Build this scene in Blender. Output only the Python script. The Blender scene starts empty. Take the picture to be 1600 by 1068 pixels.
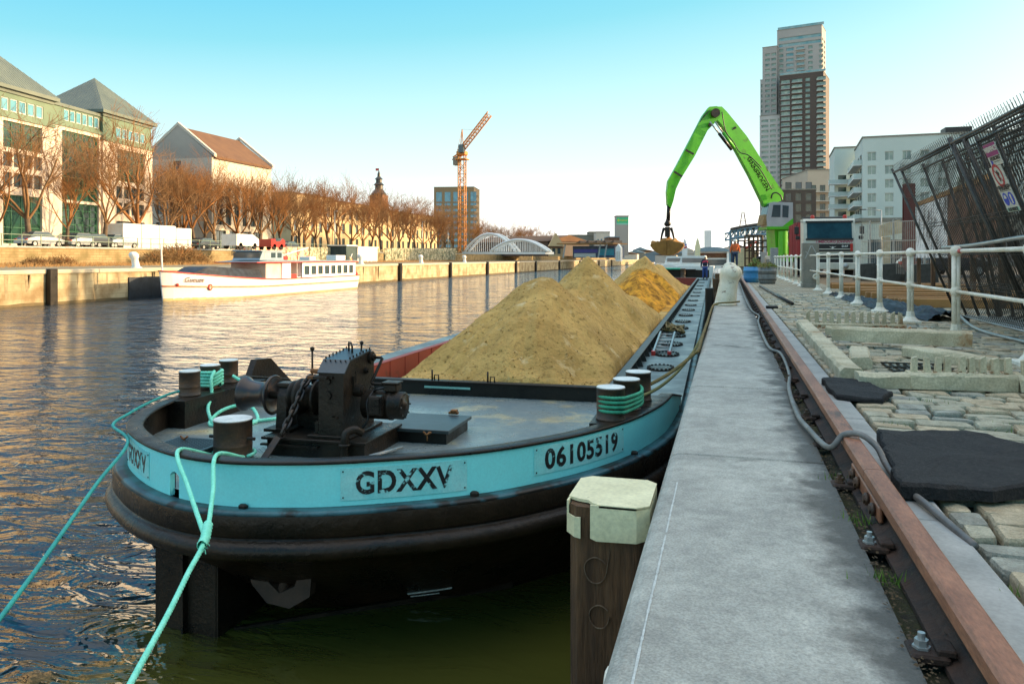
import bpy, bmesh, math, random
import numpy as np
from mathutils import Vector, Matrix, Euler, noise
random.seed(7)
S = bpy.context.scene
COL = S.collection
R = math.radians
# ---------------------------------------------------------------- camera
YAW = math.atan(338/1220); cy_, sy_ = math.cos(YAW), math.sin(YAW)
FPX = 1220.0; EYE = 0.97
cam_d = bpy.data.cameras.new('camera'); cam = bpy.data.objects.new('camera', cam_d); COL.objects.link(cam)
cam.location = (0, 0, EYE); cam.rotation_euler = (R(90), 0, YAW)
cam_d.sensor_width = 36; cam_d.lens = 36*FPX/1600; cam_d.shift_y = -131/1600
cam_d.clip_start = 0.05; cam_d.clip_end = 6000
cam_d.dof.use_dof = False
S.camera = cam
# ---------------------------------------------------------------- light
SUN_EL, SUN_AZ = R(13), R(20)          # azimuth measured from +X towards +Y
sun_dir = Vector((math.cos(SUN_EL)*math.cos(SUN_AZ), math.cos(SUN_EL)*math.sin(SUN_AZ), math.sin(SUN_EL)))
sl = bpy.data.lights.new('sun', 'SUN'); sl.energy = 5.0; sl.angle = R(0.6); sl.color = (1.0, 0.70, 0.38)
so = bpy.data.objects.new('sun', sl); COL.objects.link(so); so.location = (60, 10, 60)
so.rotation_euler = sun_dir.to_track_quat('Z', 'Y').to_euler()
S.view_settings.view_transform = 'Standard'; S.view_settings.look = 'None'
S.view_settings.exposure = 0.68; S.view_settings.gamma = 1.0
w = bpy.data.worlds.new('World'); S.world = w; w.use_nodes = True
nt = w.node_tree; nt.nodes.clear()
def N(t, **k):
    n = nt.nodes.new(t)
    for a, b in k.items(): setattr(n, a, b)
    return n
out = N('ShaderNodeOutputWorld'); bg = N('ShaderNodeBackground'); bg2 = N('ShaderNodeBackground'); add = N('ShaderNodeAddShader')
sky = N('ShaderNodeTexSky', sky_type='NISHITA', sun_disc=False)
sky.sun_elevation = SUN_EL; sky.sun_rotation = math.pi/2 - SUN_AZ; sky.air_density = 1.0; sky.dust_density = 2.0
tc = N('ShaderNodeTexCoord'); sep = N('ShaderNodeSeparateXYZ'); nt.links.new(tc.outputs['Generated'], sep.inputs[0])
# effective elevation: the blue comes down further on the left (away from the sun)
ma = N('ShaderNodeMath', operation='MULTIPLY_ADD'); ma.inputs[1].default_value = -0.16; nt.links.new(sep.outputs['X'], ma.inputs[0])
ms = N('ShaderNodeMath', operation='MULTIPLY'); nt.links.new(sep.outputs['Z'], ms.inputs[0]); 
m1 = N('ShaderNodeMath', operation='ADD'); m1.inputs[1].default_value = 1.0; 
mx = N('ShaderNodeMath', operation='MULTIPLY'); mx.inputs[1].default_value = -0.38; nt.links.new(sep.outputs['X'], mx.inputs[0])
nt.links.new(mx.outputs[0], m1.inputs[0]); nt.links.new(m1.outputs[0], ms.inputs[1])
rp = N('ShaderNodeValToRGB'); nt.links.new(ms.outputs[0], rp.inputs[0])
cr = rp.color_ramp
for p, c_ in ((0.0, (1.15, 1.12, 1.04)), (0.05, (.88, .88, .82)), (0.12, (.56, .68, .66)), (0.22, (.36, .59, .62)), (0.31, (.17, .47, .55)), (0.42, (.07, .38, .56)), (0.62, (.04, .27, .58)), (1.0, (.07, .24, .48))):
    e = cr.elements.new(p); e.color = (*c_, 1)
cr.elements.remove(cr.elements[0]); cr.elements.remove(cr.elements[-1])
nt.links.new(sky.outputs[0], bg.inputs[0]); bg.inputs[1].default_value = 0.012
nrmn = N('ShaderNodeVectorMath', operation='NORMALIZE'); nt.links.new(tc.outputs['Generated'], nrmn.inputs[0])
dotn = N('ShaderNodeVectorMath', operation='DOT_PRODUCT'); nt.links.new(nrmn.outputs[0], dotn.inputs[0]); dotn.inputs[1].default_value = sun_dir
mxx = N('ShaderNodeMath', operation='MAXIMUM'); nt.links.new(dotn.outputs['Value'], mxx.inputs[0]); mxx.inputs[1].default_value = 0
pw = N('ShaderNodeMath', operation='POWER'); nt.links.new(mxx.outputs[0], pw.inputs[0]); pw.inputs[1].default_value = 9.0
gl = N('ShaderNodeMix', data_type='RGBA', blend_type='ADD'); gl.clamp_factor = False; nt.links.new(pw.outputs[0], gl.inputs[0]); nt.links.new(rp.outputs[0], gl.inputs[6]); gl.inputs[7].default_value = (5.5, 3.9, 2.3, 1)
nt.links.new(gl.outputs[2], bg2.inputs[0]); bg2.inputs[1].default_value = 1.02
nt.links.new(bg.outputs[0], add.inputs[0]); nt.links.new(bg2.outputs[0], add.inputs[1]); nt.links.new(add.outputs[0], out.inputs[0])

# ---------------------------------------------------------------- helpers
def at(px, py, t):
    u = (px-800)/FPX; v = (403-py)/FPX
    return Vector((t*(cy_*u-sy_), t*(sy_*u+cy_), EYE+t*v))
def ong(px, py, z=0.0): return at(px, py, (EYE-z)*FPX/(py-403))
MATS = {}
def mat(name, c1, c2=None, scale=4.0, rough=0.7, metal=0.0, bump=0.0, bscale=None, detail=6, stretch=(1,1,1), c3=None, s3=1.2, t3=0.6, spec=0.5, rough2=None, lo=0.35, hi=0.65, emit=None, coat=0.0, alpha=None, trans=0.0, bdist=0.02, grain=.12, gscale=None):
    if name in MATS: return MATS[name]
    m = bpy.data.materials.new(name); m.use_nodes = True; t = m.node_tree; b = t.nodes['Principled BSDF']
    b.inputs['Roughness'].default_value = rough; b.inputs['Metallic'].default_value = metal
    b.inputs['Specular IOR Level'].default_value = spec; b.inputs['Base Color'].default_value = (*c1, 1)
    b.inputs['Coat Weight'].default_value = coat
    if trans: b.inputs['Transmission Weight'].default_value = trans
    L = t.links.new
    tcn = t.nodes.new('ShaderNodeTexCoord'); mp = t.nodes.new('ShaderNodeMapping'); mp.inputs['Scale'].default_value = stretch
    L(tcn.outputs['Object'], mp.inputs[0])
    def nz(sc, det=detail):
        n = t.nodes.new('ShaderNodeTexNoise'); n.inputs['Scale'].default_value = sc; n.inputs['Detail'].default_value = det; n.inputs['Roughness'].default_value = .62
        L(mp.outputs[0], n.inputs['Vector']); return n
    def rng(src, a, bb, o0=0, o1=1):
        r = t.nodes.new('ShaderNodeMapRange'); r.inputs[1].default_value = a; r.inputs[2].default_value = bb; r.inputs[3].default_value = o0; r.inputs[4].default_value = o1
        L(src, r.inputs[0]); return r.outputs[0]
    if c2 is None: c2 = tuple(x*0.8 for x in c1)
    n1 = nz(scale); f1 = rng(n1.outputs['Fac'], lo, hi)
    mix = t.nodes.new('ShaderNodeMix'); mix.data_type = 'RGBA'; L(f1, mix.inputs[0]); mix.inputs[6].default_value = (*c1, 1); mix.inputs[7].default_value = (*c2, 1)
    colo = mix.outputs[2]
    if c3 is not None:
        n3 = nz(s3, 8); f3 = rng(n3.outputs['Fac'], t3, t3+.08)
        mix3 = t.nodes.new('ShaderNodeMix'); mix3.data_type = 'RGBA'; L(f3, mix3.inputs[0]); L(colo, mix3.inputs[6]); mix3.inputs[7].default_value = (*c3, 1)
        colo = mix3.outputs[2]
    if grain:
        ng = nz(gscale or max(60, scale*12), 2); gr_ = rng(ng.outputs['Fac'], .28, .72, 1-grain, 1+grain*.7); ng2 = nz(max(16, scale*3), 4); g2_ = rng(ng2.outputs['Fac'], .3, .7, 1-grain*.6, 1+grain*.4)
        mm_ = t.nodes.new('ShaderNodeMath'); mm_.operation = 'MULTIPLY'; L(gr_, mm_.inputs[0]); L(g2_, mm_.inputs[1])
        vmul = t.nodes.new('ShaderNodeVectorMath'); vmul.operation = 'SCALE'; L(colo, vmul.inputs[0]); L(mm_.outputs[0], vmul.inputs['Scale']); colo = vmul.outputs[0]
    L(colo, b.inputs['Base Color'])
    if rough2 is not None: L(rng(n1.outputs['Fac'], lo, hi, rough, rough2), b.inputs['Roughness'])
    if bump:
        nb = nz(bscale or scale*4, 8); bp = t.nodes.new('ShaderNodeBump'); bp.inputs['Strength'].default_value = bump; bp.inputs['Distance'].default_value = bdist
        L(nb.outputs['Fac'], bp.inputs['Height']); L(bp.outputs[0], b.inputs['Normal'])
    if emit: b.inputs['Emission Color'].default_value = (*emit[:3], 1); b.inputs['Emission Strength'].default_value = emit[3]
    m['col'] = name; MATS[name] = m; return m
def brickmat(name, c1, c2, mortar, bw, bh, ms=0.01, bump=0.3, rough=.85, axes='XZ', scale=1.0, stain=None):
    if name in MATS: return MATS[name]
    m = bpy.data.materials.new(name); m.use_nodes = True; t = m.node_tree; b = t.nodes['Principled BSDF']; L = t.links.new
    b.inputs['Roughness'].default_value = rough
    tcn = t.nodes.new('ShaderNodeTexCoord'); sp = t.nodes.new('ShaderNodeSeparateXYZ'); cb = t.nodes.new('ShaderNodeCombineXYZ'); L(tcn.outputs['Object'], sp.inputs[0])
    ix = {'X': 0, 'Y': 1, 'Z': 2}
    L(sp.outputs[ix[axes[0]]], cb.inputs[0]); L(sp.outputs[ix[axes[1]]], cb.inputs[1])
    br = t.nodes.new('ShaderNodeTexBrick'); L(cb.outputs[0], br.inputs['Vector']); br.inputs['Scale'].default_value = scale
    br.inputs['Brick Width'].default_value = bw; br.inputs['Row Height'].default_value = bh; br.inputs['Mortar Size'].default_value = ms; br.inputs['Mortar Smooth'].default_value = .3
    br.inputs['Color1'].default_value = (*c1, 1); br.inputs['Color2'].default_value = (*c2, 1); br.inputs['Mortar'].default_value = (*mortar, 1)
    n = t.nodes.new('ShaderNodeTexNoise'); n.inputs['Scale'].default_value = .8; n.inputs['Detail'].default_value = 8; L(tcn.outputs['Object'], n.inputs['Vector'])
    mr = t.nodes.new('ShaderNodeMapRange'); mr.inputs[1].default_value = .42; mr.inputs[2].default_value = .68; L(n.outputs['Fac'], mr.inputs[0])
    mix = t.nodes.new('ShaderNodeMix'); mix.data_type = 'RGBA'; L(mr.outputs[0], mix.inputs[0]); L(br.outputs['Color'], mix.inputs[6])
    mix.inputs[7].default_value = (*(stain or tuple(x*.6 for x in c2)), 1); L(mix.outputs[2], b.inputs['Base Color'])
    bp = t.nodes.new('ShaderNodeBump'); bp.inputs['Strength'].default_value = bump; bp.inputs['Distance'].default_value = .03; bp.invert = True
    L(br.outputs['Fac'], bp.inputs['Height']); L(bp.outputs[0], b.inputs['Normal'])
    MATS[name] = m; return m

WM = {}                                    # thing name -> world matrix
class MB:
    def __init__(s, frame=None): s.v = []; s.f = []; s.F = frame or Matrix.Identity(4); s.sm = []
    def add(s, vs, fs, smooth=False):
        o = len(s.v); s.v += [s.F @ Vector(p) for p in vs]; s.f += [tuple(i+o for i in q) for q in fs]; s.sm += [smooth]*len(fs); return s
    def box(s, a, b, M=None, bev=0.0):
        x0, y0, z0 = [min(a[i], b[i]) for i in range(3)]; x1, y1, z1 = [max(a[i], b[i]) for i in range(3)]
        if bev > 0:
            e = min(bev, (x1-x0)*.45, (y1-y0)*.45, (z1-z0)*.45)
            vs = []
            for z, i in ((z0, e), (z0+e, 0), (z1-e, 0), (z1, e)):
                for cx, cyy in ((x0+i, y0+i), (x1-i, y0+i), (x1-i, y1-i), (x0+i, y1-i)):
                    sx = 1 if cx < (x0+x1)/2 else -1; sy = 1 if cyy < (y0+y1)/2 else -1
                    vs += ([(cx+sx*e, cyy, z), (cx, cyy+sy*e, z)] if sx*sy < 0 else [(cx, cyy+sy*e, z), (cx+sx*e, cyy, z)])
            fs = [tuple(range(7, -1, -1)), tuple(range(24, 32))]
            for k in range(3):
                for j in range(8): fs.append((k*8+j, k*8+(j+1) % 8, k*8+8+(j+1) % 8, k*8+8+j))
        else:
            vs = [(x0,y0,z0),(x1,y0,z0),(x1,y1,z0),(x0,y1,z0),(x0,y0,z1),(x1,y0,z1),(x1,y1,z1),(x0,y1,z1)]
            fs = [(3,2,1,0),(4,5,6,7),(0,1,5,4),(1,2,6,5),(2,3,7,6),(3,0,4,7)]
        if M is not None: vs = [M @ Vector(p) for p in vs]
        return s.add(vs, fs)
    def tube(s, pts, r, n=8, cap=True, smooth=True, closed=False):
        pts = [Vector(p) for p in pts]; k = len(pts); rr = r if hasattr(r, '__len__') else [r]*k
        vs = []; up = None
        for i in range(k):
            if closed: d = (pts[(i+1) % k]-pts[i-1])
            else: d = pts[min(i+1, k-1)]-pts[max(i-1, 0)]
            if d.length < 1e-9: d = Vector((0, 0, 1))
            d.normalize()
            if up is None:
                up = d.orthogonal().normalized()
            up = (up - d*up.dot(d)); up = up.normalized() if up.length > 1e-6 else d.orthogonal().normalized()
            sd = d.cross(up)
            for j in range(n):
                a = 2*math.pi*j/n; vs.append(pts[i]+(up*math.cos(a)+sd*math.sin(a))*rr[i])
        fs = []
        for i in range(k if closed else k-1):
            i2 = (i+1) % k
            for j in range(n): fs.append((i*n+j, i*n+(j+1) % n, i2*n+(j+1) % n, i2*n+j))
        if cap and not closed: fs += [tuple(range(n-1, -1, -1)), tuple(range((k-1)*n, k*n))]
        return s.add(vs, fs, smooth)
    def cyl(s, a, b, r, n=20, r2=None, smooth=False):
        return s.tube([a, b], [r, r if r2 is None else r2], n, True, smooth)
    def bar(s, a, b, wd, ht, up=(0,0,1)):
        a = Vector(a); b = Vector(b); d = (b-a).normalized(); u = Vector(up); sd = d.cross(u)
        if sd.length < 1e-4: sd = d.orthogonal()
        sd.normalize(); u = sd.cross(d); vs = []
        for p in (a, b):
            for x, z in ((-1,-1),(1,-1),(1,1),(-1,1)): vs.append(p+sd*x*wd/2+u*z*ht/2)
        return s.add(vs, [(3,2,1,0),(4,5,6,7),(0,1,5,4),(1,2,6,5),(2,3,7,6),(3,0,4,7)])
    def lathe(s, c, prof, n=24, axis='Z', smooth=True):
        c = Vector(c); vs = []
        for r, h in prof:
            for j in range(n):
                a = 2*math.pi*j/n; p = (r*math.cos(a), r*math.sin(a), h)
                if axis == 'X': p = (h, r*math.cos(a), r*math.sin(a))
                if axis == 'Y': p = (r*math.sin(a), h, r*math.cos(a))
                vs.append(c+Vector(p))
        fs = []; k = len(prof)
        for i in range(k-1):
            for j in range(n): fs.append((i*n+j, i*n+(j+1) % n, (i+1)*n+(j+1) % n, (i+1)*n+j))
        fs += [tuple(range(n-1, -1, -1)), tuple(range((k-1)*n, k*n))]
        return s.add(vs, fs, smooth)
    def prism(s, poly, a, b, axis='X', M=None):
        # poly in the other two axes, extruded along axis from a to b
        def P(u, v, w): return {'X': (w, u, v), 'Y': (u, w, v), 'Z': (u, v, w)}[axis]
        n = len(poly); vs = [P(u, v, a) for u, v in poly]+[P(u, v, b) for u, v in poly]
        if M is not None: vs = [M @ Vector(p) for p in vs]
        fs = [tuple(range(n-1, -1, -1)), tuple(range(n, 2*n))]+[(i, (i+1) % n, n+(i+1) % n, n+i) for i in range(n)]
        return s.add(vs, fs)
    def ball(s, c, r, n=12, m=8, sc=(1,1,1)):
        c = Vector(c); vs = []; 
        for i in range(1, m):
            p = math.pi*i/m
            for j in range(n):
                a = 2*math.pi*j/n; vs.append(c+Vector((r*sc[0]*math.sin(p)*math.cos(a), r*sc[1]*math.sin(p)*math.sin(a), r*sc[2]*math.cos(p))))
        vs += [c+Vector((0,0,r*sc[2])), c-Vector((0,0,r*sc[2]))]; fs = []
        for i in range(m-2):
            for j in range(n): fs.append((i*n+j, (i+1)*n+j, (i+1)*n+(j+1) % n, i*n+(j+1) % n))
        t_, b_ = len(vs)-2, len(vs)-1
        for j in range(n): fs += [(t_, j, (j+1) % n), (b_, (m-2)*n+(j+1) % n, (m-2)*n+j)]
        return s.add(vs, fs, True)
    def split(s, name, m, parent=None, fix=True):
        p = list(range(len(s.v)))
        def fd(a):
            while p[a] != a: p[a] = p[p[a]]; a = p[a]
            return a
        for f in s.f:
            for i in f[1:]: p[fd(i)] = fd(f[0])
        gr = {}
        for f, q in zip(s.f, s.sm): gr.setdefault(fd(f[0]), []).append((f, q))
        for fs in gr.values():
            ids = sorted({i for f, _ in fs for i in f}); mp = {i: k for k, i in enumerate(ids)}
            b = MB(); b.v = [s.v[i] for i in ids]; b.f = [tuple(mp[i] for i in f) for f, _ in fs]; b.sm = [q for _, q in fs]; o = b.build(name, m, parent, fix=fix)
        return o
    def build(s, name, m, parent=None, label=None, fix=True, stuff=False):
        me = bpy.data.meshes.new(name); Wm = Matrix.Identity(4)
        if parent is not None: Wm = WM[parent.name]
        inv = Wm.inverted(); me.from_pydata([inv @ p for p in s.v], [], s.f)
        for p, q in zip(me.polygons, s.sm): p.use_smooth = q
        if fix:
            bm = bmesh.new(); bm.from_mesh(me); bmesh.ops.recalc_face_normals(bm, faces=bm.faces); bm.to_mesh(me); bm.free()
        me.materials.append(m if not isinstance(m, str) else MATS[m]); me.validate()
        o = bpy.data.objects.new(name, me); COL.objects.link(o)
        if parent is not None: o.parent = parent; WM[o.name] = Wm
        else: WM[o.name] = Matrix.Identity(4)
        if label: o['label'] = label
        if stuff: o['kind'] = 'stuff'
        return o
def thing(name, label, cat, loc=(0,0,0), rz=0.0, group=None):
    o = bpy.data.objects.new(name, None); COL.objects.link(o); o.location = loc; o.rotation_euler = (0, 0, rz); o.empty_display_size = .3
    WM[o.name] = Matrix.Translation(Vector(loc)) @ Matrix.Rotation(rz, 4, 'Z')
    o['label'] = label; o['category'] = cat
    if group: o['group'] = group
    return o
def tag(o, label, cat, group=None):
    o['label'] = label; o['category'] = cat
    if group: o['group'] = group
    return o
def origin(o, loc):
    """move a top-level mesh's origin to loc"""
    loc = Vector(loc); o.data.transform(Matrix.Translation(-loc)); o.location = loc; WM[o.name] = Matrix.Translation(loc); return o
def struct(o): o['kind'] = 'structure'; return o
def dup(root, loc=None, rz=None, label=None, group=None, scale=None):
    r = root.copy(); COL.objects.link(r)
    if loc is not None: r.location = loc
    if rz is not None: r.rotation_euler = (0, 0, rz)
    if scale is not None: r.scale = (scale, scale, scale) if not hasattr(scale, '__len__') else scale
    if label: r['label'] = label
    if group: r['group'] = group
    for ch in list(root.children):
        c = ch.copy(); COL.objects.link(c); c.parent = r
        for g in list(ch.children):
            d = g.copy(); COL.objects.link(d); d.parent = c
    return r
def catmull(pts, n=8):
    pts = [Vector(p) for p in pts]; P = [pts[0]*2-pts[1]]+pts+[pts[-1]*2-pts[-2]]; o = []
    for i in range(1, len(P)-2):
        for k in range(n):
            t = k/n; a, b, c, d = P[i-1], P[i], P[i+1], P[i+2]
            o.append(.5*((2*b)+(c-a)*t+(2*a-5*b+4*c-d)*t*t+(3*b-a-3*c+d)*t**3))
    o.append(pts[-1]); return o
def resample(pts, step):
    pts = [Vector(p) for p in pts]; o = [pts[0]]; acc = 0
    for a, b in zip(pts, pts[1:]):
        L_ = (b-a).length
        if L_ < 1e-9: continue
        d = step-acc
        while d <= L_: o.append(a.lerp(b, d/L_)); d += step
        acc = (L_-(d-step))
    return o
def rope_mb(mb, pts, r, pitch=None, n=12, step=None, strands=3):
    pitch = pitch or r*6; step = step or r*.55; P = resample(pts, step); up = None; vs = []
    for i, p in enumerate(P):
        d = (P[min(i+1, len(P)-1)]-P[max(i-1, 0)]).normalized()
        up = d.orthogonal().normalized() if up is None else (up-d*up.dot(d)).normalized(); sd = d.cross(up); ph = i*step/pitch*2*math.pi
        for j in range(n):
            a = 2*math.pi*j/n; rr = r*(.80+.26*abs(math.cos(strands/2*(a-ph/ strands*1.0*strands/ strands*1.0+0) if False else strands/2*(a-ph))))
            vs.append(p+(up*math.cos(a)+sd*math.sin(a))*rr)
    fs = [(i*n+j, i*n+(j+1) % n, (i+1)*n+(j+1) % n, (i+1)*n+j) for i in range(len(P)-1) for j in range(n)]
    return mb.add(vs, fs, True)
def text_geo(s, size, ext=.002, bold=0.0, shear=0.0, align='CENTER', spacing=1.0):
    cu = bpy.data.curves.new('txt', 'FONT'); cu.body = s; cu.size = size; cu.extrude = ext; cu.offset = bold; cu.shear = shear
    cu.align_x = align; cu.align_y = 'CENTER'; cu.space_character = spacing; cu.resolution_u = 4
    o = bpy.data.objects.new('txt', cu); COL.objects.link(o); bpy.context.view_layer.update()
    dg = bpy.context.evaluated_depsgraph_get(); me = o.evaluated_get(dg).to_mesh()
    vs = [v.co.copy() for v in me.vertices]; fs = [tuple(p.vertices) for p in me.polygons]
    o.evaluated_get(dg).to_mesh_clear(); bpy.data.objects.remove(o); bpy.data.curves.remove(cu); return vs, fs
def text_on(mb, s, O, U, V, size, **k):
    """flat lettering: centre O, reading direction U, up V"""
    vs, fs = text_geo(s, size, **k); U = Vector(U).normalized(); V = Vector(V).normalized(); n = U.cross(V); O = Vector(O)
    return mb.add([O+U*v.x+V*v.y+n*v.z for v in vs], fs)
def grid_sheet(mb, xs, ys, zf):
    vs = [(x, y, zf(x, y)) for y in ys for x in xs]; n = len(xs)
    return mb.add(vs, [(j*n+i, j*n+i+1, (j+1)*n+i+1, (j+1)*n+i) for j in range(len(ys)-1) for i in range(n-1)], True)
def wall_grid(mb, O, U, Nn, Wd, H, ops, depth=.25, back=False):
    """wall from O, U across, Z up, openings (u0,u1,z0,z1) with reveals"""
    O = Vector(O); U = Vector(U).normalized(); Nn = Vector(Nn).normalized(); Z = Vector((0,0,1))
    us = sorted({0, Wd} | {round(o[0], 4) for o in ops} | {round(o[1], 4) for o in ops}); zs = sorted({0, H} | {round(o[2], 4) for o in ops} | {round(o[3], 4) for o in ops})
    us = [u for u in us if 0 <= u <= Wd]; zs = [z for z in zs if 0 <= z <= H]
    for u0, u1 in zip(us, us[1:]):
        for z0, z1 in zip(zs, zs[1:]):
            um, zm = (u0+u1)/2, (z0+z1)/2
            if any(o[0] < um < o[1] and o[2] < zm < o[3] for o in ops): continue
            mb.add([O+U*a+Z*b for a, b in ((u0,z0),(u1,z0),(u1,z1),(u0,z1))], [(0,1,2,3)])
    for u0, u1, z0, z1 in ops:
        q = [(u0,z0),(u1,z0),(u1,z1),(u0,z1)]
        for (a, b), (c, d) in zip(q, q[1:]+q[:1]):
            mb.add([O+U*a+Z*b, O+U*c+Z*d, O+U*c+Z*d-Nn*depth, O+U*a+Z*b-Nn*depth], [(0,1,2,3)])
def window(parent, O, U, Nn, op, depth=.2, fr='frame_white', gl='glass_dark', nx=2, ny=1, ft=.08, pane=True):
    O = Vector(O); U = Vector(U).normalized(); Nn = Vector(Nn).normalized(); Z = Vector((0,0,1)); u0, u1, z0, z1 = op
    def bx(mb, a0, a1, b0, b1, d0, d1):
        vs = [O+U*a+Z*b-Nn*d for d in (d0, d1) for a, b in ((a0,b0),(a1,b0),(a1,b1),(a0,b1))]
        mb.add(vs, [(0,1,2,3),(7,6,5,4),(0,4,5,1),(1,5,6,2),(2,6,7,3),(3,7,4,0)])
    if pane:
        m = MB(); d0, d1 = depth-.07, depth-.01
        bx(m, u0, u0+ft, z0, z1, d0, d1); bx(m, u1-ft, u1, z0, z1, d0, d1); bx(m, u0+ft, u1-ft, z0, z0+ft, d0, d1); bx(m, u0+ft, u1-ft, z1-ft, z1, d0, d1)
        for k in range(1, nx):
            x = u0+(u1-u0)*k/nx; bx(m, x-ft*.4, x+ft*.4, z0+ft, z1-ft, d0, d1)
        for k in range(1, ny):
            z = z0+(z1-z0)*k/ny; bx(m, u0+ft, u1-ft, z-ft*.4, z+ft*.4, d0+.005, d1-.005)
        fo = m.build('window', fr, parent)
        g = MB(); bx(g, u0, u1, z0, z1, depth-.02, depth+.02); g.build('pane', gl, fo)
    else:
        g = MB(); bx(g, u0, u1, z0, z1, depth-.03, depth+.02); g.build('window', gl, parent)
# ---------------------------------------------------------------- materials
mat('frame_white', (.75,.75,.70), rough=.5); mat('frame_dark', (.05,.05,.05), rough=.5); mat('frame_green', (.02,.11,.06), (.015,.08,.04), rough=.5)
mat('glass_dark', (.03,.05,.06), (.06,.09,.10), scale=.6, rough=.08, spec=.8); mat('glass_green', (.008,.03,.022), (.02,.075,.05), scale=.5, rough=.1, spec=.8)
mat('glass_blue', (.06,.22,.30), (.12,.34,.42), scale=.4, rough=.1, spec=.8); mat('glass_curtain', (.35,.42,.33), (.10,.17,.16), scale=.35, rough=.15, spec=.7)
mat('black_steel', (.012,.010,.008), (.032,.022,.014), scale=5, rough=.24, bump=.35, bscale=30, rough2=.5, c3=(.10,.045,.018), s3=3.5, t3=.66, metal=.1, spec=.28)
mat('black_paint', (.009,.008,.007), (.022,.017,.012), scale=3, rough=.26, bump=.25, bscale=14, rough2=.55, c3=(.12,.05,.02), s3=2.4, t3=.68, spec=.28)
mat('bitumen', (.010,.008,.006), (.030,.018,.010), scale=2.2, rough=.22, rough2=.42, bump=.5, bscale=9, c3=(.09,.04,.018), s3=2.0, t3=.66, bdist=.03, spec=.28)
mat('cyan_paint', (.30,.93,.91), (.24,.88,.87), scale=2.0, grain=.05, rough=.38, bump=.08, bscale=20, c3=(.05,.34,.36), s3=5, t3=.735)
mat('plate_paint', (.40,.84,.80), (.24,.76,.74), scale=6, grain=.08, rough=.5, bump=.1, bscale=30)
mat('letter_black', (.012,.012,.012), (.02,.02,.02), scale=9, rough=.5, c3=(.35,.80,.78), s3=17, t3=.56)
mat('letter_plain', (.015,.015,.015), rough=.5)
mat('rope_green', (.18,.74,.52), (.28,.86,.66), scale=12, rough=.75); mat('rope_old', (.10,.09,.03), (.20,.14,.045), scale=10, rough=.9)
mat('rope_dark_green', (.03,.25,.14), (.05,.38,.22), scale=12, rough=.8)
mat('bollard_top', (.80,.84,.80), (.56,.60,.56), scale=7, rough=.6, c3=(.2,.16,.1), s3=6, t3=.66)
mat('rust_steel', (.035,.026,.02), (.10,.05,.022), scale=6, rough=.55, bump=.3, bscale=30, c3=(.20,.08,.025), s3=3, t3=.62, stretch=(1,1,1.6))
mat('deck_steel', (.26,.31,.30), (.15,.18,.18), scale=1.8, rough=.15, rough2=.45, grain=.2, bump=.15, bscale=25, c3=(.46,.40,.24), s3=1.1, t3=.56)
mat('hold_red', (.36,.055,.035), (.28,.05,.03), scale=2, rough=.6, c3=(.14,.05,.03), s3=1.5, t3=.64)
mat('white_paint', (.84,.81,.70), (.66,.61,.47), scale=3, rough=.5, bump=.12, bscale=18, c3=(.30,.22,.10), s3=4, t3=.70)
mat('cream_paint', (.80,.74,.46), (.66,.60,.36), scale=5, rough=.6, bump=.2, bscale=25, c3=(.16,.09,.04), s3=6, t3=.68)
mat('stone', (.45,.445,.385), (.31,.305,.265), scale=3.2, rough=.72, bump=.45, bscale=55, c3=(.13,.13,.105), s3=1.5, t3=.60, lo=.32, hi=.62, bdist=.014, grain=.30, gscale=130)
mat('stone_edge', (.40,.40,.37), (.26,.27,.25), scale=3, rough=.7, bump=.2, bscale=40, bdist=.006)
mat('rail_rust', (.20,.075,.035), (.34,.145,.075), scale=9, grain=.25, rough=.5, bump=.5, bscale=70, c3=(.07,.035,.02), s3=5, t3=.6, stretch=(1,.25,1), bdist=.006)
mat('rail_dark', (.016,.010,.007), (.055,.026,.014), scale=10, rough=.8, bump=.4, bscale=40)
mat('moss', (.045,.05,.015), (.02,.015,.01), scale=14, rough=.95, bump=.8, bscale=50, c3=(.14,.16,.03), s3=9, t3=.6)
mat('rubber', (.012,.012,.012), (.03,.028,.026), scale=60, rough=.85, bump=.8, bscale=110, lo=.5, hi=.62, c3=(.06,.05,.045), s3=40, t3=.64)
mat('concrete_cream', (.64,.58,.40), (.42,.36,.23), scale=4, grain=.25, rough=.85, bump=.4, bscale=25, c3=(.34,.20,.09), s3=2.5, t3=.62)
mat('concrete', (.27,.25,.20), (.19,.175,.14), scale=3, rough=.9, bump=.4, bscale=20, c3=(.33,.32,.27), s3=3, t3=.6)
mat('sand', (.42,.29,.10), (.23,.155,.05), scale=5, rough=.95, bump=1.0, bscale=16, c3=(.46,.36,.16), s3=1.0, t3=.56, lo=.4, hi=.62, bdist=.05)
mat('galv', (.085,.08,.07), (.045,.042,.036), scale=5, rough=.45, metal=.4); mat('galv_light', (.42,.44,.42), (.3,.31,.3), scale=5, rough=.35, metal=.5)
mat('timber_dark', (.060,.028,.012), (.17,.085,.035), scale=6, rough=.8, bump=1.0, bscale=26, stretch=(1,1,.10), c3=(.30,.23,.14), s3=9, t3=.62, bdist=.04, grain=.3)
mat('twig_grey', (.16,.085,.035), (.24,.135,.06), scale=.5, rough=.95)
mat('timber_orange', (.40,.20,.06), (.27,.13,.04), scale=5, rough=.8, bump=.4, bscale=16, stretch=(.15,1,1))
mat('white_gloss', (.80,.80,.77), (.72,.70,.64), scale=2, rough=.3); mat('red_paint', (.55,.03,.02), rough=.45); mat('orange_paint', (.65,.22,.05), rough=.5)
mat('crane_orange', (.62,.25,.045), (.5,.2,.04), rough=.5); mat('machine_green', (.08,.47,.008), (.06,.38,.01), scale=1.2, rough=.4, c3=(.05,.09,.02), s3=1.4, t3=.60)
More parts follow.
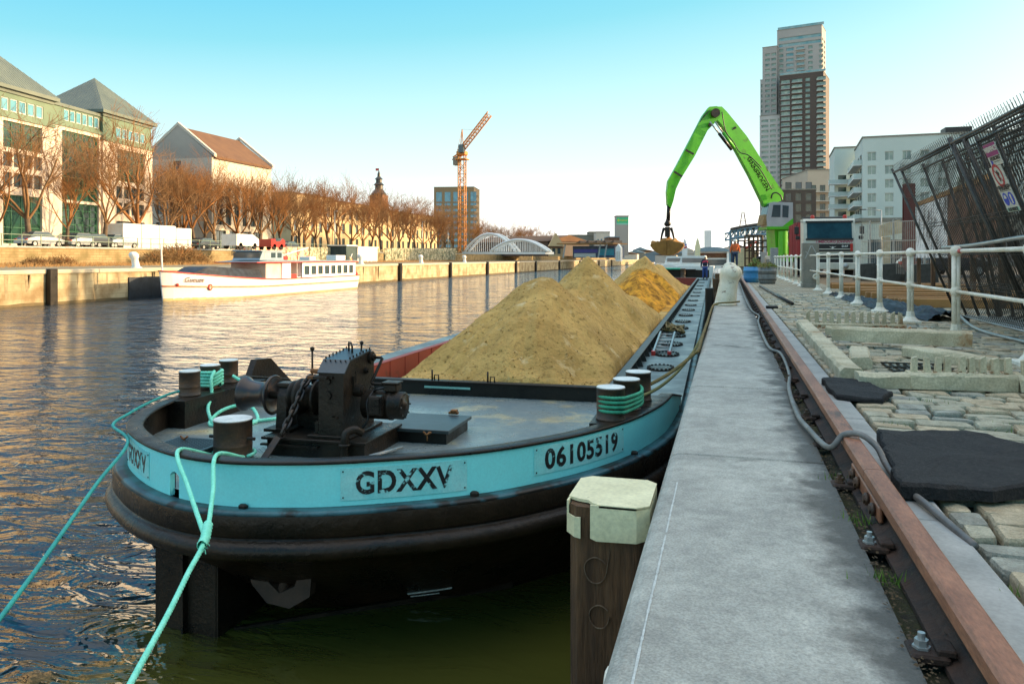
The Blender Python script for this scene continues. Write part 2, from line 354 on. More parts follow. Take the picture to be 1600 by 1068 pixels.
mat('grey_blue', (.20,.28,.33), rough=.4); mat('tyre', (.015,.015,.015), rough=.9)
mat('bark', (.07,.045,.028), (.14,.10,.065), scale=2, rough=.95, bump=.5, bscale=8, c3=(.30,.26,.19), s3=1.2, t3=.58)
mat('twig', (.20,.080,.022), (.30,.135,.04), scale=.5, rough=.95)
mat('dry_plant', (.16,.08,.03), (.26,.16,.06), scale=3, rough=.95)
mat('soil', (.17,.10,.045), (.26,.17,.08), scale=.6, rough=.95, bump=.7, bscale=5, c3=(.07,.05,.035), s3=.5, t3=.55)
# ---------------------------------------------------------------- water and ground
WZ = -1.73; LX = -38.0; LQ = 0.27; TX = -60.0; TZ = 2.0
m = bpy.data.materials.new('water'); m.use_nodes = True; t = m.node_tree; b = t.nodes['Principled BSDF']; L = t.links.new; MATS['water'] = m
b.inputs['Base Color'].default_value = (.026,.034,.016,1); b.inputs['Roughness'].default_value = .035; b.inputs['IOR'].default_value = 1.42
tcn = t.nodes.new('ShaderNodeTexCoord')
def nz(sc, st, det, dist=0):
    mp = t.nodes.new('ShaderNodeMapping'); mp.inputs['Scale'].default_value = st; mp.inputs['Rotation'].default_value = (0, 0, R(-16)); L(tcn.outputs['Object'], mp.inputs[0])
    n = t.nodes.new('ShaderNodeTexNoise'); n.inputs['Scale'].default_value = sc; n.inputs['Detail'].default_value = det; n.inputs['Roughness'].default_value = .55; n.inputs['Distortion'].default_value = dist; L(mp.outputs[0], n.inputs['Vector']); return n.outputs['Fac']
def mth(op, a, bb, c=None):
    n = t.nodes.new('ShaderNodeMath'); n.operation = op
    for i, x in enumerate((a, bb, c)):
        if x is None: continue
        if isinstance(x, (int, float)): n.inputs[i].default_value = x
        else: L(x, n.inputs[i])
    return n.outputs[0]
big = nz(1.0, (.5, 1.0, 1), 2, .6); mid = nz(2.6, (.5, 1.0, 1), 3, .9); fine = nz(8.0, (.55, 1, 1), 3, .3)
h = mth('ADD', mth('MULTIPLY', big, .30), mth('ADD', mth('MULTIPLY', mid, .24), mth('MULTIPLY', fine, .036)))
sx = t.nodes.new('ShaderNodeSeparateXYZ'); L(tcn.outputs['Object'], sx.inputs[0])
# the lee of the barge and the quay is calmer
mr = t.nodes.new('ShaderNodeMapRange'); mr.interpolation_type = 'SMOOTHSTEP'; mr.inputs[1].default_value = -2.2; mr.inputs[2].default_value = -5.2; mr.inputs[3].default_value = .05; mr.inputs[4].default_value = 1.0; L(sx.outputs[0], mr.inputs[0])
sky_tint = t.nodes.new('ShaderNodeMix'); sky_tint.data_type = 'RGBA'; sky_tint.inputs[6].default_value = (.062,.062,.012,1); sky_tint.inputs[7].default_value = (.008,.028,.044,1)  # sky reflection painted as navy into the open water, olive near the quay
mrs_ = t.nodes.new('ShaderNodeMapRange'); mrs_.interpolation_type = 'SMOOTHSTEP'; mrs_.inputs[1].default_value = -3.6; mrs_.inputs[2].default_value = -5.0; L(mth('ADD', sx.outputs[0], mth('MULTIPLY', mth('SUBTRACT', big, .5), 2.5)), mrs_.inputs[0]); L(mrs_.outputs[0], sky_tint.inputs[0]); L(sky_tint.outputs[2], b.inputs['Base Color'])
bp = t.nodes.new('ShaderNodeBump'); bp.inputs['Strength'].default_value = 1.0; L(mth('MULTIPLY', mr.outputs[0], 1.0), bp.inputs['Distance']); L(h, bp.inputs['Height'])
# short chop, given directly as slopes so that it does not fade out with distance
def slope(sc, st, det):
    mp = t.nodes.new('ShaderNodeMapping'); mp.inputs['Scale'].default_value = st; mp.inputs['Rotation'].default_value = (0, 0, R(-16)); L(tcn.outputs['Object'], mp.inputs[0])
    n = t.nodes.new('ShaderNodeTexNoise'); n.inputs['Scale'].default_value = sc; n.inputs['Detail'].default_value = det; n.inputs['Roughness'].default_value = .6; L(mp.outputs[0], n.inputs['Vector'])
    v = t.nodes.new('ShaderNodeVectorMath'); v.operation = 'SUBTRACT'; L(n.outputs['Color'], v.inputs[0]); v.inputs[1].default_value = (.5,.5,.5); return v.outputs[0]
far = t.nodes.new('ShaderNodeMapRange'); far.interpolation_type = 'SMOOTHSTEP'; far.inputs[1].default_value = 9; far.inputs[2].default_value = 32; far.inputs[3].default_value = .22; far.inputs[4].default_value = 1.0
ln_ = t.nodes.new('ShaderNodeVectorMath'); ln_.operation = 'LENGTH'; L(tcn.outputs['Object'], ln_.inputs[0]); L(ln_.outputs['Value'], far.inputs[0])
vs_ = t.nodes.new('ShaderNodeVectorMath'); vs_.operation = 'MULTIPLY'; L(slope(2.2, (.45, 1, 1), 4), vs_.inputs[0]); vs_.inputs[1].default_value = (1.1, 1.5, 0)
vm = t.nodes.new('ShaderNodeVectorMath'); vm.operation = 'SCALE'; L(vs_.outputs[0], vm.inputs[0]); L(mth('MULTIPLY', far.outputs[0], mr.outputs[0]), vm.inputs['Scale'])
va = t.nodes.new('ShaderNodeVectorMath'); va.operation = 'ADD'; L(bp.outputs[0], va.inputs[0]); L(vm.outputs[0], va.inputs[1])
vn = t.nodes.new('ShaderNodeVectorMath'); vn.operation = 'NORMALIZE'; L(va.outputs[0], vn.inputs[0]); L(vn.outputs[0], b.inputs['Normal'])
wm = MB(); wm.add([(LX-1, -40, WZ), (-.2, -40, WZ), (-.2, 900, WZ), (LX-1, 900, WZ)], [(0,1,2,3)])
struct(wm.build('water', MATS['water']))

mat('joint_dirt', (.022,.017,.010), (.05,.042,.018), scale=6, rough=1, bump=.6, bscale=30, c3=(.09,.12,.02), s3=2.2, t3=.60)
brickmat('cobble_far', (.44,.40,.29), (.31,.29,.21), (.05,.045,.02), .24, .18, .016, bump=.8, axes='XY', stain=(.24,.19,.11))
g = MB(); g.add([(.79,-60,-.045),(40,-60,-.045),(40,36,-.045),(.79,36,-.045)], [(0,1,2,3)]); struct(g.build('ground', 'joint_dirt'))
g = MB(); g.add([(.80,22.7,-.006),(3.4,22.7,-.006),(3.4,150,-.006),(.80,150,-.006)], [(0,1,2,3)]); struct(g.build('cobbled_quay', 'cobble_far'))
mat('far_ground', (.22,.19,.14), (.16,.14,.11), scale=.05, rough=.95, c3=(.12,.12,.10), s3=.02, t3=.55)
g = MB(); g.add([(3.3,16.5,-.03),(2500,16.5,-.03),(2500,4500,-.03),(3.3,4500,-.03)], [(0,1,2,3)]); g.add([(.80,149,-.03),(3.4,149,-.03),(3.4,4500,-.03),(.8,4500,-.03)], [(0,1,2,3)]); struct(g.build('yard_ground', 'soil'))
mat('asphalt', (.06,.06,.055), (.085,.08,.07), scale=2, rough=.9, bump=.2)
g = MB(); g.add([(3.3,44,-.015),(60,44,-.015),(60,300,-.015),(3.3,300,-.015)], [(0,1,2,3)]); struct(g.build('road', 'asphalt'))
mat('quay_path', (.30,.25,.15), (.22,.17,.09), scale=.5, rough=.95, bump=.4, bscale=6, c3=(.20,.14,.06), s3=.3, t3=.55)
g = MB(); g.add([(TX-.2,-60,LQ-.01),(LX-.3,-60,LQ-.01),(LX-.3,900,LQ-.01),(TX-.2,900,LQ-.01)], [(0,1,2,3)]); struct(g.build('lower_quay_ground', 'quay_path'))
mat('terrace', (.20,.17,.11), (.14,.13,.08), scale=.3, rough=.95)
g = MB(); g.add([(-3000,-200,TZ),(TX-.3,-200,TZ),(TX-.3,4500,TZ),(-3000,4500,TZ)], [(0,1,2,3)]); struct(g.build('terrace_ground', 'terrace'))
g = MB(); g.add([(-62,898,WZ+.4),(2,898,WZ+.4),(2,4500,WZ+.4),(-62,4500,WZ+.4)], [(0,1,2,3)]); struct(g.build('far_shore', 'far_ground'))
# setts, each a real stone, with moss between them (ground)
def stone_top(mb, x0, x1, y0, y1, zt, rnd):
    e = .012; h = .045; j = lambda: rnd.uniform(-.008, .008); vs = []
    c = [(x0+j(), y0+j()), (x1+j(), y0+j()), (x1+j(), y1+j()), (x0+j(), y1+j())]; mx_, my_ = (x0+x1)/2, (y0+y1)/2
    tz = [zt+rnd.uniform(-.010,.008) for _ in range(4)]
    for k in range(4):
        cx, cyy = c[k]; nx_, ny_ = c[(k+1) % 4]; px_, py_ = c[k-1]
        d1 = Vector((nx_-cx, ny_-cyy)).normalized()*.012; d0 = Vector((px_-cx, py_-cyy)).normalized()*.012
        vs += [(cx+d0.x, cyy+d0.y, tz[k]), (cx+d1.x, cyy+d1.y, tz[k])]
    lo = [(x, y, -h) for x, y, z in vs]; md = [(x, y, z-.012) for x, y, z in vs]; hi = [(x+(mx_-x)*.05, y+(my_-y)*.07, z) for x, y, z in vs]
    V = lo+md+hi+[(mx_, my_, zt+.004)]; F = []
    for r_ in range(2):
        for k in range(8): F.append((r_*8+k, r_*8+(k+1) % 8, r_*8+8+(k+1) % 8, r_*8+8+k))
    for k in range(8): F.append((16+k, 16+(k+1) % 8, 24))
    mb.add(V, F, False)
rnd = random.Random(3)
cob = [MB(), MB(), MB()]
y = 1.6; row = 0
while y < 22.7:
    d = rnd.uniform(.150, .180); x = .83-rnd.uniform(0, .06)
    x = .825
    xe = 5.5 if y < 17 else 3.6
    while x < xe:
        wd = rnd.uniform(.17, .32)
        if x == .825: wd = rnd.uniform(.10, .28)
        stone_top(cob[rnd.choice((0,0,1,1,2))], x, x+wd-.026, y, y+d-.026, rnd.uniform(-.014, .004), rnd); x += wd
    y += d
mat('sett_a', (.50,.47,.34), (.31,.28,.19), scale=9, rough=.75, bump=.8, bscale=38, bdist=.02, grain=.25, gscale=120)
mat('sett_b', (.56,.47,.31), (.36,.28,.17), scale=9, rough=.8, bump=.8, bscale=38, bdist=.02, grain=.25, gscale=120)
mat('sett_c', (.40,.40,.32), (.23,.225,.18), scale=9, rough=.7, bump=.8, bscale=38, bdist=.02, grain=.25, gscale=120)
for c_, mm in zip(cob, ('sett_a', 'sett_b', 'sett_c')): struct(c_.build('cobblestones', mm, fix=False))
# grass and moss tufts between the setts
gm = MB(); rg = random.Random(5)
for cx, cyy, n, sp in ((1.28,4.35,60,.10),(1.9,4.35,110,.20),(.95,5.0,24,.06),(1.1,4.75,20,.06),(1.6,5.1,24,.12),(.47,3.15,40,.04),(.46,3.7,36,.05),(.47,2.6,40,.04),(.85,2.6,24,.05),(2.3,5.3,40,.2),(1.35,5.9,20,.1)):
    for k in range(n):
        x, y = rg.gauss(cx, sp), rg.gauss(cyy, sp*.5); h_ = rg.uniform(.015,.05); a = rg.uniform(0, 6.28); q = Vector((math.cos(a), math.sin(a), 0))*.003; ln = Vector((rg.uniform(-.02,.02), rg.uniform(-.02,.02), h_))
        p = Vector((x, y, -.02)); gm.add([p-q, p+q, p+ln], [(0,1,2)])
mat('grass', (.10,.20,.02), (.16,.24,.04), scale=20, rough=.9)
o = gm.build('grass', 'grass', fix=False); o['kind'] = 'stuff'

# ---------------------------------------------------------------- near quay wall: coping stones, crane rail, kerb
qw = thing('quay_wall', 'grey bluestone quay wall with worn coping slabs beside the moored barge', 'quay wall', (-.2, 6, -1.7))
prof = [(-.29,-.40),(-.29,-.055),(-.283,-.03),(-.268,-.012),(-.245,-.003),(-.21,0),(.44,-.004),(.445,-.02),(.445,-.40)]
def slab(y0, y1, dz=0):
    mb = MB(); n = len(prof); rows = [y0+.007, y0+.018, y1-.018, y1-.007]; vs = []
    for k, y in enumerate(rows):
        ins = .011 if k in (0, 3) else 0
        for (x, z) in prof: vs.append((x, y, z+dz-(ins if z > -.1 else 0)))
    fs = [tuple(range(n)), tuple(range(4*n-1, 3*n-1, -1))]+[(k*n+i, k*n+(i+1) % n, (k+1)*n+(i+1) % n, (k+1)*n+i) for k in range(3) for i in range(n)]
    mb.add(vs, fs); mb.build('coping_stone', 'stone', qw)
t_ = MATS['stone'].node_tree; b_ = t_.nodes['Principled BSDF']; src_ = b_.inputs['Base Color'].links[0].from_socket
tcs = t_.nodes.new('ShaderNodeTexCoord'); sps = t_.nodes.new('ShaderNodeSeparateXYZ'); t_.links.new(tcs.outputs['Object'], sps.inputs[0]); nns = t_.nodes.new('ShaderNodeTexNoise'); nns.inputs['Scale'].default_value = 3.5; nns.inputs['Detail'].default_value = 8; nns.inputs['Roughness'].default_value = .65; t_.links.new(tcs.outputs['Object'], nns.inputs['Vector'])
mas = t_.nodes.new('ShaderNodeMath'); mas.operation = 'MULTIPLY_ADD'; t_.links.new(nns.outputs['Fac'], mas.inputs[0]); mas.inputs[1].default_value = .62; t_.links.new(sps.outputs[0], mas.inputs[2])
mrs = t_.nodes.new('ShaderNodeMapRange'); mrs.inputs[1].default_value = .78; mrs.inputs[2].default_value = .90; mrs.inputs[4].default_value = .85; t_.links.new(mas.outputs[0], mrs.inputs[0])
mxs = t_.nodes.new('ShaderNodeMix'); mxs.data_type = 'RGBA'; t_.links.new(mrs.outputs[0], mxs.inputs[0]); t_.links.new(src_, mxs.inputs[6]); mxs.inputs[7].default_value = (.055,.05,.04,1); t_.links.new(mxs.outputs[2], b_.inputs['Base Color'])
js = [-1.0, 3.97, 6.10, 9.95, 11.9, 13.8, 15.7, 17.6]
while js[-1] < 120: js.append(js[-1]+(2.0 if js[-1] < 40 else 8.0))
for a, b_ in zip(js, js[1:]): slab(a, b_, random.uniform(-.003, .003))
brickmat('quay_brick', (.16,.14,.11), (.11,.10,.08), (.05,.05,.04), .9, .3, .01, axes='YZ')
mb = MB(); mb.box((-.27,-1,-2.6),(.5,120,-.40)); mb.build('wall_face', 'quay_brick', qw)
# rail trench + crane rail
mb = MB(); xs = np.linspace(.44, .64, 7); ys = np.linspace(-.5, 14, 260)
grid_sheet(mb, xs, ys, lambda x, y: -.04+.03*noise.noise(Vector((x*14, y*9, 0)))+.012*noise.noise(Vector((x*50, y*40, 3))))
mb.add([(.44,14,-.03),(.64,14,-.03),(.64,120,-.03),(.44,120,-.03)], [(0,1,2,3)])
struct(mb.build('rail_bed', 'moss', fix=False))
rail = thing('crane_rail', 'rusty brown crane rail bolted along the inner edge of the coping slabs', 'rail', (.55, 3.4, 0))
rp_ = [(.50,-.03),(.60,-.03),(.602,-.015),(.575,-.004),(.562,.01),(.560,.055),(.578,.065),(.590,.075),(.590,.112),(.582,.12),(.528,.12),(.520,.112),(.520,.075),(.532,.065),(.549,.055),(.549,.01),(.53,-.004),(.50,-.015)]
rp_ = [((x-.555)*1.08+.565, z) for x, z in rp_]
for a, b_ in ((-.8, 3.418), (3.424, 14.0), (14.006, 30), (30.006, 120)):
    hd_ = [p for p in rp_ if p[1] > .070]; wb_ = [(x, z) for x, z in rp_ if z < .070]
    mb = MB(); mb.prism(hd_, a, b_, 'Y'); mb.build('rail_head', 'rail_rust', rail)
    cxr = .565; i7 = [(x, z) for x, z in wb_ if x > cxr]; i8 = [(x, z) for x, z in wb_ if x <= cxr]
    mb = MB(); mb.prism(wb_[:1]+wb_[1:7]+[(cxr+.01,.0745),(cxr-.01,.0745)]+wb_[7:], a, b_, 'Y'); mb.build('rail_web', 'rail_dark', rail)
mb = MB(); mb.box((.528,3.10,.0),(.545,3.76,.062), bev=.006); mb.build('fishplate', 'rail_rust', rail)
for yy in (3.17, 3.30, 3.53, 3.66):
    mb = MB(); mb.lathe((.505, yy, .033), [(.018,0),(.018,.012),(.012,.013),(.012,.03)], 6, 'X', False); mb.lathe((.512, yy, .033), [(.024,0),(.024,.012)], 14, 'X'); mb.build('bolt', 'rust_steel', rail)
yy = 1.4; k = 0
while yy < 34:
    mb = MB(); mb.box((.43, yy-.045, -.02), (.52, yy+.045, .004), bev=.006); mb.box((.49, yy-.035, .0), (.535, yy+.035, .018), bev=.004); mb.build('clip', 'rail_dark', rail)
    mb = MB(); mb.lathe((.462, yy, .004), [(.022,0),(.022,.006),(.017,.0062),(.017,.022)], 6, 'Z', False); mb.cyl((.462, yy, .02), (.462, yy, .042), .009, 10); mb.build('clip_bolt', 'galv_light' if k in (0,1,2) else 'rust_steel', rail); yy += .74; k += 1
kb = thing('kerb_stones', 'flat grey kerb stones between the rusty rail and the cobbles', 'kerb', (.7, 5, 0))
yk = -.6
while yk < 120:
    ln = 1.9 if yk < 24 else 12
    mb = MB(); mb.box((.625, yk+.004, -.2), (.80+random.uniform(-.004,.004), yk+ln-.004, .002+random.uniform(-.003,.003)), bev=.008); mb.build('kerb_stone', 'stone_edge', kb); yk += ln
# debris line: old leaves and gravel along the rail
mb = MB(); rg = random.Random(9)
for k in range(1500):
    y = 1.2+rg.random()**1.6*12; x = rg.gauss(.455, .012+.02*abs(noise.noise(Vector((0, y*2, 0))))); s_ = rg.uniform(.002,.009); z = .0
    a = rg.uniform(0, 3.14); d1 = Vector((math.cos(a), math.sin(a), rg.uniform(-.3,.3)))*s_; d2 = Vector((-math.sin(a), math.cos(a), rg.uniform(0,.5)))*s_*.7; p = Vector((x, y, z+s_*.4))
    mb.add([p-d1, p+d2, p+d1, p-d2], [(0,1,2,3)])
o = mb.build('gravel', mat('debris', (.05,.035,.02), (.12,.075,.03), scale=30, rough=.95), fix=False); o['kind'] = 'stuff'
# cable along the rail
cp = [at(1156,442,28)]
cab = [(1156,442,.02),(1164,465,.02),(1174,484,.02),(1186,493,.02),(1185,504,.02),(1200,540,.02),(1220,552,.02),(1233,582,.02),(1233,608,.02),(1246,647,.02),(1262,668,.025)]
cp = [ong(x, y, z) for x, y, z in cab]+[Vector((.47,4.07,.05)), Vector((.53,4.02,.125)), Vector((.60,3.98,.14)), Vector((.66,3.92,.10)), Vector((.685,3.83,.04)), Vector((.70,3.6,.02)), Vector((.74,3.3,.02)), Vector((.80,2.95,.0))]
mb = MB(); mb.tube(catmull([Vector((.40,60,.02)), Vector((.36,34,.02))]+cp, 8), .0145, 10); tag(mb.build('power_cable', mat('cable_grey', (.19,.185,.17), (.10,.095,.085), scale=6, rough=.5)), 'grey power cable snaking along the coping and over the rusty rail', 'cable')
# moss-dark rubber mats
def mat_slab(poly, z0, z1, label, tilt=0, z2=None):
    mb = MB(); n = len(poly); cx = sum(p[0] for p in poly)/n; cyy = sum(p[1] for p in poly)/n
    rg = random.Random(int(cx*100)); P = []
    for (a, b_), (c_, d) in zip(poly, poly[1:]+poly[:1]):
        kk = max(2, int(math.hypot(c_-a, d-b_)/.05))
        for i in range(kk): P.append((a+(c_-a)*i/kk+rg.uniform(-.013,.013), b_+(d-b_)*i/kk+rg.uniform(-.013,.013)))
    n = len(P); vs = []
    zt = lambda x, y: z1+tilt*(x-cx)+.012*noise.noise(Vector((x*3, y*3, 0)))
    for x, y in P: vs.append((x, y, z0))
    for x, y in P: vs.append((x, y, zt(x, y)-.012))
    for f_ in (.03,.12,.28,.46,.64,.82,.97):
        for x, y in P: q_ = (x+(cx-x)*f_, y+(cyy-y)*f_); vs.append((q_[0], q_[1], zt(*q_)+.012*noise.noise(Vector((q_[0]*7, q_[1]*7, 3)))+.004*noise.noise(Vector((q_[0]*25, q_[1]*25, 3)))))
    fs = [tuple(range(n-1,-1,-1)), tuple(range(8*n, 9*n))]+[(r_*n+i, r_*n+(i+1) % n, (r_+1)*n+(i+1) % n, (r_+1)*n+i) for r_ in range(8) for i in range(n)]
    mb.add(vs, fs); return tag(mb.build('rubber_ramp', 'rubber'), label, 'rubber mat')
mat_slab([(.765,4.50),(1.20,4.55),(1.42,4.30),(1.30,3.62),(1.0,3.47),(.66,3.42),(.70,3.9)], 0.01, .07, 'thick black rubber ramp slab with torn edge beside the cable crossing the rail')
mat_slab([(1.34,4.22),(2.3,4.25),(2.3,3.5),(1.36,3.52),(1.33,3.8)], .0, .045, 'black rubber slab at the right edge of the photo, behind the thick torn one', tilt=-.02)
mat_slab([(.70,6.50),(1.0,6.42),(1.10,5.95),(.98,5.62),(.70,5.72),(.69,6.1)], .01, .045, 'small black rubber slab between the rail and the pegged concrete beam')
# ---------------------------------------------------------------- the barge
BA = R(1.02); BF = Matrix.Rotation(BA, 4, 'Z')
def bw(x, y, z=0): return BF @ Vector((x, y, z))
barge = thing('barge', 'long black cargo barge with turquoise bow band, moored against the quay and loaded with sand', 'barge', tuple(bw(-2.9, 35, WZ)), BA)
def BM(): return MB(BF)
DZ = -.63; RZ = -.38
outl = [(-5.30,16),(-5.29,12),(-5.27,10),(-5.24,8.6),(-5.20,7.7),(-5.14,7.05),(-5.06,6.5),(-4.95,6.02),(-4.76,5.60),(-4.52,5.26),(-4.16,4.95),(-3.80,4.72),(-3.45,4.58),(-3.12,4.54),(-2.80,4.59),(-2.45,4.70),(-2.08,4.89),(-1.80,5.06),(-1.53,5.27),(-1.27,5.55),(-.97,5.96),(-.70,6.50),(-.53,7.05),(-.43,7.6),(-.38,8.3),(-.35,9.2),(-.34,12),(-.34,16)]
O_ = catmull([(x, y, 0) for x, y in outl], 8)
nrm = []
for i in range(len(O_)):
    d = (O_[min(i+1, len(O_)-1)]-O_[max(i-1, 0)]).normalized(); nrm.append(Vector((d.y, -d.x, 0)))
def bowf(p): return max(0, min(1, (8.6-p.y)/3.6))
def rimz(p): 
    f = max(0, min(1, (p.y-7.9)/1.1)); return RZ*(1-f)+(DZ+.05)*f
def shell(prof, name, mt, i0=0, i1=None, closed=False, far=True):
    """prof: list of (offset outward, z or 'rim', recede factor)"""
    i1 = len(O_) if i1 is None else i1; vs = []; n = len(prof); idx = list(range(i0, i1)); pts = []
    for i in idx: pts.append((O_[i], nrm[i]))
    if far and i0 == 0 and i1 == len(O_):
        pts = [(Vector((-5.30,66,0)), Vector((-1,0,0)))]+pts+[(Vector((-.34,66,0)), Vector((1,0,0)))]
    for p, nn in pts:
        bf = bowf(p)
        for off, z, rec in prof:
            zz = rimz(p)+z if abs(z) < .03 else z
            q = p+nn*off-nn*rec*bf
            vs.append((q.x, q.y, zz))
    m = len(pts); fs = [(i*n+j, (i+1)*n+j, (i+1)*n+j+1, i*n+j+1) for i in range(m-1) for j in range(n-1)]
    if closed: fs += [(i*n+n-1, (i+1)*n+n-1, (i+1)*n, i*n) for i in range(m-1)]+[tuple(range(n)), tuple(range(m*n-1, m*n-n-1, -1))]
    mb = BM(); mb.add(vs, fs, True); return mb.build(name, mt, barge, fix=True)
smooth_ok = shell([(.105,-.70,0),(.11,-.72,0),(.11,-.83,0),(.10,-.845,0),(.07,-.85,0),(.115,-.862,0),(.145,-.88,0),(.16,-.91,0),(.16,-.94,0),(.142,-.968,0),(.11,-.99,0),(.06,-1.0,0.0),(.0,-1.02,.05),(-.02,-1.2,.22),(-.03,-1.45,.55),(-.03,-1.73,.86),(-.04,-2.3,1.3)], 'hull', 'bitumen')
i_a = next(i for i, p in enumerate(O_) if p.y < 8.9); i_b = max(i for i, p in enumerate(O_) if p.y < 9.0)
shell([(.0,-.672,0),(.075,-.675,0),(.105,-.70,0),(.0,-.70,0)], 'guard_ledge', mat('ledge_blue', (.05,.16,.19), (.02,.05,.06), scale=4, rough=.45, c3=(.02,.015,.012), s3=3, t3=.5), closed=True)
# bulwark band, with the arched fairlead left open
i_f = min(range(len(O_)), key=lambda i: (O_[i]-Vector((-3.58, 4.62, 0))).length)
acc = [0]
for a, b_ in zip(O_, O_[1:]): acc.append(acc[-1]+(b_-a).length)
def at_arc(s):
    for i in range(len(acc)-1):
        if acc[i] <= s <= acc[i+1]:
            k = (s-acc[i])/(acc[i+1]-acc[i]); return O_[i].lerp(O_[i+1], k), nrm[i].lerp(nrm[i+1], k).normalized()
    return O_[-1], nrm[-1]
def arc_of(x, y):
    best = min(((abs((at_arc(s)[0]-Vector((x, y, 0))).length), s) for s in np.arange(0, acc[-1], .01))); return best[1]
sF = arc_of(-3.60, 4.62)
s0, s1 = acc[i_a], acc[i_b]
ss = sorted(list(np.arange(s0, s1, .06))+[sF-.055, sF-.04, sF-.02, sF, sF+.02, sF+.04, sF+.055, s1]); ss = [s for k, s in enumerate(ss) if k == 0 or s-ss[k-1] > .004]
def arch(s):
    d = abs(s-sF); return -.545+math.sqrt(max(0, 1-(d/.056)**2))*.035 if d < .056 else None
mb = BM()
for sa, sb in zip(ss, ss[1:]):
    (pa, na), (pb, nb) = at_arc(sa), at_arc(sb); mid = (sa+sb)/2
    hole = abs(mid-sF) < .055
    for off, side in ((0, 0), (-.035, 1)):
        A = pa+na*off; B = pb+nb*off; za, zb = rimz(pa), rimz(pb)
        lo_a, lo_b = (arch(sa) or -.59, arch(sb) or -.59) if hole else (-.675, -.675)
        if hole: lo_a = -.53+.03*(1-((sa-sF)/.056)**2); lo_b = -.53+.03*(1-((sb-sF)/.056)**2)
        mb.add([(A.x, A.y, lo_a), (B.x, B.y, lo_b), (B.x, B.y, zb-.004), (A.x, A.y, za-.004)], [(0,1,2,3)] if side == 0 else [(3,2,1,0)], True)
        if hole and side == 0:
            A2 = pa-na*.035; B2 = pb-nb*.035; mb.add([(A.x,A.y,lo_a),(B.x,B.y,lo_b),(B2.x,B2.y,lo_b),(A2.x,A2.y,lo_a)], [(0,1,2,3)])
    if hole: pass
for sg in (-1, 1):
    p, nn = at_arc(sF+sg*.055); q = p-nn*.035; mb.add([(p.x,p.y,-.675),(p.x,p.y,-.53),(q.x,q.y,-.53),(q.x,q.y,-.675)], [(0,1,2,3)])
bulw = mb.build('bulwark', 'cyan_paint', barge, fix=False)
# black inner lining of the bulwark and the rim plate
mb = BM()
for sa, sb in zip(ss, ss[1:]):
    if abs((sa+sb)/2-sF) < .055: continue
    (pa, na), (pb, nb) = at_arc(sa), at_arc(sb); A = pa-na*.042; B = pb-nb*.042
    mb.add([(A.x,A.y,DZ-.02),(B.x,B.y,DZ-.02),(B.x,B.y,rimz(pb)-.005),(A.x,A.y,rimz(pa)-.005)], [(3,2,1,0)], True)
mb.build('bulwark_lining', 'black_paint', barge, fix=False)
i0_, i1_ = i_a, i_b
shell([(.012,-.012,0),(.012,.004,0),(.0,.010,0),(-.10,.010,0),(-.115,.002,0),(-.115,-.012,0)], 'bulwark_rim', 'black_steel', i0_, i1_+1, closed=True)
# deck
mb = BM(); inn = [O_[i]-nrm[i]*.03 for i in range(len(O_))]
cen = Vector((-2.9, 8.68, DZ)); 
bow = [p for p in inn if p.y <= 8.66]
xl, xr = bow[0].x, bow[-1].x
poly = [(p.x, p.y, DZ) for p in bow]; poly = [(xl, 8.66, DZ)]+poly+[(xr, 8.66, DZ)]
mb.add(poly, [tuple(range(len(poly)))])
mb.build('fore_deck', 'deck_steel', barge)
mb = BM(); mb.box((-1.10, 8.66, DZ-.2), (-.345, 66, DZ-.001)); mb.box((-5.29, 8.66, DZ-.2), (-4.40, 66, DZ-.001)); mb.build('side_deck', mat('deck_side', (.20,.25,.24), (.11,.14,.135), scale=1.5, rough=.35, rough2=.6, c3=(.30,.26,.15), s3=1.6, t3=.62), barge)
# coaming round the hold
CT = -.46; hx0, hx1, hy0, hy1 = -4.42, -1.10, 8.63, 58
mb = BM(); mb.box((hx0, hy0-.0, DZ+.002), (hx1, hy0+.07, CT-.02)); mb.box((hx0-.02, hy0-.035, CT-.018), (hx1+.02, hy0+.085, CT), bev=.005)
mb.build('front_coaming', 'black_paint', barge)
mb = BM(); mb.box((hx1-.03, hy0+.07, DZ+.002), (hx1, hy1, CT-.018)); mb.box((hx1-.05, hy0+.09, CT-.016), (hx1+.06, hy1, CT), bev=.005)
yy = hy0+.5
while yy < hy1: mb.prism([(hx1, DZ), (hx1+.10, DZ), (hx1+.05, CT-.017), (hx1, CT-.017)], yy, yy+.02, 'Y'); yy += .62
mb.build('side_coaming', 'galv', barge)
mb = BM(); mb.box((hx0, hy0+.07, DZ+.002), (hx0+.02, hy1, CT-.012)); mb.box((hx0-.05, hy0+.09, CT-.010), (hx0+.05, hy1, CT), bev=.004); mb.build('side_coaming', 'hold_red', barge)
mb = BM(); mb.box((hx0+.02, hy0+.071, -2.0), (hx0+.045, hy1, CT-.012)); yy = hy0+.4
while yy < 40: mb.box((hx0+.045, yy, -2.0), (hx0+.054, yy+.03, CT-.012)); yy += .55
mb.box((hx0+.05, hy1-.03, -2.0), (hx1-.04, hy1, CT)); mb.box((hx1-.055, hy0+.072, -2), (hx1-.031, hy1, CT-.02)); mb.box((hx0+.05, hy0+.071, -2.0), (hx1-.06, hy0+.09, CT-.02)); mb.box((hx0, hy0, -2.05), (hx1, hy1, -2.001))
mb.build('hold_wall', 'hold_red', barge)
mb = BM(); mb.box((-3.28, 8.60, -.548), (-2.72, 8.625, -.525)); mb.build('grab_bar', mat('bar_green', (.25,.5,.42), rough=.5), barge)
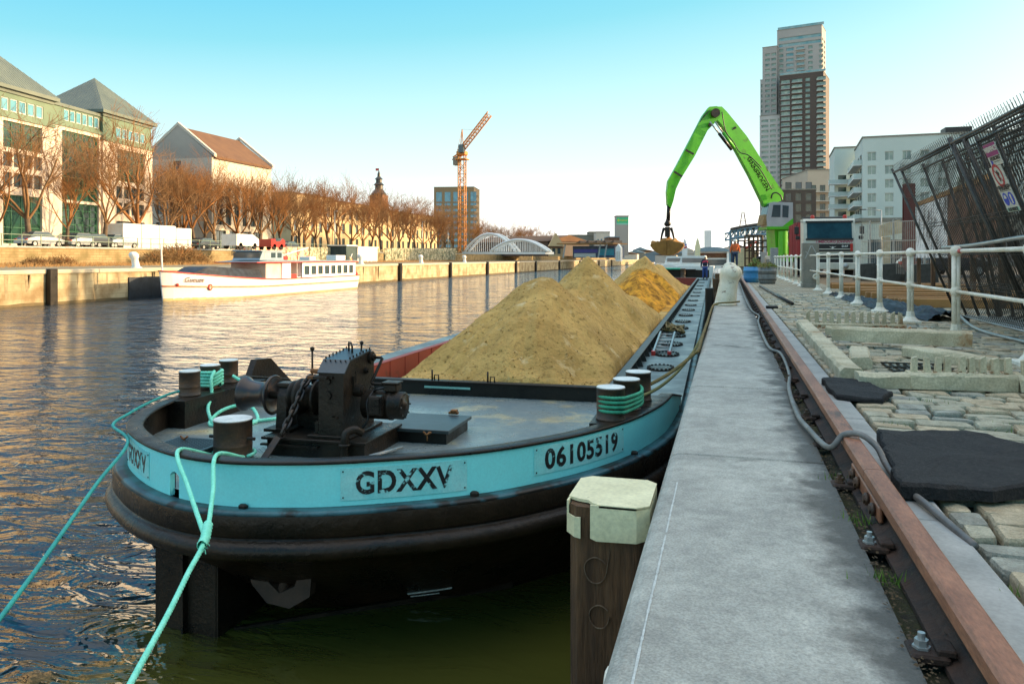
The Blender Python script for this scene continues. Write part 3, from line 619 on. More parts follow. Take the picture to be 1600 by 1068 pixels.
for x in (-3.20, -2.52):
    mb = BM(); mb.tube([(x, 8.65, CT), (x, 8.65, CT+.12)], .011, 8); mb.tube([(x+.03, 8.65, CT), (x+.03, 8.65, CT+.06), (x+.08, 8.65, CT+.06), (x+.08, 8.65, CT)], .008, 6); mb.build('hook', 'black_steel', barge)
# raised plinths under the bollard groups
for xs_, xe_, sgn in ((-5.13, -4.82, 1), (-.92, -.60, -1)):
    mb = BM()
    inn_ = [(p-n_*.055) for p, n_ in zip(O_, nrm) if 6.28 < p.y < 7.78 and (p.x < -2.9) == (sgn == 1)]; inn_.sort(key=lambda p: p.y); xx_ = -4.80 if sgn == 1 else -.98; o0 = [(p.x, p.y) for p in inn_]+[(xx_, inn_[-1].y), (xx_, inn_[0].y)]
    mb.prism(o0, DZ, RZ+.006, 'Z'); mb.build('bollard_plinth', 'black_steel', barge)
mb = BM(); mb.prism([(7.78, DZ), (8.9, DZ), (8.35, DZ+.40), (8.05, DZ+.42)], -5.22, -5.14, 'X'); mb.build('bulwark_end', 'black_steel', barge)
def bollard(x, y, z, r, h, pins=False):
    mb = BM(); mb.lathe((x, y, z), [(r*1.06,0),(r*1.06,.015),(r,.018),(r,h*.35),(r*1.01,h*.36),(r*1.01,h*.40),(r,h*.41),(r,h-.012),(r*1.03,h-.01),(r*1.03,h)], 28)
    o = mb.build('bollard', 'rust_steel', barge)
    mb = BM(); mb.lathe((x, y, z+h), [(r*1.02,.0005),(r*1.0,.008),(r*.9,.010)], 28); mb.build('bollard_cap', 'bollard_top', o)
    if pins:
        mb = BM(); mb.tube([(x-r-.05, y-.02, z+h*.56), (x+r+.06, y-.02, z+h*.56)], .013, 8); mb.build('crossbar', 'black_steel', o)
    return o
for x, y in ((-4.97, 6.62), (-5.04, 7.04), (-5.09, 7.43)): bollard(x, y, RZ+.006, .098, .235)
for x, y in ((-.83, 6.52), (-.75, 6.99), (-.69, 7.47)): bollard(x, y, RZ+.006, .118, .265)
bollard(-3.70, 5.46, DZ, .148, .32, True)
# anchor winch
wb = thing('anchor_winch', 'black anchor winch with gearbox, rope drum and electric motor on the barge foredeck', 'winch', tuple(bw(-3.0, 6.0, DZ)), BA)
def wp(mb, n='casing', mt='black_steel', par=None): return mb.build(n, mt, par or wb)
mb = BM(); mb.box((-3.52,5.66,DZ),(-2.66,6.36,-.50)); mb.box((-3.56,5.63,-.50),(-2.64,6.39,-.478), bev=.004); mb.box((-3.56,5.62,-.545),(-3.05,5.66,-.53)); mb.box((-3.18,5.69,-.477),(-2.80,6.33,-.455), bev=.004); wp(mb, 'bed')
gb = BM(); gb.prism([(5.72,-.455),(5.72,.045),(5.82,.135),(6.22,.175),(6.30,.10),(6.30,-.455)], -3.09, -2.87, 'X'); gbo = wp(gb, 'gearbox')
mb = BM(); mb.prism([(5.713,.047),(5.817,.142),(6.222,.183),(6.228,.172),(5.823,.13),(5.724,.04)], -3.10, -2.86, 'X'); wp(mb, 'cover', mat('winch_cover', (.055,.085,.105), (.035,.05,.06), scale=4, rough=.4), gbo)
mb = BM()
for k in range(7):
    y = 5.84+k*.062; z = .149+(y-5.82)*.1
    for x in (-3.088, -2.872): mb.cyl((x, y, z-.01), (x, y, z+.012), .007, 6)
for k in range(5): 
    mb.cyl((-3.07+k*.045, 5.80, .13), (-3.07+k*.045, 5.79, .14), .006, 6)
mb.split('cover_bolt', 'black_steel', gbo)
mb = BM(); mb.cyl((-2.87,5.93,-.12),(-2.80,5.93,-.12),.052,18); mb.cyl((-2.80,5.93,-.12),(-2.785,5.93,-.12),.036,18); mb.box((-2.87,5.88,-.12),(-2.855,5.9,.0)); mb.cyl((-2.845,5.89,-.05),(-2.845,5.89,.04),.007,8); wp(mb, 'coupling')
mb = BM(); mb.cyl((-2.87,6.12,.015),(-2.845,6.12,.015),.03,14); mb.cyl((-2.845,6.12,.015),(-2.83,6.12,.015),.02,6); mb.cyl((-2.87,6.22,.115),(-2.845,6.22,.115),.052,16); mb.cyl((-2.845,6.22,.115),(-2.825,6.22,.115),.03,12); wp(mb, 'shaft_end')
mb = BM(); mb.cyl((-3.01,5.72,-.135),(-3.01,5.70,-.135),.036,14); mb.cyl((-3.0,5.72,-.02),(-3.0,5.695,-.02),.022,8); mb.box((-3.02,5.70,.0),(-2.96,5.72,.02)); mb.cyl((-2.955,5.72,-.30),(-2.965,5.70,-.30),.01,6); mb.cyl((-2.92,5.72,-.31),(-2.93,5.70,-.31),.01,6); mb.box((-3.11,5.66,.0),(-2.99,5.74,.022)); [b_ for b_ in [mb.split('inspection_plug','black_steel',wb)]]
# crank handles
mb = BM(); mb.tube([(-2.825,6.22,.115),(-2.765,6.22,.115),(-2.755,6.22,.11),(-2.80,6.10,-.08),(-2.79,6.09,-.09),(-2.68,6.09,-.09)], .013, 8); wp(mb, 'crank_handle')
mb = BM(); mb.tube([(-3.09,6.22,.12),(-3.16,6.22,.125),(-3.17,6.20,.12),(-3.20,6.05,-.05),(-3.22,6.03,-.07),(-3.42,6.03,-.08)], .013, 8); wp(mb, 'crank_handle')
mb = BM(); mb.tube([(-3.30,6.0,-.10),(-3.30,6.0,.19)], .009, 8); mb.ball((-3.30,6.0,.20), .02, 10, 6); wp(mb, 'lever')
mb = BM(); mb.tube([(-3.03,6.14,.16),(-3.03,6.14,.22),(-3.02,6.12,.25),(-2.98,6.08,.25),(-2.96,6.06,.22),(-2.96,6.06,.15)], .009, 8); mb.cyl((-2.92,6.15,.17),(-2.915,6.15,.235),.008,8); mb.ball((-2.915,6.15,.245),.018,10,6); wp(mb, 'handwheel')
mb = BM(); mb.cyl((-3.15,5.93,.02),(-3.25,5.93,.02),.016,8); mb.cyl((-3.10,5.80,.04),(-3.20,5.80,.045),.02,10); mb.box((-3.19,5.72,-.01),(-3.04,5.78,.012)); mb.split('bracket', mat('rust_bright', (.28,.12,.03), (.16,.06,.02), scale=8, rough=.8), wb)
# shaft, drum, chain wheel
ZS = -.20; YS = 5.96
mb = BM(); mb.cyl((-3.09,YS,ZS),(-3.92,YS,ZS),.034,16); wp(mb, 'shaft')
mb = BM(); mb.lathe((0,YS,ZS), [(.045,-3.93),(.135,-3.935),(.15,-3.925),(.145,-3.905),(.118,-3.87),(.106,-3.80),(.108,-3.73),(.125,-3.685),(.165,-3.655),(.170,-3.64),(.162,-3.63),(.135,-3.645),(.09,-3.67),(.05,-3.67)], 36, 'X'); wp(mb, 'rope_drum', mat('drum', (.015,.018,.024), (.05,.03,.02), scale=4, rough=.28, bump=.1, bscale=20, c3=(.12,.05,.02), s3=5, t3=.58))
mb = BM(); mb.prism([(5.85,-.478),(6.07,-.478),(6.04,-.19),(6.0,-.12),(5.92,-.12),(5.88,-.19)], -3.56, -3.47, 'X'); mb.box((-3.64,5.80,-.478),(-3.40,6.10,-.455)); mb.box((-3.58,5.9,-.12),(-3.46,6.02,-.085), bev=.006); wp(mb, 'bearing_stand')
mb = BM(); mb.lathe((0,YS,ZS), [(.05,-3.46),(.13,-3.455),(.13,-3.435),(.10,-3.43),(.10,-3.40),(.145,-3.395),(.155,-3.38),(.145,-3.365),(.10,-3.33),(.10,-3.27),(.14,-3.235),(.150,-3.22),(.14,-3.205),(.08,-3.20),(.06,-3.10)], 32, 'X'); wp(mb, 'chain_wheel')
mb = BM(); mb.box((-3.45,6.02,-.478),(-3.15,6.12,-.30)); mb.box((-3.14,5.75,-.478),(-3.11,5.85,-.36)); mb.split('brake_stand', 'black_steel', wb)
# chain: links of real ovals from the wheel down through the deck pipe
def link(mb, c, d, side, L_=.075, W_=.026, r=.0125):
    c = Vector(c); d = Vector(d).normalized(); s_ = Vector(side); s_ = (s_-d*s_.dot(d)).normalized(); pts = []
    for k in range(16):
        a = 2*math.pi*k/16; ca, sa = math.cos(a), math.sin(a); pts.append(c+d*(L_/2*ca+(.012 if ca > 0 else -.012))+s_*W_*sa)
    mb.tube(pts, r, 7, closed=True)
cpth = catmull([(-3.30,6.10,-.12),(-3.30,6.04,-.055),(-3.30,5.95,-.045),(-3.30,5.86,-.09),(-3.31,5.80,-.18),(-3.335,5.70,-.33),(-3.36,5.60,-.46)], 6); lp = resample(cpth, .062)
cw = thing('anchor_chain', 'heavy black anchor chain running from the winch down to the deck pipe', 'chain', tuple(bw(-3.3, 5.6, DZ)), BA)
for k, p in enumerate(lp):
    d = lp[min(k+1, len(lp)-1)]-lp[max(k-1, 0)]; mb = BM(); link(mb, p, d, (1,0,0) if k % 2 == 0 else (0,1,.5)); mb.build('chain_link', mat('chain', (.03,.035,.04), (.08,.05,.03), scale=10, rough=.4, metal=.4), cw)
mb = BM(); mb.bar((-3.37,5.58,-.46),(-3.44,5.46,-.63),.055,.014,(0,-1,.4)); mb.build('claw', 'chain', cw)
mb = BM(); mb.lathe((0,5.98,-.24), [(.06,-2.82),(.11,-2.80),(.118,-2.79),(.118,-2.58),(.122,-2.575),(.122,-2.55),(.112,-2.545),(.112,-2.46),(.10,-2.45),(.04,-2.448),(.035,-2.435)], 28, 'X'); mo = wp(mb, 'motor')
mb = BM(); mb.box((-2.62,5.92,-.125),(-2.50,6.04,-.06), bev=.01); mb.box((-2.63,5.91,-.06),(-2.49,6.05,-.045), bev=.004); wp(mb, 'terminal_box', 'black_steel', mo)
mb = BM(); mb.box((-2.70,5.80,-.30),(-2.58,5.87,-.14), bev=.008); mb.box((-2.685,5.79,-.285),(-2.595,5.80,-.155), bev=.003); wp(mb, 'switch_box', 'black_paint', mo)
mb = BM(); mb.tube(catmull([(-2.72,5.96,-.13),(-2.66,5.90,-.10),(-2.60,5.93,-.09)],6), .01, 6); mb.tube(catmull([(-2.71,5.95,-.12),(-2.73,5.86,-.2),(-2.72,5.85,-.34),(-2.80,5.85,-.45)],6), .01, 6); mb.tube([(-2.745+.018*math.cos(a),5.98,-.108+.018*math.sin(a)) for a in np.linspace(0,6.28,13)], .005, 6); wp(mb, 'motor_cable', 'letter_plain', mo)
mb = BM()
for a in range(8): mb.cyl((-2.446,5.98+.095*math.cos(a*.785),-.24+.095*math.sin(a*.785)),(-2.438,5.98+.095*math.cos(a*.785),-.24+.095*math.sin(a*.785)),.008,6)
mb.split('motor_bolt', 'galv', mo)
mb = BM(); mb.tube(catmull([(-2.80,5.60,DZ),(-2.80,5.60,-.47),(-2.79,5.62,-.40),(-2.74,5.67,-.385),(-2.70,5.71,-.42)],6), .032, 14); mb.lathe((-2.80,5.60,-.50), [(.05,0),(.05,.014)], 14); tag(mb.build('vent_pipe', 'black_steel'), 'black swan neck vent pipe in front of the winch gearbox', 'vent pipe')
# deck hatches
def hatch(x0, y0, x1, y1, z1, label, tread=False):
    h_ = thing('deck_hatch', label, 'hatch', tuple(bw((x0+x1)/2, (y0+y1)/2, DZ)), BA)
    mb = BM(); mb.box((x0+.03,y0+.03,DZ),(x1-.03,y1-.03,z1-.03)); mb.build('hatch_base', 'black_paint', h_)
    mb = BM(); mb.box((x0,y0,z1-.03),(x1,y1,z1), bev=.004)
    if tread:
        yy = y0+.03
        while yy < y1-.02:
            xx = x0+.03
            while xx < x1-.03: mb.box((xx,yy,z1),(xx+.022,yy+.006,z1+.0025)); xx += .034
            yy += .022
    mb.build('hatch_lid', mat('lid', (.05,.07,.075), (.03,.04,.04), scale=5, rough=.4), h_); return h_
h1 = hatch(-2.80, 6.32, -2.19, 6.98, -.505, 'raised rectangular steel hatch to the right of the winch motor')
h2 = hatch(-4.36, 5.28, -3.86, 5.66, -.53, 'small checkered hatch beside the front bollard', True)
def wing_nut(x, y, z):
    mb = BM(); mb.tube([(x,y,z),(x,y,z+.05)], .007, 6); mb.tube([(x-.035,y,z+.075),(x,y,z+.05),(x+.035,y,z+.075)], .008, 6); mb.tube([(x-.01,y-.02,z+.06),(x,y,z+.05),(x+.01,y+.03,z+.07)], .007, 6)
    return tag(mb.build('wing_nut', 'rust_bright'), WN.pop(0), 'wing nut', 'wing nuts on the foredeck')
WN = ['wing nut at the front edge of the raised hatch', 'wing nut at the front edge of the checkered hatch', 'wing nut behind the checkered hatch near the bulwark', 'wing nut lying on the deck above the lettered plate, left one of two', 'wing nut lying on the deck above the lettered plate, right one of two']
for x, y, z in ((-2.37,6.28,DZ+.04),(-4.0,5.24,DZ+.05),(-4.22,5.55,DZ+.06),(-2.32,5.62,DZ-.03),(-1.92,5.78,DZ-.03)): wing_nut(x, y, z)
mb = BM(); mb.tube([(-2.70,5.68,DZ+.02),(-2.50,6.05,DZ+.03)], .013, 8); mb.tube([(-2.66,5.70,DZ+.02),(-2.52,5.98,DZ+.025)], .008, 6); tag(mb.build('steel_bar', 'galv_light'), 'short pale steel bar lying on the deck beside the vent pipe', 'bar')
mb = BM(); mb.box((-2.42,6.98,-.50),(-2.33,7.02,-.48)); mb.box((-2.40,6.97,-.48),(-2.34,7.03,-.46), bev=.004); o = tag(mb.build('wood_scrap', 'rust_bright'), 'small rusty bracket lying on the raised hatch lid', 'bracket')
# tread plate patches
def tread(x0, y0, x1, y1, ang=45):
    mb = BM(); nx_ = int((x1-x0)/.03); ny_ = int((y1-y0)/.03)
    for i in range(nx_):
        for j in range(ny_):
            c_ = Vector((x0+(i+.5)*.03, y0+(j+.5)*.03, DZ+.001)); a = R(45 if (i+j) % 2 else -45); d = Vector((math.cos(a), math.sin(a), 0)); n_ = Vector((-d.y, d.x, 0)); mb.add([c_-d*.012, c_-n_*.003+Vector((0,0,.002)), c_+d*.012, c_+n_*.003+Vector((0,0,.002))], [(0,1,2,3)])
    return mb.build('tread_plate', 'galv', barge)
tread(-3.62, 5.0, -2.5, 5.62); tread(-2.15, 5.42, -1.75, 5.72); tread(-3.7, 5.7, -3.56, 6.5)
# oval manholes on the side deck
for yy in (11.5, 13.15, 14.7, 16.3, 18.1, 20.0, 22.2, 24.5, 27, 30, 33.5, 37, 41, 46, 52):
    mb = BM(); a_, b_ = .20, .30
    mb.add([(-.74+a_*math.cos(t_), yy+b_*math.sin(t_), DZ+z) for z in (0,.02) for t_ in np.linspace(0, 6.283, 29)[:-1]], [tuple(range(27,-1,-1)), tuple(range(28,56))]+[(i,(i+1)%28,28+(i+1)%28,28+i) for i in range(28)])
    for t_ in np.linspace(0, 6.283, 19)[:-1]: mb.lathe((-.74+a_*.88*math.cos(t_), yy+b_*.9*math.sin(t_), DZ+.02), [(.018,0),(.018,.014)], 6)
    mb.build('manhole_cover', 'black_steel', barge)
ld = thing('ladder', 'short aluminium ladder with red feet lying on the barge side deck', 'ladder', tuple(bw(-.85, 13.5, DZ)), BA)
for x in (-.96, -.70):
    mb = BM(); mb.bar((x,13.1,DZ+.04),(x,14.9,DZ+.20),.03,.06); mb.build('stile', 'galv_light', ld); mb = BM(); mb.box((x-.03,13.0,DZ+.0),(x+.03,13.12,DZ+.07)); mb.build('foot', 'red_paint', ld)
for k in range(6):
    y = 13.3+k*.29; mb = BM(); mb.tube([(-.96,y,DZ+.055+k*.026),(-.70,y,DZ+.055+k*.026)], .014, 6); mb.build('rung', 'galv_light', ld)
# rope pile
mb = BM(); rg = random.Random(4)
pp = [(-.85+.25*math.cos(k*.9)*rg.uniform(.3,1.2), 17.4+1.1*math.sin(k*1.3)*rg.uniform(.2,1), DZ+.03+rg.uniform(0,.10)) for k in range(46)]
mb.tube(catmull(pp, 5), .022, 6); tag(mb.build('rope_heap', 'rope_old'), 'tangled heap of old rope on the barge side deck', 'rope')
# fenders' stem plates (push frame) under the bow
pk = BM(); 
def plate(mb, p, q, z0, z1, th=.02, zt=None):
    p = Vector((*p, 0)); q = Vector((*q, 0)); d = (q-p).normalized(); n_ = Vector((-d.y, d.x, 0))*th/2; zt = zt or (z1, z1)
    vs = [(p-n_).xy[:]+(z0,), (q-n_).xy[:]+(z0,), (q-n_).xy[:]+(zt[1],), (p-n_).xy[:]+(zt[0],), (p+n_).xy[:]+(z0,), (q+n_).xy[:]+(z0,), (q+n_).xy[:]+(zt[1],), (p+n_).xy[:]+(zt[0],)]
    mb.add(vs, [(3,2,1,0),(4,5,6,7),(0,1,5,4),(1,2,6,5),(2,3,7,6),(3,0,4,7)])
plate(pk, (-3.95,4.93), (-3.43,4.87), -2.2, -1.0, .03); plate(pk, (-3.43,4.86), (-3.38,5.9), -2.2, -1.0, .03); plate(pk, (-3.97,4.92), (-4.02,5.9), -2.2, -1.0, .03); plate(pk, (-3.70,4.84), (-3.69,4.90), -2.2, -1.02, .02)
pk.build('push_frame', 'black_steel', barge)
pk = BM(); pk.prism([(-3.43,4.84),(-3.05,4.90),(-3.40,5.25)], -1.06, -1.04, 'Z'); plate(pk, (-4.40,5.3), (-3.97,4.92), -1.16, -1.12, .05); pk.build('bracket_plate', 'black_steel', barge)
# anchor tucked into its pocket
mb = BM(); mb.prism([(-3.30,-1.16),(-3.18,-1.14),(-3.10,-1.34),(-3.0,-1.42),(-2.88,-1.36),(-2.83,-1.22),(-2.74,-1.20),(-2.76,-1.42),(-2.92,-1.52),(-3.10,-1.50),(-3.22,-1.38)], 4.98, 5.06, 'Y'); mb.tube([(-3.0,5.02,-1.44),(-3.0,5.2,-1.05)], .04, 8)
mb.build('anchor', mat('anchor', (.09,.05,.035), (.04,.025,.02), scale=6, rough=.6), barge)
mb = BM(); mb.bar((-3.38,5.0,-1.74),(-1.6,6.2,-1.70),.03,.05); mb.bar((-3.38,4.92,-1.80),(-3.38,5.9,-1.80),.03,.05); mb.build('lower_strake', 'black_steel', barge)
# lettering along the band
def band_text(s, sc, z, size, width, mt='letter_black', name='lettering', par=None, off=.006, bold=.006, tiltz=0):
    vs, fs = text_geo(s, size, ext=.0008, bold=bold, spacing=1.08); x0 = min(v.x for v in vs); x1 = max(v.x for v in vs); k = width/(x1-x0); y0 = min(v.y for v in vs); y1 = max(v.y for v in vs)
    # subdivide long faces is unnecessary: letters are narrow
    out_ = []
    for v in vs:
        s_ = sc+(v.x-(x0+x1)/2)*k; p, n_ = at_arc(s_); p = p+n_*(off+v.z); out_.append((p.x, p.y, z+(v.y-(y0+y1)/2)+tiltz*(s_-sc)))
    mb = BM(); mb.add(out_, fs); return mb.build(name, mt, par or barge, fix=False)
def band_plate(sc, z, width, h_, tiltz=0):
    mb = BM(); n = 24; vs = []
    for k in range(n+1):
        s_ = sc+(k/n-.5)*width; p, n_ = at_arc(s_); dz = tiltz*(s_-sc)
        for o, zz in ((.001, z-h_/2), (.0045, z-h_/2+.001), (.0045, z+h_/2-.001), (.001, z+h_/2)): q = p+n_*o; vs.append((q.x, q.y, zz+dz))
    mb.add(vs, [(i*4+j, (i+1)*4+j, (i+1)*4+j+1, i*4+j+1) for i in range(n) for j in range(3)]+[(0,1,2,3), tuple(n*4+j for j in (3,2,1,0))])
    pl = mb.build('name_plate', 'plate_paint', barge, fix=False)
    mb = BM()
    for a in (-.48, .48):
        for b_ in (-.4, .4):
            p, n_ = at_arc(sc+a*width); q = p+n_*.006; mb.ball((q.x, q.y, z+b_*h_+tiltz*a*width), .006, 6, 4)
    mb.split('rivet', 'black_steel', pl); return pl
sA = arc_of(-2.02, 4.93); pl = band_plate(sA, -.530, .86, .215); band_text('GDXXV', sA, -.525, .205, .66, par=pl)
sB = arc_of(-.955, 5.98); pl = band_plate(sB, -.515, 1.06, .205); band_text('06105519', sB, -.512, .20, .86, par=pl)
sC = arc_of(-4.20, 4.99); pl = band_plate(sC, -.53, .66, .20); band_text('GDXXV', sC, -.528, .185, .54, par=pl, mt=mat('letter_rust', (.10,.035,.02), (.02,.02,.02), scale=9, rough=.6, c3=(.25,.68,.66), s3=15, t3=.52))
for sx_ in (arc_of(-3.0,4.56), arc_of(-1.62,5.2), arc_of(-.66,6.6)):
    p, n_ = at_arc(sx_); q = p+n_*.02; mb = BM(); mb.box((q.x-.03,q.y-.02,-.68),(q.x+.03,q.y+.02,-.645), bev=.01); mb.build('scupper', 'black_paint', barge)
# weld scratches on the black hull
mb = BM()
def scratch(a, za, b_, zb, wd=.006):
    for k in range(10):
        s_0 = a+(b_-a)*k/10; s_1 = a+(b_-a)*(k+1)/10; z_0 = za+(zb-za)*k/10; z_1 = za+(zb-za)*(k+1)/10
        def q(s_, z): 
            p, n_ = at_arc(s_); bf = bowf(p); r_ = np.interp(-z, [1.02,1.2,1.45,1.73], [.05,.24,.58,.89]); return p-n_*(r_*bf-.008)
        A, B = q(s_0, z_0), q(s_1, z_1); mb.add([(A.x,A.y,z_0-wd/2),(B.x,B.y,z_1-wd/2),(B.x,B.y,z_1+wd/2),(A.x,A.y,z_0+wd/2)], [(0,1,2,3)])
s6 = arc_of(-1.35, 5.5)
scratch(sA+.15, -1.63, sA+.62, -1.60, .012); scratch(sA+.2, -1.67, sA+.5, -1.655, .008)
mb.split('paint_scratch', mat('scratch', (.55,.58,.55), (.3,.32,.3), scale=20, rough=.5), barge, fix=False)
# faint draught mark 46 raised in weld beads
vs, fs = text_geo('46', .26, ext=.0, bold=-.002, spacing=1.1)
mb = BM(); o_ = []
s6 = arc_of(-1.75, 5.1)
# ---------------------------------------------------------------- sand load
PK = [(-2.42,11.0,.70,.62,.92,.35),(-2.45,13.2,.50,.60,.85,.2),(-2.50,16.1,1.04,.72,1.0,.05),(-2.25,17.8,.30,.62,.6,.2),(-2.40,26.2,.48,.52,.80,.10),(-3.2,25.6,-.15,.5,.6,.2),(-2.40,30.5,1.20,.62,.84,.05),(-2.3,34.5,.70,.5,.6,.2),(-2.3,39.0,.15,.5,.6,.2)]
def sand_z(x, y):
    z = -1.9
    for px_, py_, pz, sly, slx, rd in PK:
        d = math.sqrt(((x-px_)*slx)**2+((y-py_)*sly)**2); q = pz+rd*.8-math.sqrt(d*d+(rd*.8)**2); ang = math.atan2((y-py_)*sly, (x-px_)*slx); q += min(d,1.6)*(.13*noise.noise(Vector((math.cos(ang)*2.6, math.sin(ang)*2.6, py_)))+.07*noise.noise(Vector((math.cos(ang)*7, math.sin(ang)*7, py_+d*.6))))
        z = max(z, q)
    n_ = noise.noise(Vector((x*1.1, y*1.1, 2)))*.10+noise.noise(Vector((x*3.1, y*3.1, 5)))*.045+noise.noise(Vector((x*9, y*9, 7)))*.018+abs(noise.noise(Vector((x*22, y*22, 9))))*.012
    return z+n_-.06
xs = np.linspace(hx0+.06, hx1-.06, 110); ys = np.concatenate([np.linspace(8.73, 14, 190), np.linspace(14.03, 24, 210), np.linspace(24.06, 46, 220)])
def sz(x, y):
    z = sand_z(x, y)
    z = min(z, CT-.02+(hx1-x)*1.05+.05*noise.noise(Vector((x*2,y*2,1)))); z = min(z, .35+(x-hx0)*1.3-.9)
    if y < 8.95: z = min(z, CT+.0+(y-8.7)*.9)
    if y < 9.4 and x > -3.7: z = max(z, CT-.03)
    if x > hx1-.35 and y < 43: z = max(z, CT-.05)
    if x > hx1-.10 or y < 8.78: z = min(z, CT-.03)
    if x > hx1-.068: z = CT-.4
    if y < 8.74: z = CT-.4
    return z
mb = BM(); vs = [(x, y, sz(x, y)) for y in ys for x in xs]; n = len(xs)
mb.add(vs, [(j*n+i, j*n+i+1, (j+1)*n+i+1, (j+1)*n+i) for j in range(len(ys)-1) for i in range(n-1)], True)
sand = mb.build('sand', 'sand', fix=False)
sm = bpy.data.materials.new('sand_load'); sm.use_nodes = True; t = sm.node_tree; b = t.nodes['Principled BSDF']; L = t.links.new; b.inputs['Roughness'].default_value = .95; b.inputs['Specular IOR Level'].default_value = .2
tcn = t.nodes.new('ShaderNodeTexCoord')
def nzz(sc, st=(1,1,1), det=8):
    mp = t.nodes.new('ShaderNodeMapping'); mp.inputs['Scale'].default_value = st; L(tcn.outputs['Object'], mp.inputs[0]); n = t.nodes.new('ShaderNodeTexNoise'); n.inputs['Scale'].default_value = sc; n.inputs['Detail'].default_value = det; n.inputs['Roughness'].default_value = .68; L(mp.outputs[0], n.inputs['Vector']); return n.outputs['Fac']
def rmp(src, a, bb):
    r = t.nodes.new('ShaderNodeMapRange'); r.inputs[1].default_value = a; r.inputs[2].default_value = bb; L(src, r.inputs[0]); return r.outputs[0]
def mixc(f_, A, B):
    n = t.nodes.new('ShaderNodeMix'); n.data_type = 'RGBA'; L(f_, n.inputs[0])
    for k, v in ((6, A), (7, B)):
        if isinstance(v, tuple): n.inputs[k].default_value = (*v, 1)
        else: L(v, n.inputs[k])
    return n.outputs[2]
c_ = mixc(rmp(nzz(1.3), .38, .62), (.64,.41,.135), (.43,.265,.08)); c_ = mixc(rmp(nzz(14), .53, .69), c_, (.22,.135,.042)); c_ = mixc(rmp(nzz(3, (1,1,1)), .58, .7), c_, (.68,.52,.27))
spx = t.nodes.new('ShaderNodeSeparateXYZ'); L(tcn.outputs['Object'], spx.inputs[0])
# sunlit front of the third pile, painted orange by a position mask
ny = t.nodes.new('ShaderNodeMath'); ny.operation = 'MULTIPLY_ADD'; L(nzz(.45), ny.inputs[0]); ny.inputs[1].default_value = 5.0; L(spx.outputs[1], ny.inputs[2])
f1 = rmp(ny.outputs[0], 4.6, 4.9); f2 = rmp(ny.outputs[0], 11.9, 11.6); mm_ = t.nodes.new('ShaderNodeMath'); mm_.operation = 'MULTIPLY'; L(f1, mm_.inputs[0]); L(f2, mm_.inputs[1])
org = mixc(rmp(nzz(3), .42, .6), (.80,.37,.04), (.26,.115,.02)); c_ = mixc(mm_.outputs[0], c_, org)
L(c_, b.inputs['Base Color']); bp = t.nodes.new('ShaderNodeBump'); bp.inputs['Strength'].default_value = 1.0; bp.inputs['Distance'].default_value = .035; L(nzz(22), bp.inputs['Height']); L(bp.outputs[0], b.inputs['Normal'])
sand.data.materials.clear(); sand.data.materials.append(sm); origin(sand, bw(-2.7, 20, -1.9)); tag(sand, 'high ridge of yellow brown sand with a painted orange sunlit patch, filling the barge hold', 'sand'); sand['kind'] = 'stuff'
for o in (sand,): 
    for k in ('category',): 
        pass
mb = BM(); rg = random.Random(12)
for k in range(2600):
    x = rg.uniform(hx0+.1, hx1-.1); y = 8.75+rg.random()**1.5*14; z = sz(x, y); s_ = rg.uniform(.006, .02); a = [Vector((rg.uniform(-1,1), rg.uniform(-1,1), rg.uniform(-.6,1)))*s_ for _ in range(5)]; c0 = Vector((x, y, z+s_*.2)); mb.add([c0+q for q in a], [(0,1,2),(0,2,3),(1,2,4),(0,1,3),(2,3,4)])
o = mb.build('sand_clods', sm, fix=False); o['kind'] = 'stuff'; origin(o, bw(-2.7, 20, -1.9))
# ---------------------------------------------------------------- stern part of the barge, far off
mb = BM(); mb.box((-5.29,58.1,DZ-.2),(-1.1,66,DZ+.01)); mb.build('aft_deck', 'deck_side', barge)
mb = BM(); mb.box((-5.3,66,-1.9),(-.34,66.1,.0)); mb.box((-5.32,62,DZ),(-5.2,66,.05)); mb.box((-5.2,65.4,.0),(-1.4,66,.06)); mb.build('aft_bulwark', 'black_paint', barge)
mb = BM(); mb.box((-5.0,65.3,.02),(-2.6,65.9,.16), bev=.05); tag(mb.build('tarpaulin', mat('tarp_green', (.05,.42,.25), rough=.6)), 'green tarpaulin folded along the barge stern', 'tarpaulin')
bollard(-4.6, 64.6, DZ, .18, .65); bollard(-2.4, 64.9, DZ, .20, .75)
mb = BM(); mb.box((hx1-.05,hy1,DZ+.01),(-.40,hy1+.12,DZ+.06)); mb.build('locker', 'black_paint', barge)
# ---------------------------------------------------------------- ropes of the barge
mb = BM(); bx_, by_ = -3.70, 5.46; r_ = .17
def rope_thing(name, pts, r, mt, label, n=8, **k):
    mb = MB(); rope_mb(mb, catmull(pts, n), r, **k); return tag(mb.build(name, mt), label, 'rope')
arcp = lambda a0, a1, z, rr=.168, cx=bx_, cyy=by_, n=8: [bw(cx+rr*math.cos(a), cyy+rr*math.sin(a), z) for a in np.linspace(a0, a1, n)]
knot = at(432, 838, 3.9)
A = [knot, at(440, 790, 4.2), at(447, 740, 4.55)]; 
rimL = bw(-3.56, 4.62, RZ+.03); rimR = bw(-3.23, 4.58, RZ+.03)
endp = at(150, 1150, 2.2); mid1 = at(330, 930, 3.25)
p0 = at(333, 830, 4.62); kn = at(322, 825, 4.5)
kn = rimL.lerp(rimR, .35)*.80+at(180,1140,2.9)*.20
kn = at(321, 840, 4.25)
fr = at(262, 960, 3.55); e2 = at(200, 1075, 2.95); e3 = at(150, 1180, 2.45)
loop = [kn, kn.lerp(rimL, .5)+Vector((-.01,0,.0)), rimL]+arcp(math.pi*1.18, -.18*math.pi, DZ+.05, n=12)+[rimR, kn.lerp(rimR, .5)+Vector((.01,0,0)), kn]
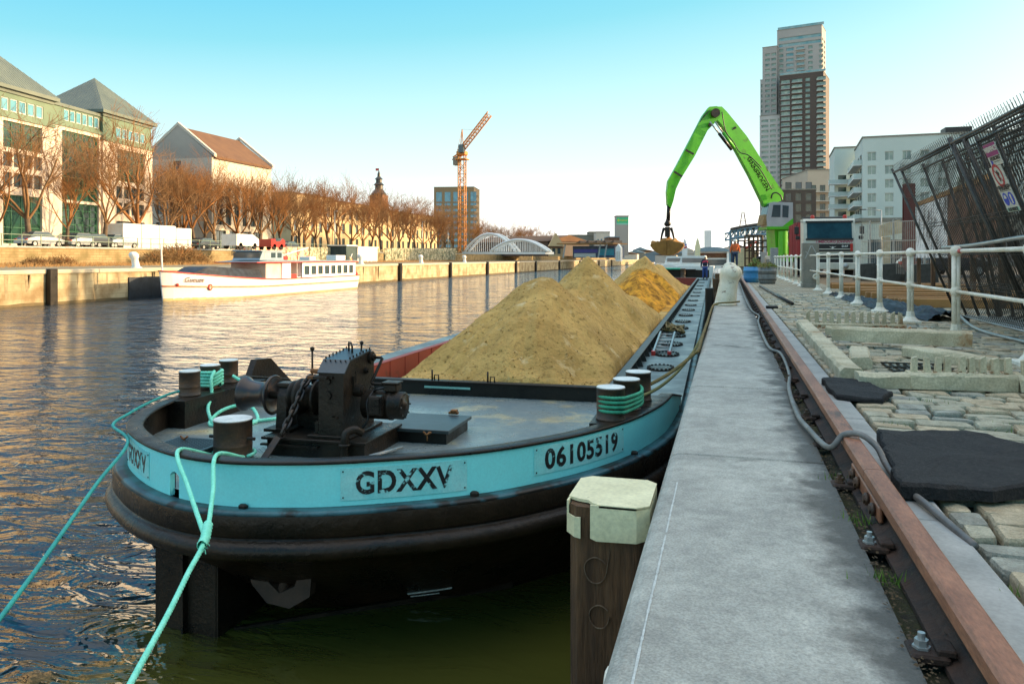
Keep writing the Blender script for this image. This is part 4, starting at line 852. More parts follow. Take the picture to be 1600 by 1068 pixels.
rope_thing('mooring_rope', loop+[kn.lerp(fr,.5), fr, e2, e3], .0135, 'rope_green', 'bright green mooring rope looped round the front bollard, running down out of the photo')
mb = MB(); rope_mb(mb, [kn.lerp(rimR, .12)+Vector((.006,0,.01)), kn, kn.lerp(fr, .12)], .027, pitch=.09); 
for k in range(9):
    a = k*.7; p = kn+Vector((.012*math.cos(a*3), 0, -.03+.03*math.sin(a*2))); mb.tube([p, p+Vector((.03*math.cos(a), -.02, .03*math.sin(a)))], .003, 4)
tag(mb.build('splice', 'rope_green'), 'thick frayed splice where the green mooring rope doubles', 'rope splice')
tl = bw(-4.97, 6.62, RZ+.06)
rope_thing('mooring_rope', [bw(-4.9,6.60,RZ+.07), bw(-5.07,6.50,RZ+.045), bw(-5.14,6.25,RZ-.01), bw(-5.10,5.95,RZ-.05), bw(-4.98,5.62,RZ-.08), at(200,690,5.9), at(150,757,5.0), at(60,885,4.0), at(-60,1045,3.1)], .012, mat('rope_teal', (.02,.28,.26), (.04,.40,.34), scale=12, rough=.7), 'thin teal mooring rope leaving the barge over the left side')
# coils round the middle of the left bollards
c2 = (-5.04, 7.04); tp = []
for k in range(5): tp += arcp(0, 2*math.pi, RZ+.05+k*.033, .118, *c2, 10)[:-1]
tp += [bw(-4.93,6.95,-.19), bw(-4.90,6.86,-.26), bw(-4.85,6.80,-.40), bw(-4.75,6.60,-.50), bw(-4.55,6.45,DZ+.02), bw(-4.35,6.50,DZ+.02), bw(-4.30,6.75,DZ+.02), bw(-4.52,6.92,-.50), bw(-4.66,6.7,-.52), bw(-4.62,6.45,DZ+.02), bw(-4.4,6.62,DZ+.02), bw(-4.15,6.9,DZ+.02), bw(-4.05,7.1,DZ+.02), bw(-4.3,7.15,-.52), bw(-4.6,7.2,-.40), bw(-4.8,7.25,-.33), bw(-4.95,7.3,-.28)]
rope_thing('mooring_rope', tp, .0165, 'rope_green', 'green rope wound round the left bollards with a loose loop on the deck', 6)
tp = []
c1, c3 = (-.80, 6.52), (-.74, 6.99)
for k in range(4):
    z = RZ+.09+k*.034
    tp += [bw(-.80-.13*math.cos(a), 6.52-.13*math.sin(a), z+.004*k) for a in np.linspace(-.9, 2.6, 8)]+[bw(-.60,6.75,z+.01), bw(-.63,7.02,z+.015), bw(-.74,7.12,z+.02), bw(-.88,7.0,z+.01), bw(-.94,6.72,z)]
rope_thing('mooring_rope', tp, .0145, 'rope_dark_green', 'dark green rope wound in eights round the right hand bollards', 6)
bp0 = bw(-.66, 6.8, -.22)
def hang(a, b_, sag, n=8): 
    a = Vector(a); b_ = Vector(b_); return [a.lerp(b_, k/n)-Vector((0,0,sag*4*(k/n)*(1-k/n))) for k in range(n+1)]
c4 = Vector((-.33, 8.2, -.05)); bc = Vector((-.20, 16.2, .08))
quayrope = [Vector((-.30, 8.4, .01)), Vector((-.302,9.5,.02)), Vector((-.30,12,.02)), Vector((-.30,14.5,.03)), Vector((-.27,16.0,.05)), Vector((-.12,16.24,.07)), Vector((.10,16.30,.08)), Vector((.22,16.5,.09))]
rope_thing('mooring_rope', hang(bw(-.62,7.45,-.24), (-.34,8.3,-.02), .03)+quayrope, .0175, 'rope_old', 'worn yellow brown mooring rope along the coping edge to the white quay bollard', 4)
rope_thing('mooring_rope', hang(bw(-.64,6.98,-.26), (-.36,9.2,-.06), .09)+[Vector((-.31,10.6,-.0)), Vector((-.305,13,.0)), Vector((-.29,15.7,.035)), Vector((-.20,16.15,.05))], .015, mat('rope_old2', (.12,.13,.04), (.19,.17,.06), scale=10, rough=.9), 'old olive mooring rope sagging beside the yellow brown one to the quay bollard', 4)
# white quay bollards
def quay_bollard(x, y, s_, label):
    o = thing('quay_bollard', label, 'bollard', (x, y, 0), R(0), 'white mooring bollards along the near quay')
    ax = [Vector((x,y,0)), Vector((x,y,.10)), Vector((x+.02,y,.35)), Vector((x+.05,y,.55)), Vector((x+.10,y,.68))]
    mb = MB(); n = 28; rows = [(-.02,0,.0,.24),(-.02,0,.03,.24),(-.02,0,.04,.215),(-.01,0,.10,.215),(.01,0,.25,.20),(.035,0,.40,.19),(.055,0,.50,.19),(.075,0,.57,.21),(.09,-.01,.64,.225),(.095,-.02,.71,.215),(.10,-.02,.78,.17),(.10,-.02,.82,.10),(.10,-.02,.835,.01)]
    vs = []
    for dx, dy, z, r in rows:
        for j in range(n): a = 2*math.pi*j/n; vs.append((x+(dx+r*math.cos(a))*s_, y+(dy+r*math.sin(a))*s_, z*s_))
    mb.add(vs, [(i*n+j, i*n+(j+1)%n, (i+1)*n+(j+1)%n, (i+1)*n+j) for i in range(len(rows)-1) for j in range(n)]+[tuple(range(n-1,-1,-1))], True)
    mb.build('bollard_body', 'bollard_white', o)
    mb = MB(); mb.ball((x+.12*s_, y-.12*s_, .66*s_), .15*s_, 20, 14, (1,.85,1)); mb.build('bollard_horn', 'bollard_white', o); return o
mat('bollard_white', (.80,.76,.62), (.68,.62,.44), scale=3, rough=.45, bump=.2, bscale=12, c3=(.13,.05,.025), s3=7, t3=.60)
quay_bollard(-.04, 16.7, 1.0, 'big cream white mooring bollard with rust spots standing on the coping')
quay_bollard(-.05, 26.5, 1.0, 'cream white mooring bollard farther along the quay, just behind the big spotted one')
# timber fender piles
def pile(x0, y0, x1, y1, top, label, cap=False, mt='timber_dark'):
    o = thing('fender_pile', label, 'timber pile', ((x0+x1)/2, (y0+y1)/2, WZ-1)); mb = MB(); c_ = .035
    pl_ = [(x0+c_,y0),(x1-c_,y0),(x1,y0+c_),(x1,y1-c_),(x1-c_,y1),(x0+c_,y1),(x0,y1-c_),(x0,y0+c_)]
    mb.prism(pl_, WZ-1.2, top, 'Z'); mb.build('post', mt, o); return o, pl_
pileo, pl_ = pile(-.625, 3.12, -.315, 3.50, -.035, 'square dark timber pile with cracked cream cap in front of the coping edge')
mb = MB(); e = .014; cp_ = [(x+(e if x > -.47 else -e)*.95, y+(e if y > 3.3 else -e)) for x, y in pl_]
# cap: top plate plus skirt with a broken corner
top_ = [p for p in cp_]
def skirt(mb, pts, z0s, z1, th=.008):
    for (a, b_), (z0a, z0b) in zip(zip(pts, pts[1:]), zip(z0s, z0s[1:])):
        a = Vector((*a, 0)); b_ = Vector((*b_, 0)); d = (b_-a).normalized(); n_ = Vector((d.y, -d.x, 0))*th
        vs = [a+Vector((0,0,z0a)), b_+Vector((0,0,z0b)), b_+Vector((0,0,z1)), a+Vector((0,0,z1))]; mb.add(vs+[p-n_ for p in vs], [(0,1,2,3),(7,6,5,4),(0,4,5,1),(1,5,6,2),(2,6,7,3),(3,7,4,0)])
ring = [(-.535,3.106),(-.51,3.106),(-.35,3.106),(-.302,3.15),(-.302,3.47),(-.345,3.514),(-.595,3.514),(-.639,3.47),(-.639,3.15),(-.60,3.106),(-.565,3.106)]
skirt(mb, ring[:9], [-.155,-.165,-.16,-.155,-.15,-.15,-.15,-.15,-.15], -.022); skirt(mb, [(-.639,3.15),(-.60,3.106),(-.575,3.106)], [-.15,-.155,-.16], -.075)
tp_ = [(-.50,3.106),(-.35,3.106),(-.302,3.15),(-.302,3.47),(-.345,3.514),(-.595,3.514),(-.639,3.47),(-.639,3.20),(-.59,3.17),(-.55,3.16),(-.53,3.13)]
mb.prism(tp_, -.030, -.018, 'Z'); mb.build('cap', 'cream_paint', pileo)
pile(-.62, 33.0, -.36, 33.3, .12, 'second dark fender pile, added to hide bright water along the near quay, farther than the black one', mt='timber_dark'); pile(-.70, 44.0, -.36, 44.4, .12, 'third dark fender pile, added to hide bright water along the near quay, near the workers', mt='timber_dark')  # two piles added to cover the bright reflection between barge and quay
pile(-.60, 21.6, -.38, 21.9, .16, 'dark square fender pile standing between barge and quay, beside the big white bollard', mt='black_paint')
o = thing('mooring_ring', 'white painted steel mooring ring fixed on the near quay face', 'ring', (-.30, 2.36, -.35)); mb = MB()
mb.tube([(-.345,2.36+.055*math.cos(a),-.36+.075*math.sin(a)) for a in np.linspace(0,6.28,21)[:-1]], .016, 8, closed=True); mb.build('ring', 'white_paint', o); mb = MB(); mb.box((-.32,2.30,-.42),(-.288,2.42,-.30), bev=.005); mb.build('bracket', 'white_paint', o)
for (cx_, cz_, r_) in ((-.515,-.285,.045),(-.50,-.47,.04)):
    mb = MB(); pts_ = [(cx_+r_*math.cos(a)*(1+.06*math.sin(3*a)), 3.1195, cz_+r_*1.15*math.sin(a)) for a in np.linspace(.6,6.4,26)]+([(cx_+r_*1.3, 3.1195, cz_+r_*1.9)] if cz_ > -.4 else [])
    for a_, b2 in zip(pts_, pts_[1:]): mb.bar(a_, b2, .002, .014, (0,-1,0))
    mb.build('chalk_mark', mat('chalk', (.22,.16,.10), (.10,.055,.03), scale=40, rough=.9), pileo)
# white chalk line on the coping
mb = MB(); rg = random.Random(2); y = 1.0
while y < 3.45:
    wd = .0022+rg.random()*.0018; x = -.212+.004*noise.noise(Vector((y*3,0,0))); mb.add([(x-wd,y,.0006),(x+wd,y,.0006),(x+wd,y+.021,.0006),(x-wd,y+.021,.0006)], [(0,1,2,3)]); y += .02 if rg.random() > .04 else .05
mb.build('scratch_line', mat('scratch_white', (.62,.64,.6), (.45,.47,.44), scale=40, rough=.7), qw, fix=False)
# ---------------------------------------------------------------- unseen buildings added on the right to shade the quay, sun gap left
mat('plaster_row', (.40,.36,.30), (.33,.30,.25), scale=.3, rough=.9)
for k, (y0, y1, H) in enumerate(((-70,-36,11),(-35.8,-2,10.8),(-1.8,34.5,11),(38.5,54,10.5))):
    o = thing('shade_house', ['unseen brown house added for shade behind the photographer', 'unseen plain house added for shade just right of the photo', 'unseen house added for shade, beside the fence panels', 'last unseen house added for shade right of the photo, before the yard'][k], 'house', (27, (y0+y1)/2, 0)); X0 = 21
    ops = [(2+j*3.6, 3.4+j*3.6, .9+f*3, 2.6+f*3) for f in range(3) for j in range(int((y1-y0-3)/3.6))]
    mb = MB(); wall_grid(mb, (X0,y1,0), (0,-1,0), (-1,0,0), y1-y0, H, ops); mb.box((X0+.05,y0,0),(33,y1,H-.01)); mb.build('wall', 'plaster_row', o)
    for q in ops: window(o, (X0,y1,0), (0,-1,0), (-1,0,0), q, pane=False, depth=.045)
    mb = MB(); mb.box((X0-.2,y0,H),(33.2,y1,H+.3)); mb.build('cornice', 'concrete', o)
# ---------------------------------------------------------------- white cast-iron railing
def rail_post(par, x, y, z0=0):
    mb = MB(); n = 8
    mb.box((x-.13,y-.13,z0-.02),(x+.13,y+.13,z0+.035), bev=.012)
    mb.lathe((x,y,z0+.03), [(.12,0),(.10,.02),(.065,.06),(.058,.10),(.052,.14)], 8, 'Z', False)
    for a in range(4):
        cx, cyy = x+.026*math.cos(a*1.5708+.785), y+.026*math.sin(a*1.5708+.785); mb.cyl((cx,cyy,z0+.10),(cx,cyy,z0+1.0), .026, 8, smooth=True)
    mb.ball((x,y,z0+1.05), .078, 14, 10, (.85,1.0,.95)); mb.ball((x,y,z0+.565), .072, 14, 10, (.85,1.0,1.1))
    mb.cyl((x,y,z0+.62),(x,y,z0+.66),.045,10); mb.cyl((x,y,z0+.47),(x,y,z0+.51),.045,10)
    return mb.build('post', 'white_paint', par)
ra = thing('quay_railing', 'near white cast iron railing with ball jointed posts, right of the cobbles', 'railing', (2.6, 15, 0))
RX = lambda y: 2.66-(y-10)*.005
ys_ = [8.15+2.4*k for k in range(8)]; ys_ = [5.75]+ys_
for y in ys_: rail_post(ra, RX(y), y)
for z, r_ in ((1.055,.024),(.565,.021)):
    for a, b_ in zip([2.0]+ys_, ys_+[27.2]):
        mb = MB(); mb.cyl((RX(a),a,z),(RX(b_),b_,z), r_, 10, smooth=True); mb.build('rail_tube', 'white_paint', ra)
mb = MB(); mb.cyl((RX(10.5),10.40,1.055),(RX(10.5),10.30,1.055),.027,10); mb.build('red_clamp', 'red_paint', ra)
rb = thing('quay_railing', 'far white railing with closely spaced posts beyond the concrete pillar', 'railing', (2.45, 40, 0))
for k in range(8):
    y = 29.0+k*2.25; rail_post(rb, 2.46, y, -.02)
for z, r_ in ((1.035,.024),(.545,.021)): mb = MB(); mb.cyl((2.46,27.8,z),(2.46,46.4,z), r_, 8, smooth=True); mb.build('rail_tube', 'white_paint', rb)
def pillar(x0, y0, x1, y1, H, label, mt='concrete'):
    o = thing('concrete_pillar', label, 'pillar', ((x0+x1)/2,(y0+y1)/2,0)); mb = MB(); mb.box((x0,y0,-.05),(x1,y1,H), bev=.02); mb.box((x0-.02,y0-.02,-.04),(x1+.02,y1+.02,.12), bev=.01); mb.build('shaft', mt, o); return o
pl = pillar(2.36,27.3,2.86,27.8,1.47,'grey stone pillar with incised panel between the two white railings')
mb = MB(); 
for q in ([(2.42,.95),(2.60,1.38),(2.63,1.38),(2.45,.95)],[(2.66,1.38),(2.80,1.1),(2.80,1.06),(2.63,1.38)],[(2.45,1.2),(2.62,1.02),(2.62,.99),(2.44,1.18)]): mb.prism(q, 27.293, 27.301, 'Y')
mb.build('relief', 'galv_light', pl)
mb = MB(); mb.lathe((2.76,27.30,.36), [(.10,-.0),(.10,-.07),(.05,-.075),(.05,-.03),(.01,-.03)], 20, 'Y'); mb.build('pipe_end', 'white_paint', pl)
pillar(2.30,46.6,2.72,47.0,1.55,'pale stone pillar at the far end of the far white railing','stone_edge')
for k,(y) in enumerate((52,)):
    pillar(2.0,y,2.4,y+.4,1.35,'low pale stone pillar beyond the far white railing, near the worker in orange','stone_edge')
o = thing('parapet', 'white panelled parapet between the far stone pillars', 'parapet', (2.2,49.6,0)); mb = MB(); mb.box((2.3,47.1,.05),(2.4,51.9,1.0)); mb.box((2.25,47.1,1.0),(2.45,51.9,1.1)); mb.build('wall', 'white_paint', o)
for k in range(6): mb = MB(); mb.box((2.285,47.3+k*.78,.15),(2.299,47.9+k*.78,.9)); mb.build('panel', 'concrete', o)
# barrels with plants
def barrel(x, y, r, H, mt, label, slats):
    o = thing('planter_barrel', label, 'planter', (x, y, 0)); mb = MB(); mb.lathe((x,y,0), [(r*.84,0),(r*.95,H*.25),(r,H*.5),(r*.985,H*.72),(r*1.03,H*.73),(r*1.03,H*.77),(r*.98,H*.78),(r*.95,H),(r*.90,H),(r*.88,H-.05)], 22); mb.build('tub', mt, o)
    for h_ in ((.25,.6) if slats else (.30,)): mb = MB(); mb.lathe((x,y,H*h_), [(r*(1.0 if h_ < .5 else 1.02),-.015),(r*1.03,-.01),(r*1.03,.02),(r*1.0,.025)], 22); mb.build('hoop', 'galv' if slats else mt, o)
    mb = MB(); mb.cyl((x,y,H-.07),(x,y,H-.05), r*.88, 18); mb.build('earth', 'soil', o); return o
B1 = ong(1174.5, 441, 0); B2 = ong(1199, 443, 0)
barrel(B1.x, B1.y, .32, .62, mat('barrel_blue', (.03,.20,.42), (.05,.28,.52), scale=3, rough=.45, c3=(.16,.14,.05), s3=3, t3=.6), 'blue barrel planter with a rust stain beside the crane rail', False)
barrel(B2.x+.0, B2.y, .33, .64, mat('barrel_grey', (.24,.25,.24), (.15,.155,.15), scale=5, rough=.7, stretch=(3,3,.6)), 'grey wooden barrel planter between the blue barrel and the white railing', True)
mat('leaf_green', (.10,.17,.03), (.22,.24,.05), scale=4, rough=.8)
def leafy(name, c, rx, rz, n, size, mt, label, cat, seed=1, lean=0):
    rg = random.Random(seed); mb = MB(); c = Vector(c); st = MB()
    for k in range(10): a = rg.uniform(0,6.28); st.tube([c, c+Vector((rx*.5*math.cos(a), rx*.5*math.sin(a), rz*rg.uniform(.4,.9)))], [.012,.004], 4)
    for k in range(n):
        a = rg.uniform(0,6.28); rr = rx*math.sqrt(rg.random()); h_ = rz*rg.random()**.8*(1-(rr/rx)**2*.6)*(.6+.8*abs(noise.noise(Vector((rr*math.cos(a)*3, rr*math.sin(a)*3, seed))))+.2)
        p = c+Vector((rr*math.cos(a), rr*math.sin(a), h_)); d = Vector((rg.gauss(0,1),rg.gauss(0,1),rg.gauss(.4,.6))).normalized()*size*rg.uniform(.5,1.2); q = d.orthogonal().normalized()*size*.28
        mb.add([p-d*.5, p+q, p+d*.6, p-q], [(0,1,2,3)])
    o = thing(name, label, cat, c); st.build('stem', 'twig', o, fix=False); mb.build('foliage', mt, o, fix=False); return o
leafy('plant', (B1.x+.12,B1.y,.56), .26, .42, 260, .09, 'leaf_green', 'small green plant growing in the blue barrel', 'plant', 3)
leafy('plant', (B2.x,B2.y,.58), .36, .26, 360, .09, mat('leaf_dry', (.22,.17,.05), (.12,.17,.03), scale=4, rough=.9), 'low yellowish plant spilling over the grey barrel', 'plant', 4)
mb = MB(); mb.tube([ong(1187,446,.03), ong(1215,462,.04), ong(1238,474,.05)], .035, 8); tag(mb.build('pipe', 'black_paint'), 'black pipe lying across the cobbles near the barrels', 'pipe')
mb = MB(); p0, p1 = ong(1197,480,.02), ong(1205,484,.02); mb.box((p0.x-.0,p0.y-.12,-.0),(p1.x+.16,p0.y+.12,.05), bev=.01); tag(mb.build('rubber_block', 'rubber'), 'small black rubber block against the kerb stones, beyond the concrete beams', 'rubber block')
mb = MB(); 
for k in range(3): 
    p0 = Vector((.98+k*.22, 12+k*.8, .012)); mb.tube([p0, p0+Vector((.02,6,0))], .012, 5)
# ---------------------------------------------------------------- dismantled concrete balustrade on the cobbles
def beam(a, b_, wd, H, label, pegs=0, ph=.12, z=0.0, seed=1, pr=.022, mt='concrete_cream'):
    a = Vector((*a, z)); b_ = Vector((*b_, z)); d = (b_-a); ln = d.length; rz = math.atan2(d.y, d.x)
    o = thing('concrete_beam', label, 'concrete beam', tuple((a+b_)/2), rz); F = Matrix.Translation(a) @ Matrix.Rotation(rz, 4, 'Z'); rg = random.Random(seed); mb = MB(F); n = max(3, int(ln/.12)); vs = []
    prof_ = [(-wd/2,0),(-wd/2-.0,H-.022),(-wd/2+.022,H),(wd/2-.022,H),(wd/2,H-.022),(wd/2,0)]
    for k in range(n+1):
        x = ln*k/n; j = .007
        for u, v in prof_: vs.append((x+(rg.uniform(-j,j)), u+rg.uniform(-j,j), v+(rg.uniform(-j,j) if v > 0 else 0)))
    m_ = len(prof_); mb.add(vs, [(k*m_+i, k*m_+(i+1)%m_, (k+1)*m_+(i+1)%m_, (k+1)*m_+i) for k in range(n) for i in range(m_)]+[tuple(range(m_)), tuple(range((n+1)*m_-1, n*m_-1, -1))]); mb.build('beam', mt, o)
    for k in range(pegs):
        x = ln*(k+.6)/(pegs+.2)+rg.uniform(-.01,.01); mb = MB(F); tl_ = rg.uniform(-.012,.012); mb.prism([(x-pr,H-.01),(x+pr,H-.01),(x+pr*.8+tl_,H+ph*rg.uniform(.85,1.1)),(x-pr*.8+tl_,H+ph*rg.uniform(.85,1.05))], -.02, .02, 'Y'); mb.build('peg', mt, o)
    if pegs:
        mb = MB(F)
        for k in range(90): 
            c0 = Vector((rg.uniform(.03,ln-.03), rg.gauss(0,wd*.2), H)); s_ = rg.uniform(.006,.022); q = [Vector((rg.uniform(-1,1),rg.uniform(-1,1),rg.uniform(0,.9)))*s_ for _ in range(4)]; mb.add([c0+v for v in q], [(0,1,2),(0,2,3),(1,2,3),(0,1,3)])
        r_ = mb.build('rubble', 'soil', o, fix=False); r_['kind'] = 'stuff'
    return o
beam((.94,6.42),(1.30,6.44),.16,.105,'short end block where the nearest pegged beam meets the slanting one',0,seed=1)
beam((1.30,6.45),(2.02,6.50),.17,.12,'nearest concrete beam, a row of upright pegs along its top',9,.12,seed=2)
beam((2.03,6.50),(3.1,6.55),.17,.115,'concrete beam with pegs continuing out of the photo on the right',10,.12,seed=22)
beam((.93,6.55),(1.0,11.6),.17,.11,'long cream concrete beam pointing away from the camera along the kerb',0,seed=3)
beam((1.04,11.75),(2.35,11.85),.14,.06,'farthest concrete beam, low, with a thin row of pegs',13,.16,seed=4,pr=.028)
beam((1.15,10.3),(2.30,10.15),.16,.10,'upper cross beam of cream concrete, behind the thicker one',0,z=.03,seed=5)
beam((1.12,9.35),(2.42,9.0),.17,.15,'thick cream cross beam with rounded ends, in the middle of the beams',0,z=.06,seed=6)
beam((1.75,8.55),(2.25,7.6),.20,.10,'short slanting cream beam right of the middle, next to the railing post',0,seed=7)
beam((1.25,8.4),(1.12,7.4),.18,.10,'short dusty cream beam lying inside the frame on the left',0,seed=8)
mb = MB()
for k in range(9): mb.box((1.35+k*.06,7.1,.0),(1.365+k*.06,7.8,.02))
for k in range(3): mb.box((1.33,7.15+k*.28,.020),(1.86,7.17+k*.28,.03))
tag(mb.build('iron_grating', 'black_steel'), 'rusty iron grating lying inside the concrete beams', 'grating')
mb = MB(); rg = random.Random(8)
for (cx, cyy, n, sp) in ((2.1,11.5,90,.18),(1.5,11.4,60,.25),(2.3,11.1,30,.10)):
    for k in range(n):
        s_ = rg.uniform(.012,.045); c0 = Vector((rg.gauss(cx,sp), rg.gauss(cyy,.12), s_*.4)); q = [Vector((rg.uniform(-1,1),rg.uniform(-1,1),rg.uniform(-.5,1)))*s_ for _ in range(6)]; mb.add([c0+v for v in q], [(0,1,2),(0,2,3),(1,2,4),(0,3,5),(3,4,5),(1,4,5)])
o = mb.build('rubble', mat('rubble_orange', (.42,.22,.10), (.28,.16,.08), scale=5, rough=.95), fix=False); o['kind'] = 'stuff'
# dark tarpaulin
mb = MB(); rg = random.Random(6)
P0 = [(3.05,14.2),(3.0,15.4),(2.95,16.6),(2.85,18.0),(2.78,19.5),(2.72,21.5)]
vs = []; NX, NY = 26, 44
for j in range(NY):
    v = j/(NY-1); c0 = Vector((3.25-.62*v, 13.3+8.4*v, 0)); wdh = .38*(1-abs(v-.25)*.9)
    for i in range(NX):
        u = i/(NX-1)*2-1; z = .20*(1-u*u)*(1-v*.6)*(.5+1.1*abs(noise.noise(Vector((u*2.4, v*9, 1)))))+.05*abs(noise.noise(Vector((u*7, v*26, 4)))); vs.append(c0+Vector((u*wdh+.1*noise.noise(Vector((u,v*9,8))), .15*noise.noise(Vector((v*8,u,2))), z)))
mb.add(vs, [(j*NX+i, j*NX+i+1, (j+1)*NX+i+1, (j+1)*NX+i) for j in range(NY-1) for i in range(NX-1)], False)
o = mb.build('tarpaulin', mat('tarp_dark', (.012,.013,.018), (.035,.045,.06), scale=3, rough=.55, spec=.3), fix=False); tag(o, 'crumpled black plastic sheet at the foot of the railing posts', 'plastic sheet')
# planks / timber mats
for k, (y, lab) in enumerate(((16.9,'nearest orange brown timber mat behind the near railing'),(18.3,'second timber mat behind the railing, counted from the camera'),(19.8,'third timber mat behind the railing, counted from the camera'),(21.6,'fourth timber mat behind the railing, counted from the camera'),(23.8,'fifth timber mat behind the railing, counted from the camera'),(26.6,'farthest of the orange brown timber mats behind the railing'))):
    o = thing('timber_mat', lab, 'timber', (5.3, y, 0), group='timber mats behind the near railing')
    for j in range(4): mb = MB(); yy = y+j*.27; mb.box((3.25+random.uniform(-.1,.1), yy, .0), (7.6+random.uniform(-.1,.3), yy+.23, .15+random.uniform(-.015,.02)), bev=.01); mb.build('plank', 'timber_orange', o)
# ---------------------------------------------------------------- stacked temporary fence panels
def fence_panel(par_label, y0, y1, xb, xt, ht, zb=.03, sag=0):
    o = thing('fence_panel', par_label, 'fence panel', (xb, (y0+y1)/2, 0), group='temporary mesh fence panels leaning behind the railing'); a0, a1 = Vector((xb,y0,zb)), Vector((xb,y1,zb)); t0, t1 = Vector((xt,y0+sag,ht)), Vector((xt,y1+sag,ht))
    for nme, p, q in (('upright', a0, t0), ('upright', a1, t1)):
        mb = MB(); d = (q-p).normalized(); mb.tube([p-d*.05, q+d*.03], .021, 10); mb.build(nme, 'galv', o)
    for k, f in enumerate((.02,.985)): mb = MB(); mb.tube([a0.lerp(t0,f), a1.lerp(t1,f)], .016 if k == 0 else .019, 8); mb.build('frame_tube', 'galv' if k else 'galv_light', o)
    mb = MB(); ln = (a1-a0).length; n = int(ln/.085)
    def wire(p, q, r):
        d = (q-p).normalized(); u = d.orthogonal().normalized()*r; v = d.cross(u); mb.add([p+u, p-u*.5+v*.87, p-u*.5-v*.87, q+u, q-u*.5+v*.87, q-u*.5-v*.87], [(0,1,4,3),(1,2,5,4),(2,0,3,5)])
    for k in range(1, n): s_ = k/n; p, q = a0.lerp(a1, s_), t0.lerp(t1, s_); wire(p.lerp(q,.02), p.lerp(q,1.03), .0034)
    for f in (.22,.24,.42,.60,.62,.80,.93): wire(a0.lerp(t0,f), a1.lerp(t1,f), .004)
    mb.build('mesh', 'galv', o, fix=False); return o, a0, a1, t0, t1
FL = ['nearest mesh fence panel, its left upright leaning at the left end of the stack', 'second mesh fence panel, just behind the nearest one', 'third mesh fence panel of the stack, standing steeper', 'mesh fence panel hidden behind the third one of the stack', 'rearmost mesh fence panel of the left stack','extra mesh fence panel squeezed in the left stack, second from the rear','extra mesh fence panel in the left stack, nearly upright']
for k, (xb, xt, ht, dy) in enumerate(((3.50,2.55,2.38,0),(3.62,2.66,2.40,-.05),(3.74,2.95,2.42,-.22),(3.86,3.2,2.48,-.3),(3.98,3.5,2.55,-.42),(3.92,3.36,2.40,-.5),(4.1,3.75,2.45,-.55))):
    fence_panel(FL[k], 10.35+dy, 13.75+dy, xb, xt, ht)
FR = ['mesh fence panel carrying the purple sign and the prohibition sign', 'mesh fence panel right behind the one with signs', 'steeper mesh fence panel behind the one with signs', 'tall mesh fence panel at the right edge of the photo', 'tallest mesh fence panel, rising at the right edge','nearly upright mesh fence panel behind the tallest ones at the right','mesh fence panel between the second and third of the right stack']
front = None
for k, (xb, xt, ht, dy) in enumerate(((3.44,2.52,2.36,0),(3.58,2.70,2.42,.1),(3.70,3.0,2.52,.06),(3.82,3.25,2.62,-.1),(3.98,3.6,2.72,-.2),(4.1,3.85,2.5,-.3),(3.64,2.86,2.4,.2))):
    r_ = fence_panel(FR[k], 6.85+dy, 10.28+dy, xb, xt, ht)
    if k == 0: front = r_
# signs on the front right panel
fo_, a0, a1, t0, t1 = front
up = (t0-a0).normalized(); along = (a0-a1).normalized()     # reading direction towards the camera
nrm_ = along.cross(up)
if nrm_.x > 0: nrm_ = -nrm_
off = nrm_*.03
def onp(y, h_): 
    s_ = (y-a0.y)/(a1.y-a0.y); return a0.lerp(a1, s_)+(t0-a0)*h_+off
def sign_quad(mb, c, wd, h_, d=0.0, th=.006):
    c = c+nrm_*d; vs = [c+along*sx*wd/2+up*sz*h_/2+nrm_*o_ for o_ in (0, th) for sx, sz in ((-1,-1),(1,-1),(1,1),(-1,1))]; mb.add(vs, [(3,2,1,0),(4,5,6,7),(0,1,5,4),(1,2,6,5),(2,3,7,6),(3,0,4,7)])
mat('sign_white', (.62,.60,.50), (.55,.53,.44), scale=8, rough=.5); mat('sign_purple', (.30,.02,.16), rough=.5); mat('sign_red', (.55,.02,.03), rough=.5); mat('sign_blue', (.02,.06,.50), rough=.5); mat('sign_mint', (.28,.62,.48), rough=.5)
